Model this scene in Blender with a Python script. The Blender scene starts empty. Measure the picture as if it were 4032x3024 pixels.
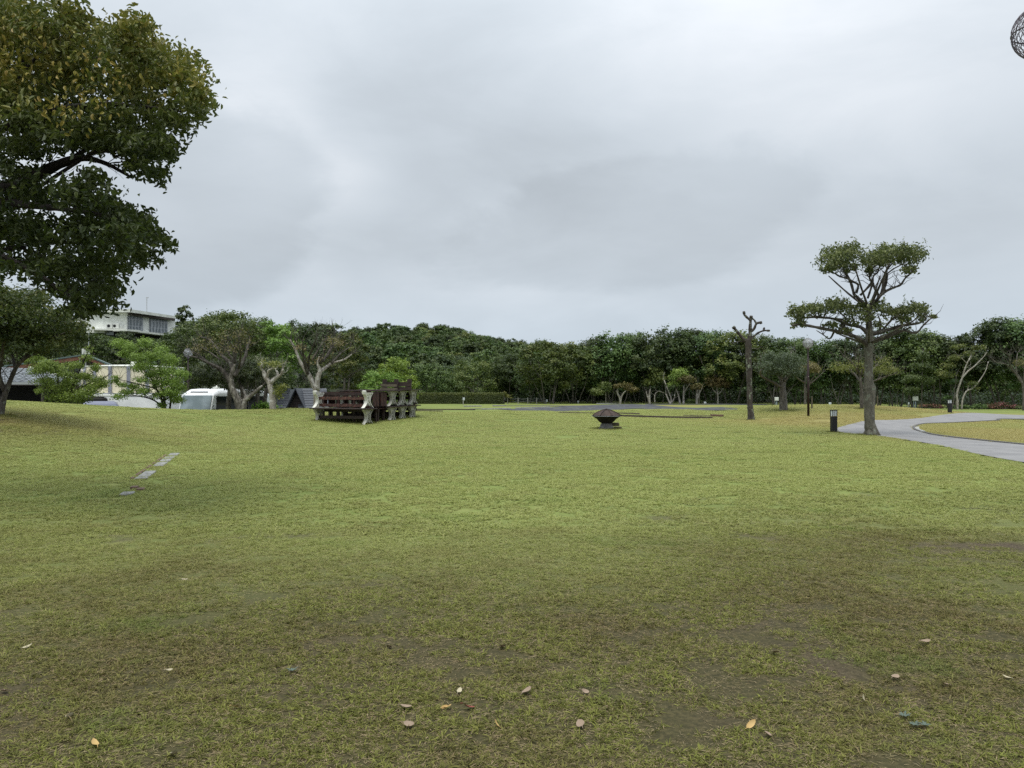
import bpy, math, random
import numpy as np
from mathutils import Vector, Matrix, Euler
PI = math.pi
R = math.radians
sc = bpy.context.scene
col = sc.collection
# ------------------------------------------------------------------ camera, sky, sun, exposure
F, CX, CY, HOR, CZ = 3136.0, 2016.0, 1512.0, 1552.0, 1.5
PITCH = math.atan((HOR - CY) / F)
cd = bpy.data.cameras.new('camera'); cam = bpy.data.objects.new('camera', cd); col.objects.link(cam)
cd.sensor_width = 36.0; cd.lens = 36.0 * F / 4032.0
cd.clip_start = 0.05; cd.clip_end = 6000
cam.location = (0, 0, CZ); cam.rotation_euler = (PI / 2 + PITCH, 0, 0)
sc.camera = cam
SUN_EL, SUN_AZ = 70.0, 205.0            # high, slightly behind-left of the camera
w = bpy.data.worlds.new('World'); sc.world = w; w.use_nodes = True
nt = w.node_tree; nt.nodes.clear(); N = nt.nodes.new; L = nt.links.new
def wmath(op, a, b=None, c=None, clamp=False):
    n = N('ShaderNodeMath'); n.operation = op; n.use_clamp = clamp
    for i, x in enumerate((a, b, c)):
        if x is None: continue
        if isinstance(x, (int, float)): n.inputs[i].default_value = x
        else: L(x, n.inputs[i])
    return n.outputs[0]
def wmix(f, a, b):
    n = N('ShaderNodeMix'); n.data_type = 'RGBA'
    for s, x in ((n.inputs[0], f), (n.inputs[6], a), (n.inputs[7], b)):
        if isinstance(x, (int, float)): s.default_value = x
        elif isinstance(x, tuple): s.default_value = (*x, 1)
        else: L(x, s)
    return n.outputs[2]
def wrange(v, a, b, c=0.0, d=1.0):
    n = N('ShaderNodeMapRange'); n.interpolation_type = 'SMOOTHSTEP'
    L(v, n.inputs[0])
    for i, x in enumerate((a, b, c, d)): n.inputs[i + 1].default_value = x
    return n.outputs[0]
out = N('ShaderNodeOutputWorld'); bg = N('ShaderNodeBackground')
sky = N('ShaderNodeTexSky'); sky.sky_type = 'NISHITA'; sky.sun_disc = False
sky.sun_elevation = R(SUN_EL); sky.sun_rotation = R(SUN_AZ); sky.dust_density = 2.0
sk = N('ShaderNodeVectorMath'); sk.operation = 'SCALE'; sk.inputs[3].default_value = 0.08; L(sky.outputs[0], sk.inputs[0])
tc = N('ShaderNodeTexCoord'); sep = N('ShaderNodeSeparateXYZ'); L(tc.outputs['Generated'], sep.inputs[0])
zc = wmath('MAXIMUM', sep.outputs[2], 0.0)
den = wmath('ADD', zc, 0.22)
px = wmath('DIVIDE', sep.outputs[0], den); py = wmath('DIVIDE', sep.outputs[1], den)
cmb = N('ShaderNodeCombineXYZ'); L(px, cmb.inputs[0]); L(py, cmb.inputs[1])
def noise(scale, det, rough, off, dist=0.0):
    m = N('ShaderNodeVectorMath'); m.operation = 'ADD'; m.inputs[1].default_value = off; L(cmb.outputs[0], m.inputs[0])
    n = N('ShaderNodeTexNoise'); n.inputs['Scale'].default_value = scale; n.inputs['Detail'].default_value = det
    n.inputs['Roughness'].default_value = rough; n.inputs['Distortion'].default_value = dist
    L(m.outputs[0], n.inputs['Vector']); return n.outputs[0]
n1 = wrange(noise(0.62, 4, 0.45, (3.1, 1.7, 0)), 0.30, 0.72)
n2 = wrange(noise(1.7, 6, 0.52, (9.3, 4.2, 0), 0.5), 0.36, 0.66)
def dirnoise(scale, det, rough, sc3, off=(0, 0, 0)):
    m = N('ShaderNodeMapping'); m.inputs['Scale'].default_value = sc3; m.inputs['Location'].default_value = off; m.inputs['Rotation'].default_value = (0, R(14), 0); L(tc.outputs['Generated'], m.inputs[0])
    n = N('ShaderNodeTexNoise'); n.inputs['Scale'].default_value = scale; n.inputs['Detail'].default_value = det; n.inputs['Roughness'].default_value = rough; n.inputs['Distortion'].default_value = .3
    L(m.outputs[0], n.inputs['Vector']); return n.outputs[0]
edge = wmath('SUBTRACT', dirnoise(5.0, 6, .55, (1, 1, 1.8)), 0.5)
def blob(u, v, rad, soft, wide=1.7, tilt=0.0):   # soft cloud mass in one direction of the sky, longer than it is high
    d = Vector(((u - CX) / F, 1.0, (HOR - v) / F)).normalized()
    a = N('ShaderNodeVectorMath'); a.operation = 'SUBTRACT'; a.inputs[1].default_value = d; L(tc.outputs['Generated'], a.inputs[0])
    m = N('ShaderNodeMapping'); m.vector_type = 'POINT'; m.inputs['Rotation'].default_value = (0, R(tilt), 0); L(a.outputs[0], m.inputs[0])
    sc_ = N('ShaderNodeVectorMath'); sc_.operation = 'MULTIPLY'; sc_.inputs[1].default_value = (1 / wide, 1 / wide, 1); L(m.outputs[0], sc_.inputs[0])
    b = N('ShaderNodeVectorMath'); b.operation = 'LENGTH'; L(sc_.outputs[0], b.inputs[0])
    dd = wmath('ADD', b.outputs['Value'], wmath('MULTIPLY', edge, rad * (1.25 if soft < .3 else .6 + .6 * soft)))
    return wmath('SUBTRACT', 1.0, wrange(dd, rad * (1 - soft), rad * (1 + soft * 0.6)))
lum = wmath('ADD', wmath('MULTIPLY_ADD', zc, 0.09, 0.522), wmath('MULTIPLY', wmath('MULTIPLY', zc, zc), wmath('MULTIPLY', zc, 1.15)))           # overcast: zenith about three times the horizon
f = wmath('ADD', wmath('MULTIPLY', n1, 0.06), wmath('MULTIPLY', n2, 0.02))
f = wmath('ADD', f, 0.82)
f = wmath('ADD', f, wmath('MULTIPLY', wrange(dirnoise(3.2, 6, .55, (1, 1, 2.8), (4.1, 0, 2.2)), .36, .66), .07))
for (u, v, r_, s, k, wd, ti) in ((2600, 60, .11, .8, .13, 1.8, 10), (3200, 400, .10, .9, .09, 1.8, 8), (1230, 640, .07, .9, .12, 1.3, 40), (980, 400, .06, .9, .15, 1.5, 30), (740, 820, .115, .22, -.12, 1.4, 25), (450, 60, .10, .8, -.03, 1.8, 0),
                      (1750, 430, .15, .6, -.11, 1.9, 12), (2450, 880, .085, .18, -.08, 2.6, 8), (1500, 900, .06, .5, -.04, 2.0, 0), (3800, 700, .10, .8, -.06, 2.0, 0), (1450, 740, .03, .7, .06, 2.5, -10), (2300, 600, .10, .9, -.04, 2.4, 15)):
    f = wmath('ADD', f, wmath('MULTIPLY', blob(u, v, r_, s, wd, ti), k))
colr = wmix(wrange(f, 0.78, 1.15), (0.86, 0.945, 1.025), (0.945, 0.985, 1.035))
colr = wmix(wrange(zc, 0.0, 0.2), (0.84, 0.965, 1.09), colr)
cs = N('ShaderNodeVectorMath'); cs.operation = 'SCALE'; L(colr, cs.inputs[0]); L(wmath('MULTIPLY', f, lum), cs.inputs[3])
L(wmix(0.95, sk.outputs[0], cs.outputs[0]), bg.inputs[0]); bg.inputs[1].default_value = 1.0
L(bg.outputs[0], out.inputs[0])
sd = bpy.data.lights.new('sun', 'SUN'); sun = bpy.data.objects.new('sun', sd); col.objects.link(sun)
sd.energy = 1.5; sd.angle = R(28); sd.color = (1.0, 0.97, 0.92)
sun.rotation_euler = (R(90 - SUN_EL), 0, R(180 - SUN_AZ) )
sc.view_settings.view_transform = 'Standard'; sc.view_settings.look = 'None'
sc.view_settings.exposure = 0.62; sc.view_settings.gamma = 1.0
sc.cycles.use_denoising = False
sc.cycles.max_bounces = 6; sc.cycles.diffuse_bounces = 3; sc.cycles.transparent_max_bounces = 6
RNG = np.random.default_rng(11)
# ------------------------------------------------------------------ helpers
def setp(o, label=None, cat=None, group=None, kind=None):
    if label: o['label'] = label
    if cat: o['category'] = cat
    if group: o['group'] = group
    if kind: o['kind'] = kind
    return o
def empty(name, loc=(0, 0, 0), rz=0.0, label=None, cat=None, group=None):
    o = bpy.data.objects.new(name, None); col.objects.link(o); o.location = loc; o.rotation_euler = (0, 0, rz)
    o.empty_display_size = 0.1
    return setp(o, label, cat, group)
def fast_mesh(name, V, Fc, mats=(), attrs=None, smooth=False, midx=None):
    """V (n,3); Fc an (m,k) int array or a list of such arrays; attrs: {name: per-face floats}"""
    if not isinstance(Fc, list): Fc = [Fc]
    Fc = [np.asarray(f, dtype=np.int32) for f in Fc if len(f)]
    me = bpy.data.meshes.new(name); V = np.asarray(V, dtype=np.float32)
    me.vertices.add(len(V)); me.vertices.foreach_set('co', V.ravel())
    tot = np.concatenate([np.full(len(f), f.shape[1], np.int32) for f in Fc])
    me.loops.add(int(tot.sum())); me.loops.foreach_set('vertex_index', np.concatenate([f.ravel() for f in Fc]))
    me.polygons.add(len(tot)); st = np.concatenate(([0], np.cumsum(tot)[:-1])).astype(np.int32)
    me.polygons.foreach_set('loop_start', st)
    try: me.polygons.foreach_set('loop_total', tot)
    except Exception: pass
    for m in mats: me.materials.append(m)
    if midx is not None: me.polygons.foreach_set('material_index', np.asarray(midx, np.int32))
    me.polygons.foreach_set('use_smooth', np.full(len(tot), smooth, bool))
    for k, a in (attrs or {}).items():
        dom = 'FACE' if len(a) == len(tot) else 'POINT'
        at_ = me.attributes.new(k, 'FLOAT', dom); at_.data.foreach_set('value', np.asarray(a, np.float32))
    me.update(calc_edges=True); me.validate()
    return me
def link(name, me, parent=None, loc=None, rot=None):
    o = bpy.data.objects.new(name, me); col.objects.link(o)
    if parent is not None: o.parent = parent
    if loc is not None: o.location = loc
    if rot is not None: o.rotation_euler = rot
    return o
class MB:
    """collects simple solids into one mesh"""
    def __init__(s): s.v = []; s.f = []; s.m = []
    def add(s, vs, fs, m=0):
        b = len(s.v); s.v += [tuple(map(float, v)) for v in vs]; s.f += [tuple(i + b for i in f) for f in fs]; s.m += [m] * len(fs); return s
    def box(s, c, d, rot=None, m=0, taper=1.0, bev=0.0):
        M = Euler(rot).to_matrix() if rot else Matrix.Identity(3); c = Vector(c); hx, hy, hz = d[0] / 2, d[1] / 2, d[2] / 2
        if bev <= 0:
            vs = [(x * hx * (taper if z > 0 else 1), y * hy * (taper if z > 0 else 1), z * hz) for z in (-1, 1) for x, y in ((-1, -1), (1, -1), (1, 1), (-1, 1))]
            fs = [(3, 2, 1, 0), (4, 5, 6, 7), (0, 1, 5, 4), (1, 2, 6, 5), (2, 3, 7, 6), (3, 0, 4, 7)]
            return s.add([c + M @ Vector(v) for v in vs], fs, m)
        b = min(bev, hx * .9, hy * .9, hz * .9); vs = []
        for (x, y, z) in ((hx - b, hy - b, hz), (hx, hy - b, hz - b), (hx - b, hy, hz - b)):
            for sx in (-1, 1):
                for sy in (-1, 1):
                    for sz in (-1, 1): vs.append((x * sx, y * sy, z * sz))
        import itertools
        bm_ = bmesh_hull(vs)
        return s.add([c + M @ Vector(v) for v in bm_[0]], bm_[1], m)
    def tube(s, pts, rad, n=8, m=0, cap=True):
        pts = [Vector(p) for p in pts]; rs = rad if hasattr(rad, '__len__') else [rad] * len(pts); vs = []; fs = []; up = None
        for i, p in enumerate(pts):
            t = (pts[min(i + 1, len(pts) - 1)] - pts[max(i - 1, 0)]).normalized()
            if up is None: up = Vector((0, 0, 1)) if abs(t.z) < .9 else Vector((1, 0, 0))
            a = t.cross(up).normalized(); b = a.cross(t).normalized(); up = b
            for k in range(n):
                q = 2 * PI * k / n; vs.append(p + (a * math.cos(q) + b * math.sin(q)) * rs[i])
        for i in range(len(pts) - 1):
            for k in range(n): fs.append((i * n + k, i * n + (k + 1) % n, (i + 1) * n + (k + 1) % n, (i + 1) * n + k))
        if cap: fs.append(tuple(range(n - 1, -1, -1))); fs.append(tuple(len(vs) - n + k for k in range(n)))
        return s.add(vs, fs, m)
    def lathe(s, prof, c=(0, 0, 0), n=24, m=0, rot0=0.0):
        vs = []; fs = []
        for r_, z in prof:
            for k in range(n):
                q = rot0 + 2 * PI * k / n; vs.append((c[0] + r_ * math.cos(q), c[1] + r_ * math.sin(q), c[2] + z))
        for i in range(len(prof) - 1):
            for k in range(n): fs.append((i * n + k, i * n + (k + 1) % n, (i + 1) * n + (k + 1) % n, (i + 1) * n + k))
        fs.append(tuple(range(n - 1, -1, -1))); fs.append(tuple(len(vs) - n + k for k in range(n)))
        return s.add(vs, fs, m)
    def prism(s, poly, y0, y1, m=0):      # polygon in (x,z), extruded along y
        n = len(poly); vs = [(x, y0, z) for x, z in poly] + [(x, y1, z) for x, z in poly]
        fs = [tuple(range(n)), tuple(range(2 * n - 1, n - 1, -1))] + [(i + n, (i + 1) % n + n, (i + 1) % n, i) for i in range(n)]
        return s.add(vs, fs, m)
    def mesh(s, name, *mats, smooth=False):
        me = bpy.data.meshes.new(name); me.from_pydata(s.v, [], s.f)
        for m in mats: me.materials.append(m)
        if len(mats) > 1: me.polygons.foreach_set('material_index', s.m)
        if smooth:
            me.polygons.foreach_set('use_smooth', [True] * len(me.polygons))
        me.update(); return me
    def build(s, name, mats, parent=None, loc=None, rot=None, smooth=False):
        if not isinstance(mats, (tuple, list)): mats = (mats,)
        return link(name, s.mesh(name, *mats, smooth=smooth), parent, loc, rot)
def bmesh_hull(vs):
    import bmesh
    bm = bmesh.new()
    for v in vs: bm.verts.new(v)
    bmesh.ops.convex_hull(bm, input=bm.verts); bmesh.ops.dissolve_limit(bm, angle_limit=0.02, verts=bm.verts, edges=bm.edges)
    bmesh.ops.recalc_face_normals(bm, faces=bm.faces)
    bm.verts.index_update(); r_ = ([tuple(v.co) for v in bm.verts], [tuple(v.index for v in f.verts) for f in bm.faces]); bm.free(); return r_
def ray(u, v):
    c, s = math.cos(PITCH), math.sin(PITCH); xc, yc = (u - CX) / F, (CY - v) / F
    y = c - yc * s; z = s + yc * c; return xc / y, z / y          # per metre of depth
def at(u, v, D):
    x, z = ray(u, v); return Vector((x * D, D, CZ + z * D))
def vnoise(x, y, scale, seed=0):
    x = np.asarray(x, float) / scale; y = np.asarray(y, float) / scale; xi = np.floor(x).astype(int); yi = np.floor(y).astype(int); fx = x - xi; fy = y - yi
    fx = fx * fx * (3 - 2 * fx); fy = fy * fy * (3 - 2 * fy)
    def h(a, b):
        n = (a * 374761393 + b * 668265263 + seed * 982451653) & 0x7fffffff; n = ((n ^ (n >> 13)) * 1274126177) & 0x7fffffff; return ((n ^ (n >> 16)) & 0xffff) / 65535.0
    return (h(xi, yi) * (1 - fx) + h(xi + 1, yi) * fx) * (1 - fy) + (h(xi, yi + 1) * (1 - fx) + h(xi + 1, yi + 1) * fx) * fy
def fnoise(x, y, scale, seed=0, octv=3):
    s = 0; a = 1; t = 0
    for k in range(octv): s = s + a * vnoise(x, y, scale / 2 ** k, seed + k * 7); t += a; a *= .55
    return s / t
def sstep(a, b, x):
    t = np.clip((np.asarray(x, float) - a) / (b - a), 0, 1); return t * t * (3 - 2 * t)
# ------------------------------------------------------------------ ground height: thin plate through measured points
ctl = []
def cp(u, v, D, dz=0): p = at(u, v, D); ctl.append((p.x, p.y, p.z + dz))
for x in (-9, -4, 0, 4, 9):
    for y in (-6, 0, 5, 11): ctl.append((x, y, 0.0))
for a in ((0, 1578, 30), (340, 1602, 34), (633, 1622, 36.5), (800, 1624, 37.5), (1000, 1616, 38), (1240, 1613, 40), (0, 1637, 23), (1235, 1665, 33.5), (1600, 1662, 34),
          (2390, 1693, 31), (1650, 1592, 98), (1990, 1591, 98), (2400, 1590, 98), (2900, 1590, 98), (3600, 1607, 88), (4032, 1607, 88), (3150, 1593, 60), (2950, 1599, 60),
          (3450, 1597, 58), (2955, 1656, 44), (3183, 1642, 42), (3085, 1617, 50), (3740, 1626, 64), (2100, 1620, 62), (2600, 1614, 66), (2000, 1760, 23)): cp(*a)
for a in ((-25, 20, 1.1), (-32, 34, 1.0), (-15, 12, .45), (-9, 20, .2), (-12, 27, .4), (13, 17.4, 0), (15, 25, 0), (9, 23, 0), (12, 29, 0), (18, 35, 0), (25, 45, 0), (31, 50, 0), (36, 57, 0), (20, 12, 0), (30, 30, 0), (45, 40, 0), (20, 42, 0.1), (40, 70, 0),
          (-18, 44, -.85), (-12, 46, -.8), (-25, 42, -.85), (-32, 44, -.8), (-20, 55, -.8), (-35, 58, -.8), (-12, 62, -.8), (-45, 60, -.8), (-22, 72, -.7), (-14, 80, -.3), (-45, 40, -.5), (5, 44, .25), (-4, 50, .3), (-2, 75, .22),
          (0, 130, .3), (50, 120, .2), (-60, 110, 0), (80, 60, 0), (70, 0, 0), (-60, 0, .3), (0, -30, 0), (-40, -20, 0), (40, -20, 0)): ctl.append(a)
ctl = np.array(ctl, float)
_S = 20.0
def _k(r2): return np.where(r2 > 1e-12, r2 * np.log(np.maximum(r2, 1e-12)) * .5, 0.0)
P0 = ctl[:, :2] / _S; n_ = len(P0)
K = _k(((P0[:, None] - P0[None]) ** 2).sum(-1)) + np.eye(n_) * 2e-3
A_ = np.zeros((n_ + 3, n_ + 3)); A_[:n_, :n_] = K; A_[:n_, n_] = 1; A_[:n_, n_ + 1:] = P0; A_[n_, :n_] = 1; A_[n_ + 1:, :n_] = P0.T
NC = n_
W_ = np.linalg.solve(A_, np.concatenate([ctl[:, 2], [0, 0, 0]]))
def G(x, y):
    x = np.atleast_1d(np.asarray(x, float)); y = np.atleast_1d(np.asarray(y, float)); sh = x.shape; xf = x.ravel(); yf = y.ravel(); z = np.zeros(len(xf))
    for i in range(0, len(xf), 20000):
        q = np.stack([np.clip(xf[i:i + 20000], -70, 90), np.clip(yf[i:i + 20000], -40, 135)], 1) / _S
        z[i:i + 20000] = _k(((q[:, None] - P0[None]) ** 2).sum(-1)) @ W_[:NC] + W_[NC] + q @ W_[NC + 1:]
    ou = np.maximum(np.abs(xf) - 55, 0); z = z * (1 - sstep(0, 25, ou)) + (-.2) * sstep(0, 25, ou)
    return z.reshape(sh)
def g(x, y): return float(G(x, y)[0])
def gnd(u, v, dmin=2.0, dmax=110.0):      # where the view line of a photo pixel meets the lawn
    rx, rz = ray(u, v); D = np.arange(dmin, dmax, .1); h = CZ + rz * D - G(rx * D, D); k = np.where(h <= 0)[0]
    d = D[k[0]] if len(k) else dmax
    return Vector((rx * d, d, g(rx * d, d)))
def on(x, y): return Vector((x, y, g(x, y)))
# ------------------------------------------------------------------ materials
def nodes(name):
    m = bpy.data.materials.new(name); m.use_nodes = True; t = m.node_tree; t.nodes.clear(); o = t.nodes.new('ShaderNodeOutputMaterial'); return m, t, o
class NB:
    def __init__(s, name): s.m, s.t, s.o = nodes(name)
    def n(s, ty, **kw):
        x = s.t.nodes.new(ty)
        for k, v in kw.items(): setattr(x, k, v)
        return x
    def l(s, a, b): s.t.links.new(a, b)
    def val(s, sock, x):
        if x is None: return
        if isinstance(x, (int, float)): sock.default_value = x
        elif isinstance(x, tuple): sock.default_value = (*x, 1) if len(x) == 3 and sock.type == 'RGBA' else x
        else: s.l(x, sock)
    def mix(s, f, a, b, mode='MIX'):
        x = s.n('ShaderNodeMix', data_type='RGBA', blend_type=mode); s.val(x.inputs[0], f); s.val(x.inputs[6], a); s.val(x.inputs[7], b); return x.outputs[2]
    def math(s, op, a, b=None, clamp=False):
        x = s.n('ShaderNodeMath', operation=op, use_clamp=clamp); s.val(x.inputs[0], a); s.val(x.inputs[1], b); return x.outputs[0]
    def rng(s, v, a, b, c=0.0, d=1.0):
        x = s.n('ShaderNodeMapRange', interpolation_type='SMOOTHSTEP'); s.l(v, x.inputs[0])
        for i, k in enumerate((a, b, c, d)): x.inputs[i + 1].default_value = k
        return x.outputs[0]
    def coord(s, world=False, scale=None):
        c = s.n('ShaderNodeNewGeometry').outputs['Position'] if world else s.n('ShaderNodeTexCoord').outputs['Object']
        if scale:
            x = s.n('ShaderNodeMapping'); x.inputs[3].default_value = scale; s.l(c, x.inputs[0]); c = x.outputs[0]
        return c
    def noise(s, scale, det=4, rough=.55, co=None, dist=0):
        x = s.n('ShaderNodeTexNoise'); x.inputs['Scale'].default_value = scale; x.inputs['Detail'].default_value = det; x.inputs['Roughness'].default_value = rough; x.inputs['Distortion'].default_value = dist
        s.l(co if co is not None else s.coord(), x.inputs['Vector']); return x.outputs[0]
    def attr(s, nm): return s.n('ShaderNodeAttribute', attribute_name=nm).outputs['Fac']
    def ramp(s, f, stops):
        x = s.n('ShaderNodeValToRGB'); e = x.color_ramp.elements
        while len(e) < len(stops): e.new(.5)
        for i, (p, c) in enumerate(stops): e[i].position = p; e[i].color = (*c, 1)
        s.l(f, x.inputs[0]); return x.outputs[0]
    def bump(s, h, strength=.3, dist=.02):
        x = s.n('ShaderNodeBump'); x.inputs['Strength'].default_value = strength; x.inputs['Distance'].default_value = dist; s.l(h, x.inputs['Height']); return x.outputs[0]
    def bsdf(s, c, rough=.6, metal=0, nrm=None, spec=.4, **kw):
        x = s.n('ShaderNodeBsdfPrincipled'); s.val(x.inputs['Base Color'], c); s.val(x.inputs['Roughness'], rough); x.inputs['Metallic'].default_value = metal; x.inputs['Specular IOR Level'].default_value = spec
        for k, v in kw.items(): s.val(x.inputs[k.replace('_', ' ')], v)
        if nrm is not None: s.l(nrm, x.inputs['Normal'])
        s.l(x.outputs[0], s.o.inputs[0]); return x
def simple(name, c, rough=.6, metal=0.0, var=.15, scale=6.0, bump=.1, spec=.4, **kw):
    b = NB(name); n = b.noise(scale, 5, .6)
    cc = b.mix(b.rng(n, .3, .7), tuple(x * (1 - var) for x in c), tuple(min(1, x * (1 + var)) for x in c))
    r2 = b.n('ShaderNodeObjectInfo').outputs['Random']
    cc = b.mix(b.math('MULTIPLY', r2, .25), cc, tuple(x * .7 for x in c))
    b.bsdf(cc, rough, metal, b.bump(b.noise(scale * 6, 4, .6), bump, .01) if bump else None, spec, **kw); return b.m
def leafmat(name, cols, trans=.28, objvar=.35, patch=None, rough=.5, spec=.3):
    b = NB(name); a = b.attr('rnd')
    st = [(i / (len(cols) - 1), c) for i, c in enumerate(cols)]
    c = b.ramp(a, st)
    oi = b.n('ShaderNodeObjectInfo').outputs['Random']
    hs = b.n('ShaderNodeHueSaturation'); b.l(c, hs.inputs['Color'])
    b.l(b.math('ADD', b.math('MULTIPLY', oi, objvar), 1 - objvar / 2), hs.inputs['Value'])
    b.l(b.math('ADD', b.math('MULTIPLY', b.math('FRACT', b.math('MULTIPLY', oi, 7.31)), .035), .485), hs.inputs['Hue'])
    c = hs.outputs[0]
    if patch: c = b.mix(b.rng(b.noise(patch[1], 2, .5, b.coord(True)), patch[2], patch[3]), c, patch[0])
    p = b.bsdf(c, rough, 0, None, spec)
    tr = b.n('ShaderNodeBsdfTranslucent'); b.l(b.mix(.5, c, (.10, .16, .02)), tr.inputs[0])
    mx = b.n('ShaderNodeMixShader'); mx.inputs[0].default_value = trans; b.l(p.outputs[0], mx.inputs[1]); b.l(tr.outputs[0], mx.inputs[2]); b.l(mx.outputs[0], b.o.inputs[0]); return b.m
def bark(name, c1, c2, lich=None, amount=.5, rough=.85, vs=1.0):
    b = NB(name); n = b.noise(3.0, 6, .7, b.coord(True, (2.2, 2.2, .7)), .4)
    c = b.mix(b.rng(n, .35, .65), c1, c2)
    if lich:
        l2 = b.rng(b.noise(5.5, 5, .6, b.coord(True, (1, 1, .8))), .62 - .2 * amount, .70 - .15 * amount); c = b.mix(b.math('MULTIPLY', l2, .85), c, lich)
    d = b.rng(b.noise(16, 3, .5, b.coord(True)), .60, .70); c = b.mix(b.math('MULTIPLY', d, .5), c, tuple(x * .3 for x in c1))
    b.bsdf(c, rough, 0, b.bump(b.noise(14, 6, .7, b.coord(True, (2, 2, .6))), .7, .03), .25); return b.m
M = {}
M['leaf_big'] = leafmat('evergreen leaves turning', [(.024, .040, .013), (.060, .082, .022), (.12, .145, .034), (.29, .26, .052)], .28, .0)
M['leaf_second'] = leafmat('olive evergreen leaves', [(.020, .034, .012), (.042, .064, .019), (.075, .095, .026), (.14, .14, .036)], .25, .0)
M['leaf_yellow'] = leafmat('yellow leaves', [(.17, .16, .03), (.26, .21, .04), (.36, .27, .06)], .3, .25)
M['leaf_dark'] = leafmat('dark evergreen leaves', [(.020, .034, .013), (.036, .058, .020), (.064, .090, .028), (.105, .132, .038)], .22, .5)
M['leaf_shade'] = leafmat('shade darkened leaves', [(.012, .020, .009), (.020, .034, .013), (.032, .050, .018)], .15, .3)  # undergrowth green darkened: the deep shade under the wood is in the colour
M['leaf_wood'] = leafmat('woodland leaves', [(.026, .046, .015), (.048, .080, .023), (.082, .125, .034), (.130, .175, .048)], .25, .7)
M['leaf_olive'] = leafmat('olive leaves', [(.040, .058, .016), (.075, .100, .026), (.125, .150, .036), (.19, .195, .052)], .28, .5)
M['leaf_bright'] = leafmat('fresh maple leaves', [(.085, .14, .028), (.14, .22, .038), (.20, .30, .05), (.26, .34, .07)], .35, .3)
M['leaf_pale'] = leafmat('pollard leaves pale tips', [(.030, .046, .018), (.060, .078, .028), (.11, .12, .045), (.26, .28, .12)], .28, .2)
M['leaf_bronze'] = leafmat('bronze leaves', [(.060, .060, .022), (.11, .09, .032), (.15, .115, .045), (.16, .16, .045)], .2, .4)
M['leaf_grey'] = leafmat('grey green leaves', [(.045, .062, .032), (.075, .098, .05), (.11, .135, .07)], .22, .3)
M['leaf_yg'] = leafmat('yellow green leaves', [(.08, .09, .02), (.15, .16, .03), (.22, .22, .045)], .3, .3)
M['hedge'] = leafmat('hedge leaves', [(.035, .05, .014), (.07, .09, .022), (.12, .14, .03)], .2, .2)
M['azalea'] = leafmat('azalea bloom', [(.03, .05, .02), (.05, .07, .025), (.14, .045, .04), (.26, .08, .09)], .2, .2)
M['bark_dark'] = bark('dark wet bark', (.018, .015, .013), (.045, .038, .032), (.09, .10, .08), .1)
M['bark_grey'] = bark('grey lichened bark', (.075, .070, .055), (.15, .14, .11), (.20, .22, .17), .35)
M['bark_limb'] = bark('dark limb bark', (.045, .038, .032), (.11, .098, .082), (.20, .21, .17), .15)
M['bark_pale'] = bark('pale blotched bark', (.085, .075, .062), (.22, .20, .165), (.40, .38, .33), .45)
M['bark_dead'] = bark('dead tree bark', (.030, .025, .021), (.075, .064, .053), (.22, .25, .18), .35)
M['bark_wood'] = bark('woodland bark', (.07, .062, .05), (.15, .135, .115), (.22, .21, .18), .3)
M['bark_cut'] = bark('pollard bark', (.20, .175, .14), (.40, .37, .32), (.55, .53, .48), .5)
M['white'] = simple('white paint', (.74, .75, .74), .45, var=.04, bump=.03)
M['coach'] = simple('white coachwork', (.80, .81, .82), .22, var=.02, bump=0, spec=.5)
M['glass'] = simple('dark tinted glass', (.012, .015, .016), .06, var=.1, bump=0, spec=.6)
b = NB('windscreen glass'); b.bsdf(b.mix(b.rng(b.noise(1.1, 3, .5), .4, .6), (.13, .17, .18), (.22, .27, .29)), .08, 0, None, .7); M['screen'] = b.m  # mottled grey-blue reflection put into the glass colour
b = NB('curtained glass'); wv = b.n('ShaderNodeTexWave'); wv.inputs['Scale'].default_value = 1.6; wv.inputs['Distortion'].default_value = 3; b.l(b.coord(), wv.inputs['Vector'])
b.bsdf(b.mix(b.rng(wv.outputs[1], .2, .9), (.12, .14, .155), (.30, .32, .34)), .2, 0, None, .5); M['curtain'] = b.m
M['black'] = simple('black plastic', (.012, .012, .013), .4, var=.2, bump=.03)
M['blackpaint'] = simple('black satin post', (.010, .010, .011), .55, var=.3, bump=.06)
M['frost'] = simple('frosted lamp panel', (.72, .76, .78), .3, var=.05, bump=0)
M['render'] = simple('weathered white render', (.78, .79, .75), .85, var=.10, scale=1.3, bump=.1)
M['slabw'] = simple('pale concrete slab', (.68, .69, .62), .8, var=.14, scale=1.2)
M['alu'] = simple('aluminium frame', (.42, .43, .44), .4, .6, var=.05, bump=0)
M['cream'] = simple('cream tank panel', (.80, .73, .54), .55, var=.05, scale=.8, bump=.03)
M['strap'] = simple('grey steel strap', (.30, .31, .36), .5, .3, var=.12)
M['tile'] = simple('grey roof tile', (.15, .165, .175), .6, var=.35, scale=1.1, bump=.2)
M['tile2'] = simple('dark slate shingle', (.060, .066, .076), .6, var=.25, scale=6, bump=.3)
M['fascia'] = simple('red brown fascia', (.15, .065, .035), .6, var=.25, scale=3)
M['greenroof'] = simple('green roof sheet', (.09, .13, .12), .5, var=.15)
M['darkwood'] = simple('dark stained timber', (.030, .017, .014), .55, var=.5, scale=4, bump=.3)
M['redwood'] = simple('red brown painted timber', (.040, .015, .012), .55, var=.6, scale=5, bump=.3)
M['concrete'] = simple('cast concrete', (.40, .39, .34), .8, var=.22, scale=7, bump=.4)
M['concw'] = simple('white painted concrete', (.62, .61, .54), .7, var=.12, scale=5, bump=.3)
M['rail'] = simple('worn red rail', (.075, .033, .024), .6, var=.8, scale=9, bump=.3)
M['brownwall'] = simple('brown timber wall', (.055, .045, .036), .8, var=.3)
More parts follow.
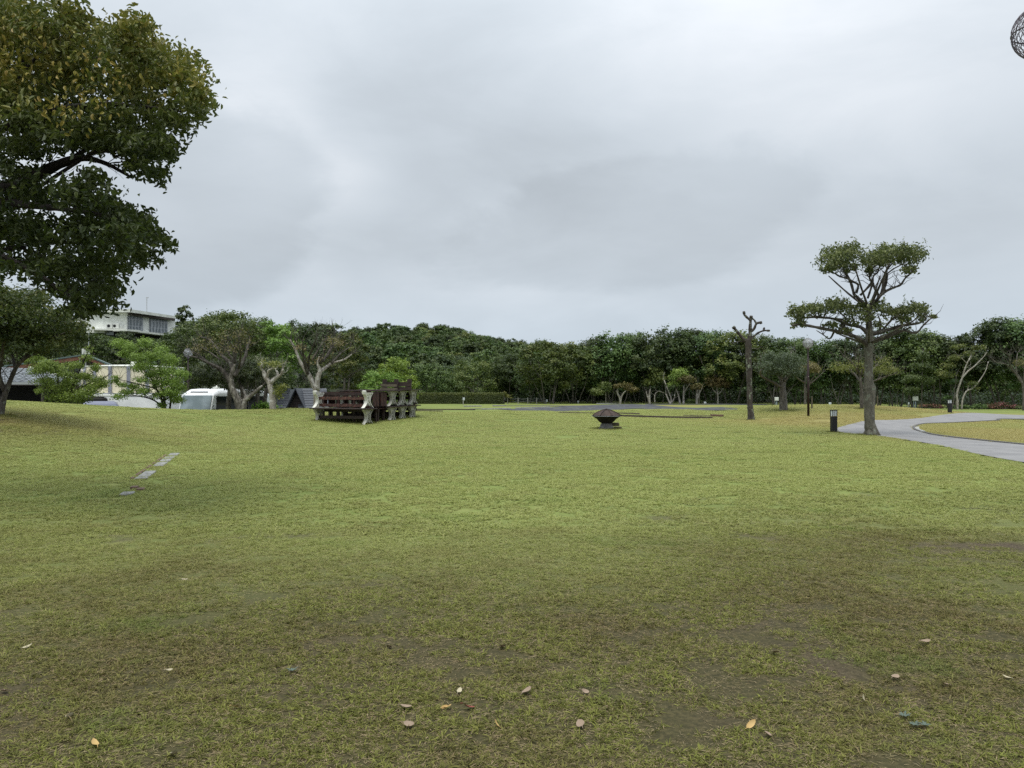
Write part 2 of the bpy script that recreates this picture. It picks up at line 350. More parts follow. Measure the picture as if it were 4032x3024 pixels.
M['darkint'] = simple('dark interior', (.010, .009, .008), .9, var=.2, bump=0)
M['bluecar'] = simple('metallic slate blue car paint', (.16, .17, .23), .28, .35, var=.05, bump=0, spec=.6)
M['rubber'] = simple('black rubber', (.015, .015, .015), .8)
M['rust'] = simple('rusted steel lid', (.046, .028, .020), .75, .2, var=.45, scale=5, bump=.4)
M['iron'] = simple('soot black iron', (.014, .010, .009), .7, .3, var=.4, scale=8, bump=.3)
M['stone'] = simple('grey stone footing', (.13, .125, .12), .85, var=.35, scale=7, bump=.5)
M['oldwood'] = simple('grey weathered timber', (.10, .085, .055), .85, var=.3, scale=6, bump=.4)
M['postwood'] = simple('pale timber post', (.30, .29, .25), .8, var=.2, scale=6, bump=.3)
M['sign'] = simple('white sign board', (.72, .76, .80), .5, var=.04, bump=0)
M['ink'] = simple('grey lettering', (.08, .10, .13), .6, var=.1, bump=0)
M['box'] = simple('pale utility box', (.60, .61, .57), .5, var=.06, bump=.02)
M['steelblue'] = simple('galvanised pipe', (.28, .33, .37), .45, .4, var=.1)
M['slabg'] = simple('worn grey slab', (.22, .22, .21), .85, var=.35, scale=9, bump=.4)
M['kerb'] = simple('pale kerb concrete', (.30, .30, .28), .85, var=.2, scale=5, bump=.3)
M['timberk'] = simple('dark edging timber', (.075, .058, .045), .85, var=.3, scale=5, bump=.4)
M['brick'] = simple('red clay brick', (.14, .085, .06), .85, var=.3, scale=9, bump=.4)
M['netmetal'] = simple('dull purple grey wire', (.17, .15, .17), .55, .4, var=.2, bump=0)
M['rope'] = simple('grey rope', (.16, .17, .17), .9)
b = NB('peeling red brown paint'); n = b.rng(b.noise(7, 4, .6, b.coord(False, (1, 1, .35))), .63, .66); b.bsdf(b.mix(n, (.022, .009, .009), (.60, .58, .54)), .6, 0, None, .4); M['peel'] = b.m
b = NB('globe acrylic'); p = b.bsdf((.80, .84, .86), .12, 0, None, .5); tr = b.n('ShaderNodeBsdfTransparent'); mx = b.n('ShaderNodeMixShader'); mx.inputs[0].default_value = .30
b.l(tr.outputs[0], mx.inputs[1]); b.l(p.outputs[0], mx.inputs[2]); b.l(mx.outputs[0], b.o.inputs[0]); M['globe'] = b.m
M['tarmac'] = simple('parking asphalt', (.055, .056, .06), .7, var=.2, scale=3, bump=.2)
# lawn: lush turf / thatch / bare soil, mixed by where the turf is worn or dry
b = NB('lawn'); P = b.coord(True)
green = b.mix(b.rng(b.noise(.35, 4, .6, P), .35, .68), (.145, .185, .045), (.19, .225, .062))
green = b.mix(b.rng(b.noise(9, 5, .7, P), .42, .74), green, (.11, .13, .035))
green = b.mix(b.math('MULTIPLY', b.rng(b.noise(1.3, 4, .6, P), .55, .75), .5), green, (.26, .25, .09))
dry = b.mix(b.rng(b.noise(2.5, 4, .6, P), .35, .7), (.25, .205, .075), (.20, .19, .06))
c = b.mix(b.attr('dry'), green, dry)
thatch = b.mix(b.rng(b.noise(30, 5, .7, P), .35, .7), (.028, .022, .012), (.075, .058, .028))
c = b.mix(b.attr('worn'), c, thatch)
soil = b.mix(b.rng(b.noise(22, 5, .7, P), .3, .7), (.036, .025, .018), (.085, .060, .042)); soil = b.mix(b.rng(b.noise(75, 4, .7, P), .52, .66), soil, (.17, .135, .085)); soil = b.mix(b.rng(b.noise(48, 4, .7, P, .6), .56, .68), soil, (.022, .022, .009))
c = b.mix(b.attr('bare'), c, soil)
b.bsdf(c, .9, 0, b.bump(b.noise(26, 6, .75, P), .5, .015), .15); M['lawn'] = b.m
b = NB('path paving'); P = b.coord(True)
c = b.mix(b.rng(b.noise(1.2, 5, .6, P), .3, .7), (.17, .165, .162), (.232, .225, .218)); c = b.mix(b.math('MULTIPLY', b.rng(b.noise(.45, 5, .65, P), .52, .66), .35), c, (.12, .118, .115)); c = b.mix(b.math('MULTIPLY', b.rng(b.noise(60, 3, .6, P), .45, .75), .4), c, (.18, .18, .19))
b.bsdf(c, .7, 0, b.bump(b.noise(70, 3, .6, P), .4, .006), .35); M['path'] = b.m
b = NB('dark gravel'); P = b.coord(True); vo = b.n('ShaderNodeTexVoronoi'); vo.inputs['Scale'].default_value = 3.2; b.l(P, vo.inputs['Vector'])
c = b.mix(vo.outputs['Color'], (.042, .043, .048), (.10, .102, .112)); c = b.mix(b.rng(b.noise(.9, 4, .6, P), .55, .7), c, (.15, .17, .09))
b.bsdf(c, .95, 0, b.bump(vo.outputs['Distance'], .8, .04), .1); M['gravel'] = b.m
# blades
def iattr(b, nm):
    x = b.n('ShaderNodeAttribute', attribute_name=nm); x.attribute_type = 'INSTANCER'; return x.outputs['Fac']
b = NB('grass blades'); a = b.attr('rnd'); P = b.coord(True)
straw = b.ramp(a, [(0.0, (.036, .032, .009)), (.28, (.088, .088, .017)), (.55, (.165, .178, .030)), (.76, (.265, .275, .055)), (.84, (.20, .14, .075)), (1.0, (.42, .33, .20))])
lush = b.ramp(a, [(0.0, (.265, .295, .080)), (.5, (.325, .36, .108)), (1.0, (.44, .44, .18))])
dryc = b.ramp(a, [(0.0, (.26, .21, .07)), (.5, (.40, .33, .125)), (1.0, (.50, .42, .20))])
c = b.mix(iattr(b, 'iworn'), lush, straw)
c = b.mix(b.math('MULTIPLY', b.rng(b.noise(.9, 4, .6, P), .48, .68), .30), c, (.21, .175, .065))
c = b.mix(b.math('MULTIPLY', b.math('MULTIPLY', b.rng(b.noise(.55, 5, .62, P), .46, .62), iattr(b, 'iworn')), .62), c, b.ramp(a, [(0.0, (.035, .026, .014)), (.5, (.12, .092, .035)), (1.0, (.30, .22, .11))]))
c = b.mix(b.math('MULTIPLY', b.rng(b.noise(.7, 4, .6, P), .55, .70), .35), c, (.13, .22, .035))
c = b.mix(b.math('MULTIPLY', iattr(b, 'idry'), .72), c, dryc)
p = b.bsdf(c, .6, 0, None, .2); tr = b.n('ShaderNodeBsdfTranslucent'); b.l(c, tr.inputs[0]); mx = b.n('ShaderNodeMixShader'); mx.inputs[0].default_value = .35
b.l(p.outputs[0], mx.inputs[1]); b.l(tr.outputs[0], mx.inputs[2]); b.l(mx.outputs[0], b.o.inputs[0]); M['blade'] = b.m
# ------------------------------------------------------------------ paths and gravel outlines (world x,y)
def px2(u, v, D=None):
    p = gnd(u, v) if D is None else at(u, v, D); return (p.x, p.y)
def rib(pairs, n=6):      # smooth pairs of edge points
    Pp = np.array([(*a, *b_) for a, b_ in pairs], float); o = []
    for i in range(len(Pp) - 1):
        p0, p1, p2, p3 = Pp[max(i - 1, 0)], Pp[i], Pp[i + 1], Pp[min(i + 2, len(Pp) - 1)]
        for k in range(n):
            t = k / n; o.append(.5 * (2 * p1 + (p2 - p0) * t + (2 * p0 - 5 * p1 + 4 * p2 - p3) * t * t + (3 * p1 - p0 - 3 * p2 + p3) * t ** 3))
    o.append(Pp[-1]); return np.array(o)
def flat(u, v): D = CZ / -ray(u, v)[1]; return (ray(u, v)[0] * D, D)
path_pairs = [((14.5, 2.0), (19, 3)), ((12.6, 7), (17, 9)), ((11.5, 12), (15.6, 15)), ((11.15, 15), (15.1, 19.5)), (flat(4032, 1823), flat(4032, 1754)), (flat(3849, 1790), flat(3849, 1735)), (flat(3692, 1755), flat(3692, 1715)), (flat(3560, 1733), flat(3637, 1703)),
              (flat(3440, 1716), flat(3606, 1694)), (flat(3300, 1703), flat(3598, 1688)), (flat(3306, 1688), flat(3602, 1683)), (flat(3440, 1668), flat(3640, 1674)),
              (flat(3613, 1655), flat(3730, 1666)), (flat(3740, 1644), flat(3830, 1659)), (flat(3850, 1637), flat(3930, 1654)), (flat(4032, 1633), flat(4032, 1649)), ((48, 60), (47, 50)), ((75, 62), (75, 52))]
PATH = rib(path_pairs, 14)
def ribbon(name, E, mat, lift, kind='structure', label=None, nx=14):
    V = []; Fc = []; k = nx + 1
    for r_ in E:
        for j in range(k):
            t = j / nx; x = r_[0] * (1 - t) + r_[2] * t; y = r_[1] * (1 - t) + r_[3] * t; V.append((x, y, 0))
    V = np.array(V); V[:, 2] = G(V[:, 0], V[:, 1]) + lift
    for i in range(len(E) - 1):
        for j in range(nx): a = i * k + j; Fc.append((a, a + 1, a + k + 1, a + k))
    o = link(name, fast_mesh(name, V, np.array(Fc), (mat,), smooth=True)); setp(o, label, None, None, kind); return o
def inside_ribbon(x, y, E):
    m = np.zeros(x.shape, bool)
    for i in range(len(E) - 1):
        q = [(E[i][0], E[i][1]), (E[i][2], E[i][3]), (E[i + 1][2], E[i + 1][3]), (E[i + 1][0], E[i + 1][1])]; s = []
        for k in range(4):
            a = q[k]; c_ = q[(k + 1) % 4]; s.append((c_[0] - a[0]) * (y - a[1]) - (c_[1] - a[1]) * (x - a[0]))
        s = np.array(s); m |= (s >= 0).all(0) | (s <= 0).all(0)
    return m
ribbon('path', PATH, M['path'], .022, label='light grey curving footpath')
GR = rib([(px2(1850, 1610), px2(1850, 1612)), (px2(2010, 1611), px2(2010, 1616)), (px2(2170, 1604), px2(2170, 1620)), (px2(2320, 1597), px2(2320, 1618)), (px2(2450, 1592), px2(2450, 1613)), (px2(2540, 1594), px2(2540, 1611)), (px2(2640, 1602), px2(2640, 1612)), (px2(2740, 1607), px2(2740, 1613))], 6)
GR2 = rib([(px2(2540, 1606), px2(2540, 1612)), (px2(2700, 1607), px2(2700, 1614)), (px2(2905, 1609.5), px2(2905, 1616))], 6)
GR3 = rib([(px2(2540, 1591.5), px2(2540, 1594.5)), (px2(2700, 1591), px2(2700, 1594)), (px2(3020, 1592), px2(3020, 1595))], 6)
GR4 = rib([(px2(1940, 1598.5), px2(1940, 1600)), (px2(2200, 1598), px2(2200, 1600.5)), (px2(2330, 1597), px2(2330, 1601))], 6)
for E, nm in ((GR, 'gravel_patch'), (GR2, 'gravel_lane'), (GR3, 'far_gravel_lane'), (GR4, 'gravel_edge')): ribbon(nm, E, M['gravel'], .03)
# ------------------------------------------------------------------ ground sheet
def axis(segs):
    o = [segs[0][0]]
    for a, b_, s in segs:
        n = max(1, int(round((b_ - a) / s))); o += [a + (b_ - a) * (k + 1) / n for k in range(n)]
    return np.array(o)
gx = axis([(-1500, -300, 200), (-300, -90, 30), (-90, -40, 2.5), (-40, -10, .5), (-10, 10, .25), (10, 45, .5), (45, 90, 2.5), (90, 300, 30), (300, 1500, 200)])
gy = axis([(-1500, -300, 200), (-300, -30, 30), (-30, 0, 3), (0, 14, .25), (14, 62, .5), (62, 110, 1.2), (110, 150, 5), (150, 400, 25), (400, 2000, 200)])
X, Y = np.meshgrid(gx, gy); Z = G(X, Y)
far_ = sstep(60, 140, np.abs(X)) + sstep(120, 190, Y) + sstep(30, 90, -Y); Z = Z * (1 - np.clip(far_, 0, 1)) - .6 * np.clip(far_, 0, 1)
ip = inside_ribbon(X, Y, PATH); ip2 = ip.copy()
for dx_, dy_ in ((1, 0), (-1, 0), (0, 1), (0, -1), (1, 1), (-1, -1), (1, -1), (-1, 1)): ip2 |= np.roll(np.roll(ip, dx_, 1), dy_, 0)
Z = Z + (fnoise(X, Y, 3.0, 5) - .5) * .05 * sstep(2, 6, Y) * (1 - .75 * sstep(7, 12, Y)) * (1 - sstep(48, 56, Y)) * (np.abs(X) < 60) * (~ip2)
Z = np.where(ip, Z - .015, Z)
idx = np.arange(X.size).reshape(X.shape); Fc = np.stack([idx[:-1, :-1], idx[:-1, 1:], idx[1:, 1:], idx[1:, :-1]], -1).reshape(-1, 4)
xs, ys = X.ravel(), Y.ravel()
def dryf(x, y):
    d = np.zeros(x.shape)
    def bl(cx, cy, rx, ry, k): return k * np.exp(-((x - cx) / rx) ** 2 - ((y - cy) / ry) ** 2)
    for a in ((16, 41, 6, 4.5, 1.0), (22, 46, 6, 5, .9), (27, 55, 8, 4, .9), (13.5, 37, 3, 4, .5), (19, 30, 5, 3.5, .9), (16, 26, 3.5, 2.0, .9), (22, 34, 5, 4, .7), (14.5, 84, 12, 5, .6), (34, 62, 14, 3.5, .8), (33, 45, 12, 4, .4),
              (-13, 25, 4, 4, .35), (-17, 21, 5, 4, .5), (12, 80, 14, 5, .4)): d = d + bl(*a)
    return np.clip(d * (.75 + .6 * fnoise(x, y, 2.5, 3)), 0, 1)
def wornf(x, y):
    d = y + np.abs(x) * -.12 + 6 * (fnoise(x, y, 4.0, 21) - .5); s = 1 - sstep(4.0, 11.5, d)
    s = np.maximum(s, .75 * np.exp(-((x + 15.5) / 5) ** 2 - ((y - 21) / 3.5) ** 2)); return np.clip(s, 0, 1) * .92
def baref(x, y, thr=.0):
    n = fnoise(x * .8, y, .7, 33, 4); k = .70 + .02 * y / 10 + thr
    s = sstep(k, k + .06, n) * (1 - sstep(14, 22, y)) * .6
    s = np.maximum(s, sstep(.56, .62, fnoise(x, y * 1.6, 1.2, 44)) * np.exp(-((x + 15.2) / 3.2) ** 2 - ((y - 21.2) / 1.6) ** 2))
    s = np.maximum(s, sstep(.50, .62, fnoise(x, y * 1.5, .7, 45)) * np.exp(-((x - 5.2) / 1.4) ** 2 - ((y - 8.2) / 1.0) ** 2))
    s = np.maximum(s, .8 * sstep(.52, .62, fnoise(x, y, .9, 46)) * np.exp(-((x + 2.9) / 1.6) ** 2 - ((y - 4.8) / 1.0) ** 2))
    return np.clip(s, 0, 1)
me = fast_mesh('lawn', np.stack([xs, ys, Z.ravel()], 1), Fc, (M['lawn'],), {'dry': dryf(xs, ys), 'worn': wornf(xs, ys), 'bare': baref(xs, ys) * (ys > 0)}, smooth=True)
link('lawn_ground', me)['kind'] = 'structure'
# parking ground behind the rise
V = []; px_ = axis([(-48, -11.5, 1.2)]); py_ = axis([(42, 66, 1.2)])
XX, YY = np.meshgrid(px_, py_); i2 = np.arange(XX.size).reshape(XX.shape); ff = np.stack([i2[:-1, :-1], i2[:-1, 1:], i2[1:, 1:], i2[1:, :-1]], -1).reshape(-1, 4)
link('parking_area', fast_mesh('parking_area', np.stack([XX.ravel(), YY.ravel(), G(XX, YY).ravel() + .05], 1), ff, (M['tarmac'],), smooth=True))['kind'] = 'structure'
# ------------------------------------------------------------------ instancing through geometry nodes (for stuff only)
def scatter(name, pts, rots, scales, picks, protos, extra=None):
    me = bpy.data.meshes.new(name); me.vertices.add(len(pts)); me.vertices.foreach_set('co', np.asarray(pts, np.float32).ravel())
    for nm, ty, arr, key in (('irot', 'FLOAT_VECTOR', rots, 'vector'), ('iscl', 'FLOAT', scales, 'value'), ('ipick', 'INT', picks, 'value')):
        a = me.attributes.new(nm, ty, 'POINT'); a.data.foreach_set(key, np.asarray(arr, np.int32 if ty == 'INT' else np.float32).ravel())
    for nm, arr in (extra or {}).items(): me.attributes.new(nm, 'FLOAT', 'POINT').data.foreach_set('value', np.asarray(arr, np.float32))
    me.update(); o = link(name, me); o['kind'] = 'stuff'
    src = bpy.data.collections.new(name + '_source')
    for i, p in enumerate(protos):
        q = bpy.data.objects.new('%s_piece_%02d' % (name, i), p); src.objects.link(q)
    ng = bpy.data.node_groups.new(name, 'GeometryNodeTree'); ng.interface.new_socket('Geometry', in_out='INPUT', socket_type='NodeSocketGeometry'); ng.interface.new_socket('Geometry', in_out='OUTPUT', socket_type='NodeSocketGeometry')
    gi = ng.nodes.new('NodeGroupInput'); go = ng.nodes.new('NodeGroupOutput'); ip = ng.nodes.new('GeometryNodeInstanceOnPoints'); ci = ng.nodes.new('GeometryNodeCollectionInfo')
    ci.inputs[0].default_value = src; ci.inputs['Separate Children'].default_value = True; ci.inputs['Reset Children'].default_value = True
    def na(nm, dt):
        x = ng.nodes.new('GeometryNodeInputNamedAttribute'); x.data_type = dt; x.inputs[0].default_value = nm; return [s for s in x.outputs if s.enabled][0]
    ng.links.new(gi.outputs[0], ip.inputs['Points']); ng.links.new(ci.outputs[0], ip.inputs['Instance']); ip.inputs['Pick Instance'].default_value = True
    ng.links.new(na('ipick', 'INT'), ip.inputs['Instance Index']); ng.links.new(na('irot', 'FLOAT_VECTOR'), ip.inputs['Rotation']); ng.links.new(na('iscl', 'FLOAT'), ip.inputs['Scale'])
    ng.links.new(ip.outputs[0], go.inputs[0]); mo = o.modifiers.new('scatter', 'NODES'); mo.node_group = ng
    return o
# ------------------------------------------------------------------ grass
def blade_patch(name, size, nt_, per, ln, wd, seed, up=(35, 85), rad=.012, thatch=.25):
    """tufts of splayed blades, each tuft in its own tone, and loose dead blades lying between them"""
    r_ = np.random.default_rng(seed); nb = nt_ * per; tx = r_.uniform(-size / 2, size / 2, nt_); ty = r_.uniform(-size / 2, size / 2, nt_); k = np.repeat(np.arange(nt_), per); lay = r_.uniform(0, 2 * PI, nt_); big = r_.uniform(.6, 1.35, nt_)
    nd = int(nb * thatch); a = lay[k] + r_.normal(0, 1.3, nb); ti = np.radians(r_.uniform(*up, nb)); l = ln * r_.uniform(.5, 1.25, nb) * big[k]; w_ = wd * r_.uniform(.6, 1.3, nb); rr = r_.uniform(0, rad, nb) * big[k]
    x = tx[k] + np.cos(a) * rr; y = ty[k] + np.sin(a) * rr; rn = np.clip(.06 + .72 * r_.beta(1.7, 1.4, nt_)[k] + r_.normal(0, .10, nb), 0, .86); z0 = np.full(nb, -.003)
    x = np.concatenate([x, r_.uniform(-size / 2, size / 2, nd)]); y = np.concatenate([y, r_.uniform(-size / 2, size / 2, nd)]); a = np.concatenate([a, r_.uniform(0, 2 * PI, nd)]); ti = np.concatenate([ti, np.radians(r_.uniform(82, 90, nd))]); l = np.concatenate([l, ln * r_.uniform(.4, 1.1, nd)]); w_ = np.concatenate([w_, wd * r_.uniform(.4, .8, nd)]); rn = np.concatenate([rn, r_.uniform(.80, 1.0, nd)]); z0 = np.concatenate([z0, r_.uniform(.001, .006, nd)]); nb += nd
    d = np.stack([np.cos(a) * np.sin(ti), np.sin(a) * np.sin(ti), np.cos(ti)], 1); s = np.stack([-np.sin(a), np.cos(a), np.zeros(nb)], 1) + r_.normal(0, .3, (nb, 3)); s /= np.linalg.norm(s, axis=1)[:, None]
    b0 = np.stack([x, y, z0], 1); mid = b0 + d * l[:, None] * .55; tip = b0 + d * l[:, None] + np.stack([np.cos(a), np.sin(a), -np.ones(nb) * .9], 1) * (l * .2)[:, None]; mid[:, 2] = np.maximum(mid[:, 2], .003); tip[:, 2] = np.maximum(tip[:, 2], .002)
    V = np.stack([b0 - s * w_[:, None] * .4, b0 + s * w_[:, None] * .4, mid + s * w_[:, None] * .5, mid - s * w_[:, None] * .5, tip], 1).reshape(-1, 3)
    base = np.arange(nb)[:, None] * 5; q = base + np.array([[0, 1, 2, 3]]); t = base + np.array([[3, 2, 4]])
    return fast_mesh(name, V, [q, t], (M['blade'],), {'rnd': np.concatenate([rn, rn])})
def grass(name, y0, y1, cell, protos, seed, keep, half=.75, xpad=1.5, smin=.8, smax=1.25, margin=0.0):
    r_ = np.random.default_rng(seed); pts = []
    yy = np.arange(y0, y1, cell)
    for y in yy:
        hw = y * half + xpad; x = np.arange(-hw, hw, cell); pts.append(np.stack([x, np.full(len(x), y)], 1))
    p = np.concatenate(pts) + r_.uniform(-.5, .5, (sum(map(len, pts)), 2)) * cell; k = keep(p[:, 0], p[:, 1], r_.random(len(p))); p = p[k]
    k = np.ones(len(p), bool); rr = margin
    for dx, dy in ((0, 0), (rr, 0), (-rr, 0), (0, rr), (0, -rr), (.7 * rr, .7 * rr), (-.7 * rr, .7 * rr), (.7 * rr, -.7 * rr), (-.7 * rr, -.7 * rr)):
        k &= ~inside_ribbon(p[:, 0] + dx, p[:, 1] + dy, PATHG)
        if rr == 0: break
    for E in (GR, GR2, GR3): k &= ~inside_ribbon(p[:, 0], p[:, 1], E)
    p = p[k]; n = len(p); z = G(p[:, 0], p[:, 1]) + (fnoise(p[:, 0], p[:, 1], 3.0, 5) - .5) * .05 * sstep(2, 6, p[:, 1]) * (1 - .75 * sstep(7, 12, p[:, 1])) * (1 - sstep(48, 56, p[:, 1])) + .010 * sstep(9, 12, p[:, 1]) + .012 * sstep(20, 24, p[:, 1])
    e = .4; sx = (G(p[:, 0] + e, p[:, 1]) - G(p[:, 0] - e, p[:, 1])) / (2 * e); sy = (G(p[:, 0], p[:, 1] + e) - G(p[:, 0], p[:, 1] - e)) / (2 * e)
    rots = np.zeros((n, 3))
    for i in range(n):
        q = Vector((-sx[i], -sy[i], 1)).to_track_quat('Z', 'Y') @ Euler((0, 0, r_.uniform(0, 2 * PI))).to_quaternion(); rots[i] = q.to_euler()
    sc_ = r_.uniform(smin, smax, n) * (1 - .45 * baref(p[:, 0], p[:, 1]))
    return scatter(name, np.stack([p[:, 0], p[:, 1], z], 1), rots, sc_, r_.integers(0, len(protos), n), protos, {'idry': dryf(p[:, 0], p[:, 1]), 'iworn': wornf(p[:, 0], p[:, 1])})
PATHG = PATH.copy()
c0 = [blade_patch('turf_%d' % i, .22, 34, 8, .032, .0040, 100 + i) for i in range(8)]
c1 = [blade_patch('turf_mid_%d' % i, .55, 110, 8, .038, .0066, 120 + i, (30, 82)) for i in range(6)]
c2 = [blade_patch('turf_far_%d' % i, 1.6, 760, 7, .034, .011, 140 + i, (50, 86), .03, .1) for i in range(5)]
c3 = [blade_patch('thatch_%d' % i, .30, 4, 5, .026, .0032, 160 + i, (60, 88), .02, 6.0) for i in range(5)]
setp(grass('near_grass', 2.4, 9.0, .135, c0, 1, lambda x, y, r_: r_ > np.clip(baref(x, y, -.03) * .85 + .80 * sstep(.50, .74, fnoise(x, y * 1.3, .38, 9)) * (1 - .5 * sstep(5, 9, y)), 0, .86)), 'short patchy worn turf in the foreground')
setp(grass('thatch_litter', 2.4, 10.0, .24, c3, 5, lambda x, y, r_: r_ > .1), 'dead grass stems lying on the soil between the tufts')
setp(grass('lawn_grass', 8.8, 23, .42, c1, 2, lambda x, y, r_: r_ > baref(x, y) * .7, .72, 2, margin=.25), 'short green turf of the middle lawn')
_ = 0
def keep_far(x, y, r_): return ~((x < -11.8) & (y > 40.5)) & (np.abs(x) < 52)
def near_path(x, y, r_):
    m = np.zeros(x.shape, bool); k = x > 5; xx, yy = x[k], y[k]; mm = np.zeros(xx.shape, bool)
    for a in np.arange(0, 6.28, .785): mm |= inside_ribbon(xx + 1.05 * math.cos(a), yy + 1.05 * math.sin(a), PATHG[::3])
    m[k] = mm; return m
setp(grass('verge_grass', 12, 48, .24, c0, 6, near_path, .68, 1), 'short turf along the edges of the path')
setp(grass('open_lawn_grass', 22, 58, 1.2, c2, 3, keep_far, .70, 3, margin=.85), 'bright green turf of the open lawn')
# ------------------------------------------------------------------ foliage and branches
def unit(v): return v / np.maximum(np.linalg.norm(v, axis=-1, keepdims=True), 1e-9)
def leaf_mesh(name, C, Nn, size, mat, r_, shape='leaf', aspect=.42, rnd=None, droop=.0, extra=None):
    """C centres, Nn normals; one folded leaf ('leaf', 2 quads) or a small tuft card ('card', 1 quad) per centre"""
    n = len(C); Nn = unit(Nn); t = r_.normal(0, 1, (n, 3)); t[:, 2] -= droop; t = unit(t - (t * Nn).sum(1)[:, None] * Nn); s = np.cross(Nn, t); L_ = (size * r_.uniform(.65, 1.3, n))[:, None]; W2 = L_ * aspect * .5
    if shape == 'card':
        V = np.stack([C - t * L_ * .5, C + s * W2 + t * L_ * .05, C + t * L_ * .5 + Nn * L_ * .12, C - s * W2 - t * L_ * .05], 1).reshape(-1, 3)
        F_ = np.arange(n)[:, None] * 4 + np.array([[0, 1, 2, 3]]); rep = 1
    else:
        up = Nn * L_ * .10; dr = -Nn * L_ * .14
        V = np.stack([C - t * L_ * .5, C + t * L_ * .5 + dr, C - t * L_ * .22 + s * W2 + up, C + t * L_ * .18 + s * W2 * .85 + up, C - t * L_ * .22 - s * W2 + up, C + t * L_ * .18 - s * W2 * .85 + up], 1).reshape(-1, 3)
        q = np.arange(n)[:, None] * 6; F_ = np.concatenate([q + np.array([[0, 2, 3, 1]]), q + np.array([[0, 1, 5, 4]])]); rep = 2
    if rnd is None: rnd = r_.random(n)
    return fast_mesh(name, V, F_, (mat,), {'rnd': np.concatenate([rnd] * rep)})
def lobes_leaves(lobes, n, r_, clump=26, csig=.28, shell=(.62, 1.08), upb=.45, outb=.7, rough=.8, tone=.5, flatlow=0.0):
    """leaf centres, normals, tone from ellipsoid lobes (cx,cy,cz,rx,ry,rz); leaves gather in clumps on the lobes' skin"""
    Lb = np.array(lobes, float); A = (Lb[:, 3] * Lb[:, 4] + Lb[:, 3] * Lb[:, 5] + Lb[:, 4] * Lb[:, 5]); nc = max(1, n // clump); k = r_.choice(len(Lb), nc, p=A / A.sum())
    d = unit(r_.normal(0, 1, (nc, 3))); d[:, 2] = np.where((d[:, 2] < -.3) & (r_.random(nc) < .5 + flatlow), -d[:, 2], d[:, 2]); rr = r_.uniform(shell[0], shell[1], nc)[:, None]
    cc = Lb[k, :3] + d * rr * Lb[k, 3:]; ctone = r_.random(nc); j = r_.integers(0, nc, n); sg = Lb[k[j], 3:].mean(1) * csig
    C = cc[j] + r_.normal(0, 1, (n, 3)) * sg[:, None] * np.array([1, 1, .7]); out_ = unit(d[j] / Lb[k[j], 3:]) ; Nn = out_ * outb + np.array([0, 0, upb]) + r_.normal(0, rough, (n, 3)) * .6
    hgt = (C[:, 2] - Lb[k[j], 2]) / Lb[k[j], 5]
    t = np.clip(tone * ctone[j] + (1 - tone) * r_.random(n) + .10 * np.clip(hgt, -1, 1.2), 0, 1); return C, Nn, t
def grow(mb, r_, p, d, ln, rad, depth, spread=.5, up=.15, seg=4, split=(2, 3), shrink=.68, wig=.18, tips=None, n=5, rs=.62):
    pts = [Vector(p)]; rads = [rad]; d = Vector(d).normalized()
    for i in range(seg):
        d = (d + Vector(r_.normal(0, wig, 3)) + Vector((0, 0, up * .3))).normalized(); pts.append(pts[-1] + d * ln / seg); rads.append(rad * (1 - (1 - rs) * (i + 1) / seg))
    mb.tube(pts, rads, n if depth > 0 else 4, cap=False)
    if depth <= 0:
        if tips is not None: tips.append(tuple(pts[-1]))
        return
    for k in range(int(r_.integers(split[0], split[1] + 1))):
        a = r_.uniform(0, 2 * PI); perp = d.orthogonal().normalized(); perp = Matrix.Rotation(a, 3, d) @ perp
        nd = (d + perp * spread * r_.uniform(.7, 1.3) + Vector((0, 0, up))).normalized()
        grow(mb, r_, pts[-1] if k else pts[-1], nd, ln * shrink * r_.uniform(.8, 1.2), rads[-1] * .85, depth - 1, spread, up, max(2, seg - 1), split, shrink, wig, tips, n, rs)
def smooth_pts(pts, k=4):
    P_ = [Vector(p) for p in pts]; o = []
    for i in range(len(P_) - 1):
        p0, p1, p2, p3 = P_[max(i - 1, 0)], P_[i], P_[i + 1], P_[min(i + 2, len(P_) - 1)]
        for j in range(k):
            t = j / k; o.append(.5 * (2 * p1 + (p2 - p0) * t + (2 * p0 - 5 * p1 + 4 * p2 - p3) * t * t + (3 * p1 - p0 - 3 * p2 + p3) * t ** 3))
    o.append(P_[-1]); return o
def lerp_r(r0, r1, n): return [r0 + (r1 - r0) * i / (n - 1) for i in range(n)]
def knobbly(mb, pts, r0, r1, r_, n=8, k=4, amp=.10):
    q = smooth_pts(pts, k); rs = [a * r_.uniform(1 - amp, 1 + amp) for a in lerp_r(r0, r1, len(q))]; mb.tube(q, rs, n)
def tree_root(name, base, label, cat='tree', group=None): return empty(name, base, 0, label, cat, group)
def sub(C, base): return np.asarray(C, float) - np.array(base)[None]
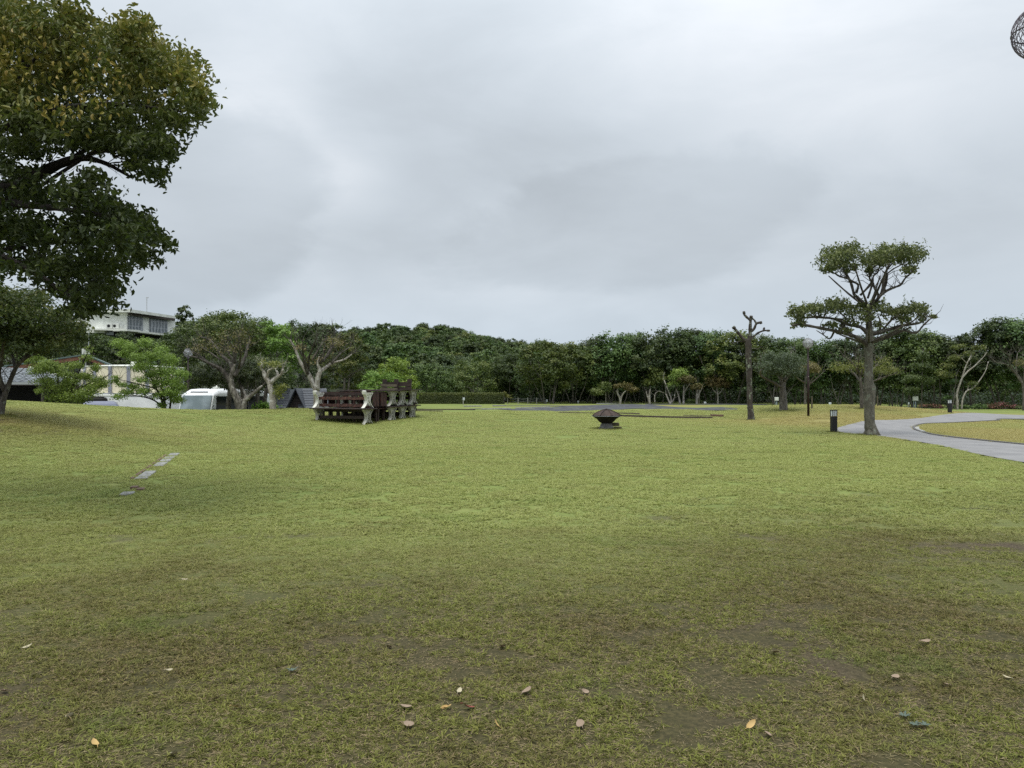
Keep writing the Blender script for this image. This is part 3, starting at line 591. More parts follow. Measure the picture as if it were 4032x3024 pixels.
# ---------- the pruned two-tier tree beside the path
def z7(x, y): return (3000 + x / 3.072, 930 + y / 3.072)
def umbrella_tree():
    r_ = np.random.default_rng(5); B = gnd(3431, 1716); D = B.y; root = tree_root('pruned_tree', B, 'tall pruned tree with two flat leafy tiers beside the curving path'); k = D / F
    def W(u, v, dy=0.0): p = at(u, v, D + dy); return Vector((p.x - B.x, p.y - B.y, p.z - B.z))
    mb = MB(); T = [(3431, 1718, 32), (3430, 1708, 26), (3427, 1690, 21.5), (3424, 1655, 19), (3423, 1610, 19), (3424, 1560, 22), (3424, 1530, 23), (3420, 1505, 17.5), (3421, 1450, 16), (3421, 1380, 16), (3423, 1345, 17), (3423, 1310, 14), (3421, 1260, 11), (3420, 1200, 10)]
    pts = [W(u, v) for u, v, _ in T]; rad = [a * k for _, _, a in T]; q = smooth_pts(pts, 4); rr = np.interp(np.linspace(0, len(rad) - 1, len(q)), range(len(rad)), rad)
    rr = [a * r_.uniform(.95, 1.05) for a in rr]; mb.tube(q, rr, 18)
    for a in range(7): # root flare
        an = a * 2 * PI / 7 + .3; mb.tube([Vector((math.cos(an) * .05, math.sin(an) * .05, .42)), Vector((math.cos(an) * .17, math.sin(an) * .17, .12)), Vector((math.cos(an) * .33, math.sin(an) * .33, -.06))], [.09, .085, .04], 7)
    mb.build('trunk', M['bark_grey'], root, smooth=True)
    limbs = [([(1275, 850), (1150, 735), (1115, 700), (1075, 560), (1010, 440), (985, 380), (960, 300)], 11, 4), ([(1140, 690), (1165, 590), (1090, 545), (1030, 510), (950, 490), (880, 450), (830, 420)], 6, 3), ([(1190, 715), (1320, 570), (1300, 500), (1320, 400), (1340, 300)], 6, 3),
        ([(1280, 750), (1310, 660), (1340, 560), (1350, 480), (1400, 440), (1420, 370), (1460, 300)], 5.5, 3), ([(1300, 830), (1410, 740), (1360, 620), (1335, 540)], 8, 5), ([(1400, 760), (1445, 690), (1470, 560), (1500, 450), (1520, 400), (1600, 300)], 7, 3), ([(1440, 700), (1490, 600), (1510, 480), (1490, 440)], 7, 6),
        ([(1380, 790), (1430, 725), (1500, 665), (1600, 620), (1680, 585), (1740, 500), (1820, 430), (1850, 350)], 10, 3), ([(1520, 450), (1600, 390), (1700, 340), (1800, 280)], 4, 2),
        ([(1290, 1190), (1210, 1110), (1130, 1085), (1040, 1070), (870, 1000), (650, 980), (450, 990), (380, 950)], 13, 4), ([(1290, 1340), (1180, 1240), (1050, 1190), (900, 1150), (700, 1110), (480, 1070), (370, 1080)], 15, 5), ([(1090, 1210), (1010, 1130), (965, 1060)], 13, 11),
        ([(1060, 1080), (980, 1010), (800, 990), (640, 960)], 5, 2.5), ([(1070, 1040), (930, 910), (860, 860)], 5, 2.5), ([(1130, 1080), (1090, 960), (1080, 850)], 6, 3), ([(870, 1160), (820, 1240), (740, 1190), (660, 1140)], 5, 2),
        ([(1300, 1190), (1430, 1160), (1600, 1110), (1700, 1080), (1850, 1060), (1950, 1030), (2000, 960)], 14, 3), ([(1340, 1260), (1500, 1200), (1700, 1140), (1860, 1170), (1950, 1080), (2050, 990), (2120, 950)], 9, 2.5), ([(1430, 1160), (1430, 1030), (1400, 950)], 6, 3),
        ([(1450, 1150), (1560, 1020), (1650, 960)], 6, 3), ([(1690, 1100), (1690, 1000), (1700, 900)], 6, 3), ([(1750, 1075), (1850, 1010), (1900, 930)], 4, 2), ([(1350, 1280), (1500, 1230), (1650, 1170), (1800, 1100)], 10, 4), ([(1290, 1180), (1300, 1000), (1290, 830)], 14, 9)]
    tips = []
    for i, (pp, r0, r1) in enumerate(limbs):
        mb = MB(); dep = r_.uniform(-1.2, 1.2) if i not in (0, 7, 9, 16, 23) else r_.uniform(-.4, .4); m_ = len(pp); P_ = [W(*z7(x, y), dep * (j / (m_ - 1)) + (r_.normal(0, .05) if 0 < j else 0)) for j, (x, y) in enumerate(pp)]
        knobbly(mb, P_, r0 * k * (.62 if r0 > 8 else .8), r1 * k * .8, r_, 8, 4, .16)
        for j in range(2, m_ - 1): # twigs
            for _ in range(3): grow(mb, r_, P_[j], (r_.normal(0, .8), r_.normal(0, .8), r_.uniform(.3, 1)), r_.uniform(.25, .5), .014, 1, .6, .3, 2, (1, 2), n=4)
        mb.build('branch', M['bark_limb'], root, smooth=True)
    # limbs that lean toward and away from the viewer
    for j in range(9):
        mb = MB(); a = [1.2, 1.9, 4.3, 5.0, 1.57, 4.7, .9, 2.2, 4.0][j]; hi = j >= 5; z0 = 4.6 if hi else 3.35; s_ = 1.6 if hi else 1.9
        p0 = W(3421, 1716 - z0 / k); P_ = [p0, p0 + Vector((math.cos(a) * .5 * s_, math.sin(a) * .5 * s_, .25 + .4 * hi)), p0 + Vector((math.cos(a) * s_, math.sin(a) * s_, .6 + .8 * hi))]
        knobbly(mb, P_, .05, .02, r_, 7, 4, .12); mb.build('branch', M['bark_limb'], root, smooth=True)
    U = [(840, 290, 150, 140), (1000, 230, 140, 130), (1100, 200, 120, 115), (800, 400, 90, 55), (1080, 400, 70, 80), (1300, 300, 130, 110), (1500, 220, 150, 110), (1300, 420, 70, 50), (1650, 220, 150, 110), (1800, 240, 140, 120), (1890, 220, 80, 95), (1780, 420, 80, 60), (920, 360, 90, 80), (1420, 330, 90, 60)]
    Lw = [(420, 930, 95, 85), (450, 1060, 80, 55), (560, 900, 110, 75), (700, 900, 120, 75), (850, 850, 120, 85), (950, 820, 95, 65), (1100, 920, 110, 110), (1120, 1050, 60, 60), (1300, 940, 90, 100), (1400, 850, 100, 90), (1280, 1010, 70, 70), (1550, 930, 110, 80), (1700, 930, 120, 85), (1850, 900, 125, 95), (1950, 960, 70, 70), (850, 1080, 90, 35), (1020, 1150, 80, 40), (1420, 1080, 90, 35), (1720, 1010, 90, 40), (1200, 850, 70, 60), (2060, 980, 50, 25)]
    lb = []
    for (x, y, a, c_), ny in [(q, 3) for q in U] + [(q, 3) for q in Lw]:
        for s_ in range(ny):
            rx = a * k / 3.072 * 1.06; rz = c_ * k / 3.072 * 1.08; dy = [-1, 0, 1][s_] * r_.uniform(.5, 1.25) if ny == 3 else 0; p = W(*z7(x, y), dy); lb.append((p.x, p.y, p.z, rx * r_.uniform(.85, 1.05), min(.6, rx * 1.3), rz * r_.uniform(.8, 1.0)))
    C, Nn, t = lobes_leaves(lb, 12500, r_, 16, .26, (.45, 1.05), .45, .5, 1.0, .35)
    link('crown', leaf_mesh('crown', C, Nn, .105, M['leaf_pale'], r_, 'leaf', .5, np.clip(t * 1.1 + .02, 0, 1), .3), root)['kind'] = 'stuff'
    # pale new shoots on the upper rim
    sh = MB(); SC = []
    for _ in range(90):
        q = lb[int(r_.integers(0, len(lb)))]; p = Vector((q[0] + r_.uniform(-1, 1) * q[3], q[1] + r_.uniform(-1, 1) * q[4], q[2] + q[5] * r_.uniform(.5, .95))); d = Vector((r_.normal(0, .45), r_.normal(0, .45), 1)).normalized() * r_.uniform(.12, .34)
        sh.tube([p, p + d * .5, p + d], [.005, .004, .002], 3, cap=False)
        for f in np.linspace(.25, 1, 6): SC.append(tuple(p + d * float(f) + Vector(r_.normal(0, .025, 3))))
    SC = np.array(SC); so = sh.build('shoot', M['leaf_yg'], root); so['kind'] = 'stuff'
    link('new_leaves', leaf_mesh('new_leaves', SC, r_.normal(0, 1, (len(SC), 3)), .07, M['leaf_pale'], r_, 'leaf', .45, np.full(len(SC), .97)), root)['kind'] = 'stuff'
    return root
umbrella_tree()
# ---------- bare lopped trunk left of it
def lopped_tree():
    r_ = np.random.default_rng(8); B = gnd(2956, 1656); D = B.y; k = D / F; root = tree_root('lopped_tree', B, 'leafless lopped tree with stub branches standing alone on the lawn')
    def z8(x, y): return (2700 + x / 2.765, 1200 + y / 2.765)
    def W(x, y, dy=0): p = at(*z8(x, y), D + dy); return p - B
    mb = MB(); T = [(712, 1275, 60), (712, 1262, 46), (712, 1225, 39), (706, 1160, 34), (698, 1080, 30), (698, 1000, 32), (694, 900, 30), (690, 780, 32), (686, 650, 32), (682, 550, 33), (682, 460, 33), (676, 400, 34), (672, 370, 26)]
    q = smooth_pts([W(a, b_) for a, b_, _ in T], 4); rr = np.interp(np.linspace(0, len(T) - 1, len(q)), range(len(T)), [t[2] / 2.765 * k for t in T]); mb.tube(q, [a * r_.uniform(.93, 1.07) for a in rr], 14); mb.build('trunk', M['bark_dead'], root, smooth=True)
    for pp, a, c_, e in (([(665, 400), (625, 370), (575, 310), (525, 250)], 19, 15, 0), ([(690, 390), (700, 330), (702, 250), (705, 190), (712, 135)], 22, 14, .0), ([(705, 170), (670, 140), (640, 110), (635, 88)], 13, 12, .1), ([(705, 295), (745, 260), (770, 205), (815, 195)], 15, 12, -.2), ([(770, 205), (745, 165), (722, 150)], 11, 8, .1),
                          ([(700, 385), (740, 345), (790, 305), (850, 282), (900, 282)], 13, 9, .3), ([(845, 285), (852, 262)], 9, 9, .3), ([(660, 405), (590, 400), (520, 412), (500, 425)], 8, 3, .4), ([(690, 470), (780, 480), (830, 450)], 6, 2, .5)):
        mb = MB(); P_ = [W(x, y, e * j / len(pp)) for j, (x, y) in enumerate(pp)]; knobbly(mb, P_, a / 2.765 * k, c_ / 2.765 * k, r_, 9, 4, .14)
        if c_ > 7: mb.tube([P_[-1] - (P_[-1] - P_[-2]).normalized() * .05, P_[-1] + (P_[-1] - P_[-2]).normalized() * .08], [c_ * 1.45 / 2.765 * k, c_ * 1.2 / 2.765 * k], 8)
        mb.build('branch', M['bark_dead'], root, smooth=True)
    return root
lopped_tree()
# ---------- generic trees
def lobed_crown(r_, H, R_, base=.32, n=22, flat=1.0, lob=.36, top=1.0):
    """lobes on a dome of radius R_, from base*H up to H"""
    o = []; zc_ = H * (base + (1 - base) * .42); rz = H * (1 - base) * .52
    for i in range(n):
        a = i * 2.39996 + r_.uniform(-.3, .3); q = (i + .5) / n; ph = math.acos(1 - 1.75 * q); rr = lob * R_ * r_.uniform(.75, 1.25)
        o.append((math.sin(ph) * math.cos(a) * R_ * .72 * r_.uniform(.85, 1.15), math.sin(ph) * math.sin(a) * R_ * .72 * r_.uniform(.85, 1.15), zc_ + math.cos(ph) * rz * .75 * r_.uniform(.85, 1.12) * top, rr, rr, rr * .75 * flat))
    lo = min(q[2] - q[5] * .6 for q in o); hi = max(q[2] + q[5] * .85 for q in o); s_ = (H - base * H) / (hi - lo)
    return [(a, b_, base * H + (c_ - lo) * s_, d_, e_, f_) for a, b_, c_, d_, e_, f_ in o]
def proto_tree(seed, H, R_, nleaf, size, mat, trunkmat, base=.32, nl=22, flat=1.0, stems=1, lean=.12, tr=.13, shape='card', lob=.36, clump=26, csig=.28, fork=2, aspect=.6):
    r_ = np.random.default_rng(seed); lb = lobed_crown(r_, H, R_, base, nl, flat, lob); C, Nn, t = lobes_leaves(lb, nleaf, r_, clump, csig * .85, tone=.65)
    cm = leaf_mesh('crown', C, Nn, size, mat, r_, shape, aspect, t); mb = MB()
    for s_ in range(stems):
        a = r_.uniform(0, 2 * PI); off = .25 * R_ * (stems > 1); p = (math.cos(a) * off * .5, math.sin(a) * off * .5, -.25); d = (math.cos(a) * lean * r_.uniform(.4, 2.0), math.sin(a) * lean * r_.uniform(.4, 2.0), 1)
        grow(mb, r_, p, d, H * (base + .18), tr * r_.uniform(.6, 1.1), fork, .5, .25, 5, (2, 3), .55, .10, n=6)
    return cm, mb.mesh('trunk', trunkmat, smooth=True)
def place(name, proto, loc, rz, s, label, cat='tree', group=None, stuff=True):
    root = tree_root(name, loc, label, cat, group); root.rotation_euler = (0, 0, rz); root.scale = s if hasattr(s, '__len__') else (s, s, s)
    c = link('crown', proto[0], root); c['kind'] = 'stuff'; link('trunk', proto[1], root); return root
WP = [proto_tree(21, 9.0, 3.6, 9000, .30, M['leaf_wood'], M['bark_wood'], .26, 26, .95, 3, .16, .10), proto_tree(22, 9.5, 3.0, 8000, .30, M['leaf_dark'], M['bark_wood'], .30, 24, 1.1, 3, .14, .09), proto_tree(23, 8.5, 3.8, 9000, .28, M['leaf_dark'], M['bark_wood'], .34, 30, .7, 4, .22, .08, lob=.30),
      proto_tree(24, 10.0, 3.4, 9500, .30, M['leaf_wood'], M['bark_wood'], .22, 24, 1.0, 2, .12, .11, lob=.42)]
WG = proto_tree(25, 9.0, 4.0, 9000, .28, M['leaf_olive'], M['bark_wood'], .25, 34, .75, 4, .2, .09, lob=.28)
# tree line at the far side of the lawn: (u of the trunk, depth, top v, radius factor, proto, label)
rowlab = [(2010, 112, 1395, 1.0, 0, 'green tree of the wood edge directly behind the rope fence'), (2090, 104, 1400, .8, 3, 'low green tree just left of the big domed tree at the wood edge'),
 (2165, 99, 1345, 1.15, 4, 'big domed olive topped tree of many stems in front of the wood edge'), (2262, 101, 1355, 1.0, 4, 'olive topped many stemmed tree merging with the big dome on its right side'), (2345, 103, 1338, .9, 1, 'dark tree behind the fire pit lid in the wood edge'),
 (2420, 101, 1320, 1.0, 0, 'tree of the wood edge above the low pollard with forked white stem'), (2500, 103, 1315, .85, 3, 'mid green tree of the wood edge right of the forked pollard'), (2570, 100, 1322, .9, 2, 'dark tree of the wood edge behind the two stemmed pollard'),
 (2650, 101, 1300, .9, 0, 'tall tree of the wood edge above the bright green pollard'), (2725, 103, 1303, .9, 1, 'tall tree of the wood edge between the bronze pollards'), (2800, 100, 1310, .95, 3, 'tree of the wood edge above the round bronze pollard'),
 (2880, 98, 1308, 1.0, 4, 'paler domed tree of the wood edge left of the lopped tree'), (2975, 98, 1322, .95, 2, 'dark tree of the wood edge right behind the lopped tree'), (3060, 96, 1338, .95, 0, 'bright topped tree of the wood edge above the grey green tree'),
 (3140, 97, 1337, .85, 3, 'tree of the wood edge just left of the globe lamp'), (3225, 96, 1345, .9, 0, 'tree of the wood edge just right of the globe lamp'), (3300, 95, 1345, .9, 1, 'dark tree of the wood edge between globe lamp and pruned tree'),
 (3370, 95, 1335, .9, 2, 'dark tree of the wood edge left of the pruned trunk'), (3450, 93, 1325, .95, 1, 'dark tree of the wood edge right behind the pruned trunk'), (3530, 92, 1295, .95, 3, 'tall tree of the wood edge under the right tip of the pruned tree'),
 (3610, 91, 1305, .95, 0, 'tree of the wood edge above the utility box beside the path'), (3690, 91, 1322, .9, 2, 'dark tree of the wood edge left of the leaning pale stems'), (3770, 90, 1352, .9, 1, 'dark tree of the wood edge above the farther bollard light'),
 (3845, 89, 1315, .9, 2, 'rounded dark tree of the wood edge right of the farther bollard light'), (3935, 88, 1268, .95, 1, 'tall open crowned tree showing sky gaps near the end of the wood edge'), (4025, 87, 1255, 1.0, 3, 'tallest tree of the wood edge at its near end'), (4120, 86, 1270, 1.0, 0, None), (4220, 85, 1270, 1.0, 1, None)]
rr_ = np.random.default_rng(77)
for i, (u, D, tv, rf, pk, lab) in enumerate(rowlab):
    x = ray(u, 1590)[0] * D; b0 = on(x, D); top = at(u, tv, D).z; pr = (WP + [WG])[pk]; Hn = [9.0, 9.5, 8.5, 10.0, 9.0][pk]; s = (top - b0.z) / (Hn * .97)
    place('woodland_tree', pr, b0, rr_.uniform(0, 2 * PI), (s * rf * 1.1, s * rf * 1.1, s), lab or ('woodland tree just beyond the right end of the view' if u < 4200 else 'last woodland tree well beyond the right end of the view'), 'tree', 'trees along the wood edge')
# ---------- hill and the wood that covers it
def hill(x, y):
    b0 = G(x, y) * (1 - sstep(100, 130, y)); t = sstep(128, 215, y); a = np.arctan2(x, y) * 180 / PI
    prof = np.interp(a, [-36, -28, -20, -14.5, -12.5, -9.5, -5.5, -3.5, 0, 2, 6, 15, 25, 36], [19, 18, 17.5, 17.5, 17.4, 18.2, 18.6, 17.6, 14.6, 13.4, 12.0, 10.0, 9, 9])
    h = t * (prof - 5.2) * (y / 215) ** .5
    lx = np.interp(a, [-36, -31, -24, -16, -12, -7, -5], [1, 1, 1, .85, .6, .15, 0]); h2 = sstep(74, 112, y) * 6.8 * lx; return np.maximum(h, h2 * np.where(y > 112, 1, 1)) + b0
hx = axis([(-180, 170, 5)]); hy = axis([(68, 330, 5)]); HX, HY = np.meshgrid(hx, hy); HZ = hill(HX, HY); HZ = HZ - 1.2 * (1 - sstep(.3, 1.5, HZ - G(HX, HY) * (HY < 130)))
i3 = np.arange(HX.size).reshape(HX.shape); ff = np.stack([i3[:-1, :-1], i3[:-1, 1:], i3[1:, 1:], i3[1:, :-1]], -1).reshape(-1, 4)
M['forestfloor'] = simple('forest floor', (.030, .038, .016), .9, var=.4, scale=.5)
link('hill', fast_mesh('hill', np.stack([HX.ravel(), HY.ravel(), HZ.ravel()], 1), ff, (M['forestfloor'],), smooth=True))['kind'] = 'structure'
FP = [proto_tree(31, 8.0, 3.4, 3800, .42, M['leaf_wood'], M['bark_wood'], .22, 26, .8, 1, .1, .12, lob=.34)[0], proto_tree(32, 8.5, 3.0, 3800, .42, M['leaf_dark'], M['bark_wood'], .22, 24, .9, 1, .1, .12)[0], proto_tree(33, 7.5, 3.6, 3800, .40, M['leaf_wood'], M['bark_wood'], .22, 34, .65, 1, .1, .12, lob=.27)[0], proto_tree(34, 8.0, 3.1, 3600, .40, M['leaf_olive'], M['bark_wood'], .22, 30, .8, 1, .1, .12, lob=.3)[0], proto_tree(35, 9.0, 2.8, 3600, .42, M['leaf_wood'], M['bark_wood'], .2, 22, 1.0, 1, .1, .12)[0]]
r_ = np.random.default_rng(3); fx = []; 
for y in np.arange(104, 262, 4.3):
    for x in np.arange(-150, 130, 4.3): fx.append((x + r_.uniform(-1.9, 1.9), y + r_.uniform(-1.9, 1.9)))
fx = np.array(fx); ang = np.abs(np.arctan2(fx[:, 0], fx[:, 1])) * 180 / PI; k = ang < 37
house_u = lambda x, y: CX + F * x / y
uu = CX + F * fx[:, 0] / fx[:, 1]; k &= ~((fx[:, 1] < 128) & (uu < 760)); k &= ~((fx[:, 0] > -8) & (fx[:, 1] < 107)); k &= ~((fx[:, 1] < 116) & (uu < 2000))
fx = fx[k]; hz = np.where(fx[:, 1] < 128, hill(fx[:, 0], fx[:, 1]) , hill(fx[:, 0], fx[:, 1])); pk = r_.choice(5, len(fx), p=[.28, .26, .2, .1, .16])
rots = np.zeros((len(fx), 3)); rots[:, 2] = r_.uniform(0, 6.28, len(fx)); rots[:, 0] = r_.normal(0, .08, len(fx))
uf = CX + F * fx[:, 0] / fx[:, 1]; capv = np.interp(uf, [2000, 2150, 2300, 2450, 2650, 2900, 3100, 3450, 3600, 3850, 4032], [1320, 1330, 1335, 1325, 1315, 1322, 1345, 1345, 1310, 1340, 1300])
maxtop = CZ + (1552 - capv) / F * fx[:, 1]; scl = r_.uniform(.72, 1.0, len(fx)); lim = (maxtop - hz) / 8.2; scl = np.where(uf > 1950, np.clip(np.minimum(scl, lim), .35, 1.0), scl)
setp(scatter('forest', np.stack([fx[:, 0], fx[:, 1], hz - .9], 1), rots, scl, pk, FP), 'dense green wood covering the low hill')
# undergrowth that closes the foot of the wood
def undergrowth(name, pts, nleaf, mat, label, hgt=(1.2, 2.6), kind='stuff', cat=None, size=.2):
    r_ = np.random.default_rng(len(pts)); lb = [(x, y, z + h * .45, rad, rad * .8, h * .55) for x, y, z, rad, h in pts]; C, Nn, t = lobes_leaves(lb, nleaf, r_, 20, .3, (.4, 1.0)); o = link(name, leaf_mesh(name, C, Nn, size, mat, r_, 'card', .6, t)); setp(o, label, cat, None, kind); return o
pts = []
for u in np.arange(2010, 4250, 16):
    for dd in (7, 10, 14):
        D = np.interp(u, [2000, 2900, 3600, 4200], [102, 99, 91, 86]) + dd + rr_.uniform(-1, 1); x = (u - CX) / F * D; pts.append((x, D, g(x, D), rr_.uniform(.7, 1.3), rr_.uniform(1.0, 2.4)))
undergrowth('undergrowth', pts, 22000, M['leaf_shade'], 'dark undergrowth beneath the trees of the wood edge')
# slim stems in the shade of the wood edge
mb = MB(); r_ = np.random.default_rng(15)
for u in np.arange(2130, 4100, 37):
    D = np.interp(u, [2000, 2900, 3600, 4200], [100, 97, 90, 86]) + r_.uniform(-.5, 3.5); x = (u + r_.uniform(-8, 8) - CX) / F * D; z = g(x, D); grow(mb, r_, (x, D, z - .1), (r_.normal(0, .22), r_.normal(0, .1), 1), r_.uniform(1.6, 2.6), r_.uniform(.035, .075), 1, .35, .3, 5, (1, 2), .8, .12, n=5, rs=.75)
setp(mb.build('sapling_stems', M['bark_wood'], smooth=True), 'thin bare stems in the shade under the wood edge', None, None, 'stuff')
# ---------- middle ground trees seen one by one
def pixtree(name, base, D, label, stems, lobes, nleaf, lsize, lmat, bmat, seed, dep=1.2, shape='card', clump=20, csig=.3, shell=(.45, 1.03), twigs=2, cat='tree', group=None, aspect=.5, twig=(.4, .9), tw=.012, layers=3, tone=.5, depthspan=None, droop=0, twd=1, bmat2=None, nmain=4):
    """tree measured in the photo: stems [(points (u,v), r0, r1 in px)], lobes [(u,v,ru,rv)] given depth by layers around D"""
    r_ = np.random.default_rng(seed); B = Vector(base); k = D / F; root = tree_root(name, B, label, cat, group)
    W = lambda u, v, dy=0: at(u, v, D + dy) - B
    mb = MB(); mb2 = MB(); span = depthspan or dep; pale = mb
    for i, (pp, r0, r1) in enumerate(stems):
        e = 0 if i == 0 else r_.uniform(-1, 1) * span; m_ = len(pp); P_ = [W(u, v, e * (j / (m_ - 1)) ** 1.2) for j, (u, v) in enumerate(pp)]
        if i == 0: P_[0] = Vector((P_[0].x, 0, -.15))
        mb = pale if (i < nmain or not bmat2) else mb2
        knobbly(mb, P_, r0 * k, r1 * k, r_, 8, 3, .1); tgt = mb2 if bmat2 else mb
        for j in range(1, m_):
            for _ in range(twigs): grow(tgt, r_, P_[j], ((P_[j] - P_[j - 1]).normalized() * .8 + Vector((r_.normal(0, .7), r_.normal(0, .7), r_.uniform(-.1, .8)))), r_.uniform(*twig), tw, twd, .5, .25, 3, (1, 2), .8, .14, n=4)
    pale.build('trunk', bmat, root, smooth=True)
    if mb2.v: mb2.build('branches', bmat2, root, smooth=True)
    if nleaf:
        lb = []
        for (u, v, ru, rv) in lobes:
            for s_ in range(layers):
                dy = (s_ - (layers - 1) / 2) * 2 / max(1, layers - 1) * span * r_.uniform(.4, 1) if layers > 1 else 0
                p = W(u, v, dy); rx = ru * k; lb.append((p.x, p.y, p.z, rx * r_.uniform(.8, 1.05), min(rx, dep) * 1.0, rv * k * r_.uniform(.8, 1.05)))
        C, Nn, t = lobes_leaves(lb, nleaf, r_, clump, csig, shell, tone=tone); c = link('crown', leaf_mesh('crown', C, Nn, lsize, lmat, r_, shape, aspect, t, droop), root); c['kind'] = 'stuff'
    return root
def z4(x, y): return (600 + x / 2.765, 1200 + y / 2.765)
def Z(zf, pts): return [zf(*p) for p in pts]
# row of pruned trees on the rise
b1 = gnd(958, 1614, 30, 39.5)
pixtree('pollarded_tree', b1, b1.y, 'pollarded pale barked tree with a double trunk in front of the white minibus', [
 (Z(z4, [(960, 1155), (945, 1080), (900, 980), (865, 900), (855, 800), (870, 730), (900, 640)]), 18, 6), (Z(z4, [(990, 1150), (1000, 1050), (1060, 1000), (1140, 930), (1200, 880)]), 13, 4), (Z(z4, [(1010, 1080), (1010, 980), (975, 900), (950, 820)]), 7, 3),
 (Z(z4, [(860, 860), (800, 770), (740, 700), (620, 640), (500, 580), (400, 560)]), 11, 2.5), (Z(z4, [(850, 820), (780, 720), (680, 700), (620, 650)]), 6, 2), (Z(z4, [(870, 760), (850, 640), (760, 560), (700, 470), (620, 380), (520, 350)]), 9, 2),
 (Z(z4, [(880, 740), (880, 620), (830, 520), (820, 400)]), 6, 2), (Z(z4, [(890, 780), (940, 690), (1000, 590), (1030, 480), (1060, 380)]), 11, 2.5), (Z(z4, [(900, 640), (890, 520), (930, 430), (940, 330)]), 6, 2), (Z(z4, [(940, 690), (960, 560), (950, 450)]), 6, 2), (Z(z4, [(740, 600), (600, 500), (480, 440)]), 4, 1.5), (Z(z4, [(620, 640), (520, 560), (430, 500)]), 4, 1.5)],
 [(*z4(600, 420), 45, 22), (*z4(780, 350), 50, 20), (*z4(950, 350), 40, 20), (*z4(480, 480), 30, 20), (*z4(700, 500), 40, 22), (*z4(880, 480), 40, 20), (*z4(1040, 420), 22, 20)], 1000, .12, M['leaf_bronze'], M['bark_pale'], 41, 1.6, clump=7, csig=.45, twigs=5, twig=(.25, .55), tw=.011, twd=2, bmat2=M['bark_limb'], nmain=3)
b2 = gnd(1078, 1614, 30, 40)
pixtree('pollarded_tree', b2, b2.y, 'slim pollarded pale tree with two stubby forks left of the slate cabins', [
 (Z(z4, [(1310, 1145), (1310, 1040), (1285, 900), (1270, 850), (1225, 780), (1210, 720)]), 13, 7), (Z(z4, [(1270, 870), (1340, 800), (1400, 760), (1420, 700)]), 9, 4), (Z(z4, [(1250, 790), (1265, 720), (1320, 690)]), 6, 3), (Z(z4, [(1215, 730), (1180, 690), (1200, 640)]), 5, 2), (Z(z4, [(1370, 770), (1345, 700)]), 5, 4)],
 [(*z4(1210, 640), 18, 14), (*z4(1330, 660), 26, 14), (*z4(1370, 960), 18, 30), (*z4(1400, 900), 22, 12)], 900, .11, M['leaf_yg'], M['bark_cut'], 42, .8, clump=8, csig=.4, twigs=2, twig=(.2, .5))
b3 = gnd(1247, 1612, 30, 41)
pixtree('pollarded_tree', b3, b3.y, 'pollarded pale tree with a wide fan of bare twigs behind the stacked tables', [
 (Z(z4, [(1785, 1150), (1785, 960), (1760, 880), (1700, 760), (1640, 670), (1600, 600), (1560, 500), (1500, 380)]), 14, 3), (Z(z4, [(1790, 930), (1800, 800), (1825, 720), (1800, 640), (1820, 560)]), 12, 3), (Z(z4, [(1815, 730), (1880, 690), (1950, 640), (2080, 600), (2170, 540)]), 9, 2),
 (Z(z4, [(1700, 770), (1660, 640), (1640, 520), (1640, 400)]), 8, 2), (Z(z4, [(1700, 720), (1700, 600), (1740, 480), (1790, 350)]), 6, 2), (Z(z4, [(1820, 640), (1870, 520), (1880, 360)]), 5, 1.5), (Z(z4, [(1860, 620), (1940, 480), (2020, 380)]), 5, 1.5), (Z(z4, [(1950, 640), (2040, 540), (2150, 460)]), 5, 1.5), (Z(z4, [(1900, 580), (1960, 460), (1950, 340)]), 4, 1.5), (Z(z4, [(1640, 560), (1590, 480), (1560, 400)]), 4, 1.5), (Z(z4, [(1740, 600), (1800, 500), (1860, 400)]), 4, 1.5)],
 [(*z4(1600, 480), 20, 18), (*z4(2000, 420), 40, 16), (*z4(1750, 600), 30, 12)], 500, .11, M['leaf_bronze'], M['bark_cut'], 43, 1.5, clump=8, csig=.5, twigs=6, twig=(.25, .5), tw=.011, twd=2, bmat2=M['bark_limb'], nmain=3)
# maples in fresh leaf behind the rise
def z3(x, y): return (x / 2.765, 1150 + y / 2.765)
M1 = [(400, 700, 90, 40), (520, 780, 100, 30), (450, 850, 120, 45), (620, 830, 110, 40), (700, 900, 100, 40), (820, 800, 90, 40), (980, 620, 40, 60), (950, 720, 70, 40), (1040, 830, 60, 50), (520, 980, 120, 50), (640, 1050, 130, 50), (760, 980, 110, 50), (900, 920, 90, 40), (1060, 960, 110, 22), (1120, 1000, 80, 20), (1020, 1030, 110, 24), (930, 1100, 130, 45), (600, 1150, 110, 50), (760, 1150, 120, 50), (900, 1180, 80, 30), (420, 1080, 50, 40), (330, 760, 60, 40)]
b4 = on(at(225, 1600, 37).x, 37.0)
pixtree('maple_tree', b4, 37.0, 'fresh green maple with wide layered sprays in front of the low tiled roof', [(Z(z3, [(620, 1330), (620, 1200), (625, 1050), (630, 900), (600, 800)]), 7, 2), (Z(z3, [(640, 1330), (740, 1150), (820, 950), (900, 780), (970, 620)]), 5, 1.2), (Z(z3, [(640, 1200), (800, 1080), (1000, 980), (1120, 950)]), 4, 1), (Z(z3, [(620, 1150), (500, 1000), (420, 850)]), 4, 1), (Z(z3, [(610, 1250), (520, 1120), (440, 1050)]), 4, 1)],
 [(*z3(x, y), a / 2.765, c_ / 2.765) for x, y, a, c_ in M1], 19000, .095, M['leaf_bright'], M['bark_dark'], 44, 1.5, clump=22, csig=.34, twigs=4, twig=(.4, .9), shell=(.3, 1.0))
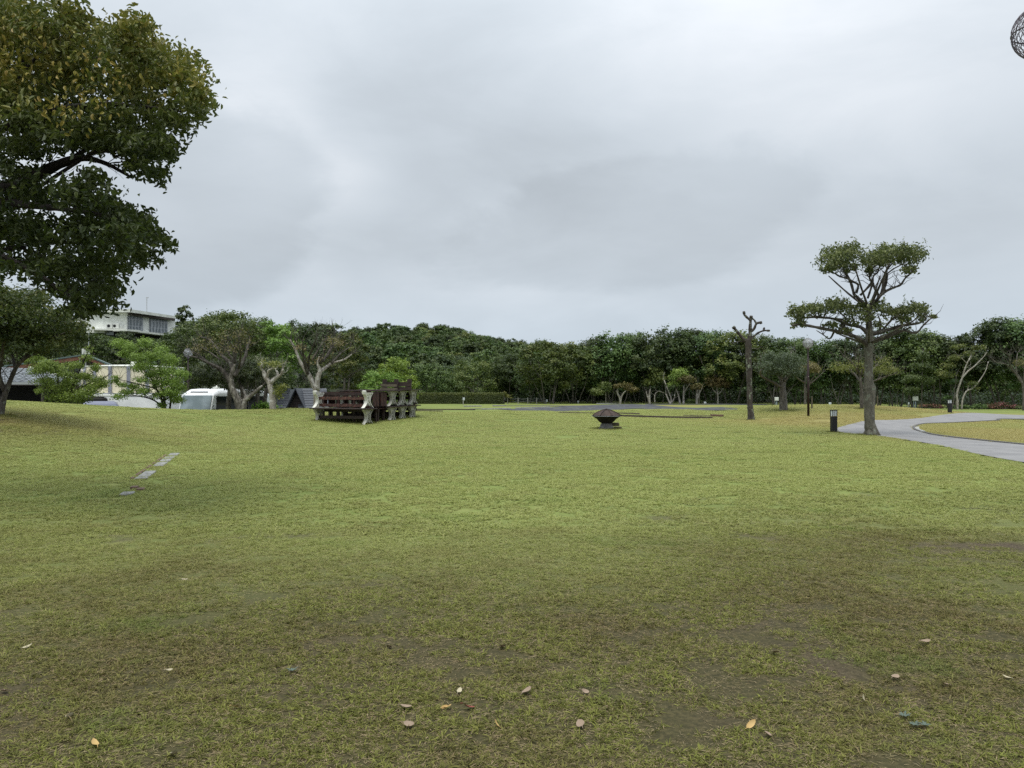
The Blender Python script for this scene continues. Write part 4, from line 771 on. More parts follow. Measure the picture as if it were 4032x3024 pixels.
M2 = [(1300, 560, 90, 50), (1420, 600, 90, 60), (1580, 560, 80, 60), (1750, 620, 70, 60), (1680, 700, 110, 60), (1500, 720, 100, 50), (1350, 680, 90, 40), (1850, 740, 90, 60), (1560, 820, 130, 40), (1800, 870, 150, 60), (1260, 930, 50, 22), (1240, 970, 60, 16), (1330, 1010, 80, 18), (1450, 1030, 80, 20), (1560, 960, 90, 40), (1660, 900, 90, 40), (1380, 1090, 90, 16), (1290, 1140, 90, 14), (1560, 1080, 110, 30), (1700, 1000, 100, 50), (1880, 980, 130, 60), (1980, 900, 100, 50), (1700, 1130, 60, 40), (1850, 1100, 130, 60), (1920, 1180, 80, 40), (1960, 1040, 90, 50), (1760, 1240, 60, 30)]
b5 = on(at(648, 1620, 38.3).x, 38.3)
pixtree('maple_tree', b5, 38.3, 'fresh green maple with arching tiers between the round tank and the minibus', [(Z(z3, [(1770, 1330), (1770, 1200), (1700, 1050), (1640, 930), (1560, 850)]), 6, 1.5), (Z(z3, [(1800, 1330), (1790, 1180), (1760, 1000), (1740, 850), (1700, 700)]), 6, 1.5), (Z(z3, [(1760, 1240), (1680, 1180), (1600, 1150), (1480, 1130), (1300, 1130)]), 4, 1), (Z(z3, [(1840, 1330), (1860, 1180), (1880, 1000), (1880, 820)]), 5, 1.2), (Z(z3, [(1700, 1050), (1500, 1000), (1300, 950)]), 3.5, 1), (Z(z3, [(1790, 1180), (1930, 1080), (2000, 950)]), 4, 1)],
 [(*z3(x, y), a / 2.765, c_ / 2.765) for x, y, a, c_ in M2], 20000, .095, M['leaf_bright'], M['bark_dark'], 45, 1.4, clump=22, csig=.34, twigs=4, twig=(.4, .9), shell=(.3, 1.0))
# bigger trees behind the minibus and cabins, and on the slope below the hill house
def dome(name, u, D, vt, vb, ru, label, mat, seed, n=9000, size=.2, base=.0, bmat='bark_wood', flat=.8, nl=30, lob=.3, group=None):
    r_ = np.random.default_rng(seed); x = ray(u, 1560)[0] * D; z0 = at(u, vb, D).z; z1 = at(u, vt, D).z; H = (z1 - z0); Rr = ru * D / F; lb = [(a, b_, c_, d_, e, f_) for a, b_, c_, d_, e, f_ in lobed_crown(r_, H, Rr, base, nl, flat, lob)]
    C, Nn, t = lobes_leaves(lb, n, r_, 30, .26); gz = float(hill(np.array([x]), np.array([D]))[0]); root = tree_root(name, (x, D, gz), label, 'tree', group)
    c = link('crown', leaf_mesh('crown', C + np.array([0, 0, z0 - gz]), Nn, size, M[mat], r_, 'card', .6, t), root); c['kind'] = 'stuff'; mb = MB(); hh = max(.5, z0 - gz + H * .22)
    for s_ in range(2):
        q0 = Vector((s_ * .35 - .15, 0, -.25)); q1 = Vector((s_ * .5 - .25 + r_.normal(0, .1), r_.normal(0, .15), hh)); mb.tube([q0, q0.lerp(q1, .5) + Vector((r_.normal(0, .1), 0, 0)), q1], [.17, .14, .11], 7)
        for _ in range(4): grow(mb, r_, q1, (r_.normal(0, .7), r_.normal(0, .7), .8), min(H * .25, Rr * .5), .06, 1, .5, .1, 3, (2, 3), .5, .1)
    mb.build('trunk', M[bmat], root, smooth=True); return root
dome('broad_tree', 870, 66, 1226, 1560, 235, 'big spreading tree with olive sunlit top behind the minibus', 'leaf_wood', 51, 17000, .22, flat=.7, nl=50, lob=.22)
dome('broad_tree', 905, 62, 1230, 1420, 150, 'olive green treetop behind the double trunked pollard', 'leaf_olive', 52, 7000, .2, flat=.7, nl=30, lob=.26)
dome('round_tree', 1075, 64, 1262, 1530, 130, 'fresh green tree between the two larger pollards', 'leaf_bright', 53, 9000, .2, flat=.7, nl=34, lob=.26)
dome('dark_tree', 1030, 47.5, 1400, 1540, 130, 'dark tree casting shade above the minibus roof', 'leaf_dark', 54, 9000, .13, flat=.7)
dome('dark_tree', 925, 42.0, 1410, 1524, 190, 'dark low tree drooping over the minibus roof behind the double trunk', 'leaf_dark', 55, 14000, .12, flat=.6, nl=40, lob=.22)
dome('dark_tree', 1195, 88, 1290, 1600, 120, 'dark tree behind the slate cabins', 'leaf_dark', 56, 8000, .26)
dome('yellow_topped_tree', 1360, 84, 1308, 1540, 95, 'yellow green topped tree behind the fan shaped pollard', 'leaf_olive', 57, 7000, .24)
dome('dark_tree', 1300, 96, 1345, 1600, 130, 'dark tree behind the stacked tables', 'leaf_dark', 58, 8000, .28)
dome('fresh_tree', 1560, 82, 1408, 1590, 88, 'fresh green loose tree above the top bench of the stack', 'leaf_bright', 59, 6500, .2, flat=.8)
dome('fresh_shrub_tree', 1495, 64, 1452, 1600, 88, 'rounded bright green bushy tree right behind the stacked tables', 'leaf_bright', 60, 7500, .15, flat=.9, nl=26)
dome('round_tree', 1690, 108, 1430, 1590, 95, 'olive rounded tree behind the left part of the hedge', 'leaf_wood', 61, 7000, .26)
dome('round_tree', 1870, 112, 1400, 1590, 105, 'domed green tree behind the middle of the hedge', 'leaf_olive', 62, 7000, .26)
dome('round_tree', 1985, 118, 1430, 1590, 70, 'small domed tree behind the right end of the hedge', 'leaf_wood', 63, 5000, .26)
dome('round_tree', 1430, 112, 1395, 1600, 80, 'shaded tree left of the bright green shrub tree', 'leaf_dark', 64, 6000, .28)
dome('dark_tree', 1600, 118, 1440, 1600, 70, 'shaded tree at the left end of the hedge', 'leaf_dark', 65, 5000, .28)
dome('conifer_tree', 722, 100, 1200, 1330, 34, 'dark narrow pointed conifer at the right corner of the hill house', 'leaf_dark', 66, 3500, .22, flat=1.2, nl=22, lob=.42)
for i, (u, D, vt, vb, ru, mt, lab) in enumerate([(250, 84, 1345, 1470, 90, 'leaf_dark', 'dark tree on the slope above the brown eaved roof'), (380, 86, 1318, 1450, 85, 'leaf_wood', 'tree on the slope below the terrace of the hill house'), (490, 84, 1305, 1470, 75, 'leaf_dark', 'rounded tree just under the dark storey of the hill house'), (590, 82, 1335, 1500, 85, 'leaf_wood', 'tree on the slope under the right windows of the hill house'),
     (680, 78, 1310, 1520, 80, 'leaf_wood', 'tree on the slope below the dark conifer'), (150, 86, 1300, 1450, 90, 'leaf_dark', 'dark tree left of the hill house'), (50, 84, 1330, 1480, 90, 'leaf_wood', 'tree on the slope at the left edge behind the second tree'), (760, 92, 1262, 1420, 60, 'leaf_dark', 'dark tree right of the conifer on the slope'), (1010, 100, 1248, 1500, 110, 'leaf_wood', 'tree on the ridge left of the fan shaped pollard'),
     (1165, 112, 1262, 1500, 75, 'leaf_wood', 'fresh topped tree on the ridge above the slim pollard'), (1240, 120, 1278, 1500, 70, 'leaf_dark', 'dark small crown on the ridge beside the utility pole'), (640, 66, 1400, 1560, 90, 'leaf_wood', 'green tree behind the round tank')]):
    dome('slope_tree', u, D, vt, vb, ru, lab, mt, 70 + i, 6500, .22, group='trees on the slope below the hill house')
# grey green tree and others right of the lopped tree
def z8(x, y): return (2700 + x / 2.765, 1200 + y / 2.765)
b6 = gnd(3085, 1617, 40, 62)
pixtree('thick_trunked_tree', b6, b6.y, 'low spreading grey green tree with a thick pair of trunks on the mound', [(Z(z8, [(1050, 1160), (1050, 1050), (1045, 900), (1040, 800), (1060, 700)]), 12, 6), (Z(z8, [(1085, 1160), (1075, 1000), (1070, 850), (1120, 730)]), 11, 5), (Z(z8, [(1040, 900), (960, 850), (860, 800), (810, 760), (820, 710)]), 6, 3), (Z(z8, [(1050, 850), (1000, 760), (930, 700), (880, 620)]), 6, 2), (Z(z8, [(1070, 830), (1150, 740), (1190, 650)]), 6, 2), (Z(z8, [(1100, 760), (1120, 620), (1150, 520)]), 5, 2.5), (Z(z8, [(980, 850), (960, 950), (965, 1070)]), 3, 1.5)],
 [(*z8(870, 680), 45, 22), (*z8(980, 620), 55, 28), (*z8(1100, 620), 55, 28), (*z8(1200, 640), 45, 26), (*z8(1030, 720), 55, 22), (*z8(1180, 730), 45, 24), (*z8(880, 600), 28, 16), (*z8(1270, 610), 24, 18), (*z8(920, 560), 25, 14), (*z8(1110, 560), 30, 14), (*z8(940, 740), 34, 18)], 9000, .12, M['leaf_grey'], M['bark_wood'], 81, 1.8, clump=18, twigs=3)
b7 = gnd(3181, 1600, 60, 84)
pixtree('pollard_stump_tree', b7, b7.y, 'small pale stemmed pollard with bronze leaves behind the globe lamp pole', [(Z(z8, [(1300, 1090), (1300, 950), (1300, 850), (1330, 720)]), 5, 2.5), (Z(z8, [(1330, 1000), (1345, 860), (1400, 780), (1440, 700)]), 4, 1.5), (Z(z8, [(1300, 850), (1220, 800), (1180, 730)]), 4, 1.5), (Z(z8, [(1345, 870), (1440, 790), (1490, 740)]), 3, 1)], [(*z8(1350, 680), 30, 16), (*z8(1410, 700), 20, 14), (*z8(1280, 690), 24, 14)], 2200, .15, M['leaf_bronze'], M['bark_wood'], 82, 1.2, clump=12)
b8 = gnd(3393, 1610, 40, 62)
pixtree('spreading_bare_tree', b8, b8.y, 'spreading half bare tree with yellow green leaves just behind the pruned trunk', [(Z(z8, [(1917, 1135), (1915, 1000), (1910, 880), (1900, 780), (1870, 700)]), 9, 4), (Z(z8, [(1905, 850), (1860, 780), (1800, 720), (1700, 680)]), 5, 1.5), (Z(z8, [(1920, 900), (2000, 850), (2080, 820), (2180, 780), (2260, 760)]), 5, 1.5), (Z(z8, [(1900, 780), (1940, 680), (1960, 580)]), 4, 1.2), (Z(z8, [(1880, 740), (1820, 640), (1740, 570)]), 4, 1), (Z(z8, [(1940, 780), (2060, 680), (2120, 600)]), 4, 1), (Z(z8, [(1880, 720), (1880, 620), (1890, 560)]), 3, 1)],
 [(*z8(1660, 690), 36, 10), (*z8(1780, 690), 40, 12), (*z8(1880, 660), 40, 12), (*z8(2120, 700), 40, 16), (*z8(2150, 620), 30, 20), (*z8(2230, 720), 36, 10), (*z8(2000, 720), 40, 12), (*z8(1640, 640), 20, 8)], 2600, .12, M['leaf_yg'], M['bark_wood'], 83, 1.8, clump=10, csig=.4, twigs=6, twig=(.3, .6), tw=.014, twd=2)
# small pollards in front of the wood
def z6(x, y): return (2000 + x / 2.765, 1280 + y / 2.765)
for nm, bb, lab, stems, lobes, mt, n_, sd_ in [
 ('small_pollard', (2442, 1589), 'low pollard with a forked white stem and bronze tuft at the wood edge', [(Z(z6, [(1222, 850), (1220, 800), (1195, 750), (1185, 710)]), 5, 2.5), (Z(z6, [(1225, 830), (1245, 760), (1290, 710)]), 4, 2)], [(*z6(1200, 665), 18, 9), (*z6(1290, 660), 22, 9), (*z6(1350, 700), 20, 12)], 'leaf_bronze', 1200, 91),
 ('small_pollard', (2385, 1589), 'small yellow green round topped bush tree left of the forked pollard', [(Z(z6, [(1065, 850), (1065, 760), (1060, 700)]), 2, 1)], [(*z6(1070, 660), 24, 16), (*z6(1050, 700), 30, 12), (*z6(970, 730), 30, 12)], 'leaf_olive', 1500, 92),
 ('small_pollard', (2555, 1588), 'pale stemmed leafless pollard stump pair at the wood edge', [(Z(z6, [(1545, 850), (1540, 760), (1550, 700)]), 5, 3), (Z(z6, [(1550, 850), (1520, 780), (1505, 720)]), 4, 2), (Z(z6, [(1700, 740), (1640, 720), (1600, 760), (1600, 850)]), 2, 2)], [(*z6(1540, 620), 24, 14), (*z6(1620, 540), 34, 8), (*z6(1640, 590), 34, 6), (*z6(1600, 490), 28, 8)], 'leaf_olive', 1500, 93),
 ('small_pollard', (2640, 1590), 'pollard with three curved pale stems at the wood edge', [(Z(z6, [(1775, 850), (1740, 800), (1720, 750)]), 4, 2), (Z(z6, [(1770, 850), (1775, 790), (1700, 600)]), 3, 1.5), (Z(z6, [(1780, 850), (1810, 800), (1815, 760)]), 3, 2)], [(*z6(1790, 680), 20, 10)], 'leaf_dark', 500, 94),
 ('small_pollard', (2680, 1590), 'small bright green topped pollard at the wood edge', [(Z(z6, [(1875, 850), (1860, 780), (1825, 680)]), 4, 2)], [(*z6(1860, 530), 28, 22), (*z6(1810, 580), 20, 20), (*z6(1800, 650), 20, 14), (*z6(1900, 560), 18, 14)], 'leaf_bright', 1800, 95),
 ('small_pollard', (2692, 1590), 'bronze flat topped pollard with a white forked stem', [(Z(z6, [(1912, 850), (1912, 760), (1915, 660)]), 4.5, 2.5), (Z(z6, [(1925, 720), (1950, 680), (1980, 640)]), 3, 1.5)], [(*z6(1920, 590), 30, 12), (*z6(1980, 600), 18, 14)], 'leaf_bronze', 1400, 96),
 ('small_pollard', (2745, 1590), 'little bronze umbrella pollard on a thick white stem', [(Z(z6, [(2055, 850), (2055, 780), (2060, 690)]), 5, 3), (Z(z6, [(2060, 770), (2090, 730), (2110, 690)]), 3, 2), (Z(z6, [(2065, 800), (2080, 740), (2082, 700)]), 3, 2)], [(*z6(2060, 665), 20, 8), (*z6(2090, 670), 14, 8), (*z6(2025, 675), 16, 8)], 'leaf_bronze', 1200, 97),
 ('small_pollard', (2826, 1588), 'round bronze umbrella pollard on a pale forked stem', [(Z(z8, [(350, 1060), (348, 980), (338, 900), (330, 830)]), 4, 2), (Z(z8, [(350, 975), (385, 940), (390, 890)]), 3, 1.5), (Z(z8, [(335, 960), (300, 925), (290, 890)]), 3, 1.5)], [(*z8(330, 830), 34, 12), (*z8(270, 860), 20, 10), (*z8(400, 850), 26, 12), (*z8(440, 880), 10, 8), (*z8(320, 870), 30, 8)], 'leaf_bronze', 2200, 98)]:
    B = gnd(bb[0], bb[1] + 1.5, 60, 97); pixtree(nm, B, B.y, lab, stems, lobes, n_, .26, M[mt], M['bark_cut'], sd_, .9, clump=14, twigs=1, group='small pollards in front of the wood', layers=2, twig=(.3, .6), tw=.02)
# leaning pale trunks and a bare tree at the right
def z10(x, y): return (3700 + x / 3.687, 1250 + y / 3.687)
B = on(((3770 - CX) / F) * 79.0, 79.0); DL = B.y
pixtree('leaning_pale_tree', B, DL, 'pale trunked tree forking into two long leaning limbs right of the farther bollard', [(Z(z10, [(255, 1300), (255, 1200), (245, 1130), (280, 1000), (325, 880), (360, 760), (400, 660), (455, 560)]), 5, 2), (Z(z10, [(325, 880), (400, 790), (500, 710), (570, 640), (640, 570), (680, 510)]), 3.5, 1.5), (Z(z10, [(390, 670), (330, 600), (260, 540)]), 2, 1)], [(*z10(230, 430), 22, 8), (*z10(560, 440), 26, 6), (*z10(120, 700), 28, 8), (*z10(90, 830), 34, 12), (*z10(200, 600), 26, 12), (*z10(420, 520), 20, 8), (*z10(300, 420), 20, 8)], 2200, .22, M['leaf_olive'], M['bark_cut'], 101, 1.2, clump=16, twigs=1)
B = on(((3786 - CX) / F) * 79.0, 79.0); pixtree('leaning_pale_tree', B, B.y, 'thin pale stem sweeping up to the right in front of the dark wood', [(Z(z10, [(320, 1300), (330, 1200), (390, 1070), (480, 1030), (560, 940), (630, 840), (680, 740), (705, 640)]), 3.5, 1.2), (Z(z10, [(400, 1060), (415, 1010), (405, 980)]), 1.5, 1)], [(*z10(480, 960), 20, 6), (*z10(540, 1030), 10, 5)], 400, .2, M['leaf_olive'], M['bark_cut'], 102, .8, twigs=0)
B = on(((3748 - CX) / F) * 79.0, 79.0); pixtree('leaning_pale_tree', B, B.y, 'wavy thin stem just left of the forked pale tree', [(Z(z10, [(170, 1300), (215, 1140), (210, 1060), (235, 960), (215, 900)]), 2.5, 1.2), (Z(z10, [(235, 960), (240, 860), (265, 780)]), 1.5, 1)], [(*z10(120, 1170), 18, 8), (*z10(180, 930), 18, 10)], 500, .2, M['leaf_wood'], M['bark_wood'], 103, .8, twigs=1)
B = gnd(4030, 1605, 60, 76); pixtree('bare_twig_tree', B, B.y, 'tree with a fan of bare pale twigs at the right edge', [(Z(z10, [(1225, 1310), (1220, 1100), (1200, 950), (1130, 830), (1060, 780)]), 6, 3), (Z(z10, [(1210, 980), (1130, 860), (1040, 740), (960, 680), (860, 660), (790, 630)]), 4, 1), (Z(z10, [(1060, 780), (1020, 660), (1010, 560), (950, 520)]), 3, 1), (Z(z10, [(1120, 840), (1110, 700), (1130, 520)]), 3, 1), (Z(z10, [(1210, 950), (1230, 760), (1200, 560)]), 4, 1), (Z(z10, [(1215, 1000), (1300, 800), (1340, 600)]), 4, 1), (Z(z10, [(1220, 1050), (1380, 850), (1480, 640)]), 4, 1)], [(*z10(1180, 660), 30, 18)], 500, .16, M['leaf_bronze'], M['bark_wood'], 104, 1.4, twigs=7, twig=(.35, .7), tw=.014, twd=2)
B = on((3628 - CX) / F * 80, 80.0); pixtree('slender_tree', B, B.y, 'slender tree with airy green layers right of the utility box', [([(3628, 1606), (3630, 1530), (3632, 1450), (3635, 1380)], 3, 1)], [(3635, 1400, 22, 14), (3618, 1440, 26, 12), (3650, 1450, 26, 14), (3600, 1490, 36, 12), (3650, 1500, 30, 14), (3570, 1500, 20, 8), (3590, 1540, 30, 16)], 4500, .2, M['leaf_wood'], M['bark_wood'], 105, 1.2, clump=14)
# ---------- second tree at the left edge
b9 = gnd(4, 1637, 15, 27)
L2 = [(40, 1200, 90, 55), (150, 1180, 60, 45), (-60, 1210, 90, 70), (100, 1260, 100, 55), (220, 1270, 70, 55), (290, 1300, 50, 45), (320, 1330, 32, 28), (20, 1320, 80, 50), (130, 1330, 80, 50), (230, 1350, 70, 40), (-80, 1300, 90, 80), (180, 1380, 60, 22), (70, 1370, 60, 24), (-160, 1250, 90, 80), (250, 1230, 35, 30), (-20, 1150, 60, 35)]
pixtree('second_tree', b9, b9.y, 'smaller tree under the big one at the left edge with crooked dark trunks', [([(2, 1640), (8, 1600), (22, 1545), (40, 1500), (62, 1450), (95, 1410), (130, 1370), (170, 1330)], 13, 4), ([(22, 1545), (-5, 1480), (5, 1420), (15, 1360), (30, 1300)], 10, 4), ([(60, 1450), (48, 1400), (30, 1350)], 7, 4), ([(75, 1430), (120, 1400), (180, 1380), (240, 1350)], 6, 3), ([(10, 1440), (-40, 1380), (-90, 1320)], 7, 3), ([(130, 1370), (200, 1330), (260, 1310)], 4, 2)],
 L2, 19000, .105, M['leaf_second'], M['bark_limb'], 111, 1.9, 'leaf', 18, .28, (.35, 1.05), twigs=3, twig=(.4, .8), layers=4, droop=.5)
# ---------- the big tree overhead at the left
def big_tree():
    r_ = np.random.default_rng(9); D = 10.5; B = on(-9.6, 10.8); k = D / F; root = tree_root('big_evergreen_tree', B, 'large leafy evergreen reaching in from the left with yellowing leaves')
    W = lambda u, v, dy=0: at(u, v, D + dy) - B
    mb = MB(); q = smooth_pts([Vector((0, 0, -.2)), Vector((.05, 0, .6)), Vector((.15, -.1, 1.5)), Vector((.4, 0, 2.4))], 5); mb.tube(q, lerp_r(.36, .24, len(q)), 16); mb.build('trunk', M['bark_grey'], root, smooth=True)
    fork = Vector((.4, 0, 2.4)); tip = []
    for pts, a, c_, dy in (([(-400, 880), (-150, 835), (0, 800), (150, 812), (300, 830), (480, 860)], 26, 5, -.4), ([(-300, 790), (0, 745), (160, 680), (250, 640), (330, 622), (420, 645), (520, 700)], 30, 5, .3), ([(-400, 840), (-100, 900), (60, 945), (250, 955), (450, 955)], 20, 4, .8), ([(-200, 930), (0, 1005), (150, 1080), (250, 1150), (350, 1200)], 16, 4, -.6), ([(-300, 700), (-100, 500), (60, 330), (120, 150), (130, 20)], 24, 5, .4),
                          ([(-150, 620), (0, 510), (200, 440), (400, 410), (560, 420), (720, 440)], 20, 4, -.2), ([(-200, 560), (50, 420), (250, 290), (420, 220), (600, 240)], 18, 4, .9), ([(250, 640), (400, 600), (520, 560), (640, 560)], 9, 3, 1.0), ([(60, 330), (200, 200), (330, 120)], 10, 3, -.9), ([(0, 990), (120, 1000), (260, 1040), (420, 1060)], 10, 3, .2), ([(330, 622), (450, 615), (600, 600)], 8, 3, .5),
                          ([(-500, 700), (-600, 400), (-650, 50), (-600, -250)], 30, 6, 0), ([(-900, 700), (-1300, 400), (-1600, 100)], 28, 6, 1.5), ([(-700, 500), (-900, 100), (-900, -300)], 24, 5, -2), ([(-900, 800), (-1300, 750), (-1800, 700)], 22, 5, -1.5)):
        mb = MB(); m_ = len(pts); P_ = [fork] + [W(u, v, dy * (j + 1) / m_) for j, (u, v) in enumerate(pts)]; knobbly(mb, P_, a * k * 1.15, c_ * k, r_, 8, 4, .08)
        for j in range(2, m_):
            for _ in range(5): grow(mb, r_, P_[j], ((P_[j] - P_[j - 1]).normalized() * .9 + Vector((r_.normal(0, .6), r_.normal(0, .8), r_.uniform(-.3, .7)))), r_.uniform(.18, .32), .008, 2, .5, .1, 3, (2, 2), .75, .15, n=4)
        mb.build('branch', M['bark_dark'], root, smooth=True)
    LB = [(-150, 150, 260, 220), (80, 110, 190, 140), (290, 100, 90, 90), (220, 200, 150, 130), (450, 200, 130, 115), (540, 110, 60, 45), (600, 250, 130, 110), (700, 310, 110, 100), (790, 390, 60, 55), (500, 350, 160, 130), (250, 330, 200, 150), (0, 380, 220, 170), (630, 470, 105, 80), (430, 470, 150, 95), (180, 520, 190, 100), (600, 590, 75, 70), (560, 660, 70, 45), (-60, 600, 200, 80), (300, 540, 150, 70), (740, 420, 60, 40), (700, 480, 40, 40), (620, 700, 40, 22), (660, 580, 40, 60),
      (90, 600, 130, 50), (400, 560, 100, 50), (520, 560, 80, 60), (100, 780, 140, 70), (280, 790, 120, 80), (430, 830, 100, 85), (530, 890, 85, 80), (480, 960, 110, 85), (600, 935, 45, 35), (650, 960, 22, 20), (330, 930, 150, 95), (130, 930, 140, 90), (-20, 880, 150, 90), (430, 1070, 110, 80), (300, 1070, 120, 85), (390, 1170, 80, 60), (180, 1060, 90, 60), (450, 1150, 45, 40), (270, 1160, 60, 40), (330, 1230, 55, 30), (560, 1010, 50, 50), (20, 1040, 80, 60), (370, 700, 60, 20), (60, 680, 120, 30), (-120, 1000, 100, 80)]
    lb = []
    for u, v, ru, rv in LB:
        for s_ in range(3):
            dy = (s_ - 1) * 1.15 + r_.uniform(-.35, .35); kk = (D + dy) / F; p = W(u + r_.uniform(-.22, .22) * ru, v + r_.uniform(-.22, .22) * rv, dy); sh = 1 - .12 * abs(s_ - 1); m_ = min(ru, rv); lb.append((p.x, p.y, p.z, (ru * .55 + m_ * .45) * kk * sh, max(.35, m_ * kk), (rv * .8 + m_ * .2) * kk * sh))
    C, Nn, t = lobes_leaves(lb, 41000, r_, 9, .17, (.25, 1.16), .1, .6, 1.2, .55)
    C += r_.normal(0, .035, C.shape) + (r_.random(len(C)) < .04)[:, None] * r_.normal(0, .08, C.shape)
    # leaves turn yellow on the outer, upper side of the crown
    yy_ = C[:, 1] + B.y; vv = HOR - (C[:, 2] + B.z - CZ) / yy_ * F; uu_ = CX + C[:, 0] / yy_ * F + B.x / yy_ * F; pn = fnoise(uu_, vv, 130, 12); t = np.clip(t * .62 + .05 + (.30 + .35 * pn) * sstep(620, 260, vv) - .08 - .10 * sstep(500, 700, vv), 0, 1)
    link('crown', leaf_mesh('crown', C, Nn, .085, M['leaf_big'], r_, 'leaf', .44, t, .8), root)['kind'] = 'stuff'
    lb2 = []
    for i in range(46):
        u = r_.uniform(-2400, -520); v = r_.uniform(-650, 800); dy = r_.uniform(-2.2, 3.5); p = W(u, v, dy); lb2.append((p.x, p.y, p.z, 1.0, 1.0, .8))
    for i in range(10): p = W(r_.uniform(-100, 420), r_.uniform(-500, -60), r_.uniform(-1.5, 2)); lb2.append((p.x, p.y, p.z, .6, .7, .5))
    C2, N2, t2 = lobes_leaves(lb2, 16000, r_, 26, .3); link('outer_crown', leaf_mesh('outer_crown', C2, N2, .11, M['leaf_big'], r_, 'card', .5, t2), root)['kind'] = 'stuff'
    # large yellow leaves one can pick out
    one = leaf_mesh('leaf', np.zeros((1, 3)), np.array([[0, -1, .4]]), .095, M['leaf_yellow'], np.random.default_rng(2), 'leaf', .45, np.array([.6]), .8)
    spots = [(330, 340), (420, 300), (250, 380), (480, 330), (170, 390), (290, 470), (60, 250), (700, 270), (230, 430), (350, 400), (140, 330), (90, 120), (300, 250)]
    for i in range(230):
        u0, v0 = spots[int(r_.integers(0, len(spots)))]; p = W(u0 + r_.normal(0, 55), v0 + r_.normal(0, 38), -1.5 + r_.normal(0, .25)); o = link('leaf', one, root, p, (r_.normal(0, .5), r_.normal(0, .6), r_.normal(0, .9))); s = r_.uniform(.75, 1.25); o.scale = (s, s, s)
big_tree()
#PART3
# ------------------------------------------------------------------ stacked picnic tables
TA = R(-27); AX = Vector((math.cos(TA), math.sin(TA), 0)); PX = Vector((-math.sin(TA), math.cos(TA), 0))
T0 = gnd(1447, 1672, 25, 45); LEN = 2.60            # right hand leg of the front table
def leg_mesh(mat):
    """hourglass cast end: two bowed flanges with a web between; local x = table axis, y = across"""
    mb = MB(); H = .60; n = 12; W_top, W_mid, W_bot = .30, .105, .34; prof = []
    for i in range(n + 1):
        t = i / n; z = t * H; s = abs(t - .52) / .52; w_ = W_mid + ((W_bot if t < .52 else W_top) - W_mid) * min(1, s) ** 1.9
        prof.append((w_, z))
    for sgn in (-1, 1):
        for i in range(n):
            (w0, z0), (w1, z1) = prof[i], prof[i + 1]; th = .035; x0, x1 = -.075, .075
            vs = [(x, sgn * w, z) for x in (x0, x1) for (w, z) in ((w0, z0), (w1, z1), (w1 - th, z1), (w0 - th, z0))]
            mb.add(vs, [(0, 1, 2, 3), (7, 6, 5, 4), (0, 4, 5, 1), (1, 5, 6, 2), (2, 6, 7, 3), (3, 7, 4, 0)])
    for i in range(n):   # web, left open low down and in a slot at the waist
        (w0, z0), (w1, z1) = prof[i], prof[i + 1]
        if i < 2: continue
        for sgn in (-1, 1):
            inn = .045 if i < 9 else 0.0
            if w0 - .034 <= inn + .004: continue
            a0, a1 = max(inn, 0), max(inn, 0); vs = [(x, sgn * w, z) for x in (-.028, .028) for (w, z) in ((w0 - .034, z0), (w1 - .034, z1), (a1, z1), (a0, z0))]
            mb.add(vs, [(0, 1, 2, 3), (7, 6, 5, 4), (0, 4, 5, 1), (1, 5, 6, 2), (2, 6, 7, 3), (3, 7, 4, 0)])
    mb.box((0, 0, H + .018), (.16, .56, .035)); mb.box((0, 0, .20), (.06, .10, .03)); mb.box((0, 0, .33), (.06, .09, .03))
    return mb.mesh('leg', mat)
LEGM = {True: leg_mesh(M['concw']), False: leg_mesh(M['concrete'])}
CAPM = MB().box((0, -.13, .0), (.16, .10, .14), (.25, 0, 0)).box((0, .02, -.06), (.12, .22, .08)).mesh('bracket', M['concw'])
plankm = MB().box((0, 0, 0), (3.02, .145, .045), bev=.006).mesh('plank', M['darkwood'])
strm = MB().box((0, 0, 0), (LEN, .035, .13), bev=.004).mesh('stretcher', M['darkwood']); strm2 = MB().box((0, 0, 0), (LEN, .035, .13), bev=.004).mesh('stretcher', M['rail'])
def table(p, row, lvl, label, top=True, white=False, rail=False):
    c = p - AX * (LEN / 2); c = Vector((c.x, c.y, p.z)); t = empty('picnic_table', c, TA, label, 'picnic table', 'picnic tables stacked on the lawn')
    for s in (-1, 1): link('leg', LEGM[white], t, (s * LEN / 2, 0, 0))
    link('stretcher', strm2 if rail else strm, t, (0, -.02, .40 if rail else .30))
    if rail: link('stretcher', strm2, t, (0, .05, .10))
    if top:
        for i in range(5): o = link('plank', plankm, t, (random.uniform(-.02, .02) + .03, -.31 + .155 * i, .662))
    else:
        for s in (-1, 1): link('bracket', CAPM, t, (s * LEN / 2, -.10, .64))
    return t
random.seed(4)
zb = T0.z - .01; LV = .70
rows = [0.0, 1.72, 2.50, 3.28]; rn = ['front', 'second', 'third', 'rear']
for i, o_ in enumerate(rows):
    p = T0 + PX * o_; zz = g(p.x, p.y); p = Vector((p.x, p.y, zb + (zz - T0.z) * .5))
    a = {0: 'dark topped picnic table with concrete hourglass legs at the front bottom of the stack', 1: 'lower picnic table whose grey hourglass leg stands right of the brown bench ends', 2: 'lower picnic table between the two other grey hourglass legs at the right of the stack', 3: 'lower picnic table with the rightmost grey hourglass leg of the stack'}[i]
    b_ = {0: 'upper front picnic table without its top, white legs and worn red rail', 1: 'upper picnic table with the leftmost of three grey legs under the broken bench', 2: 'upper picnic table with the middle of three grey legs under the broken bench', 3: 'upper picnic table with the rightmost grey leg, wet pale top'}[i]
    table(p, i, 0, a, True, False, False); table(p + Vector((0, 0, LV)) + AX * (.03 * (i % 2)), i, 1, b_, i > 0, i == 0, i == 0)
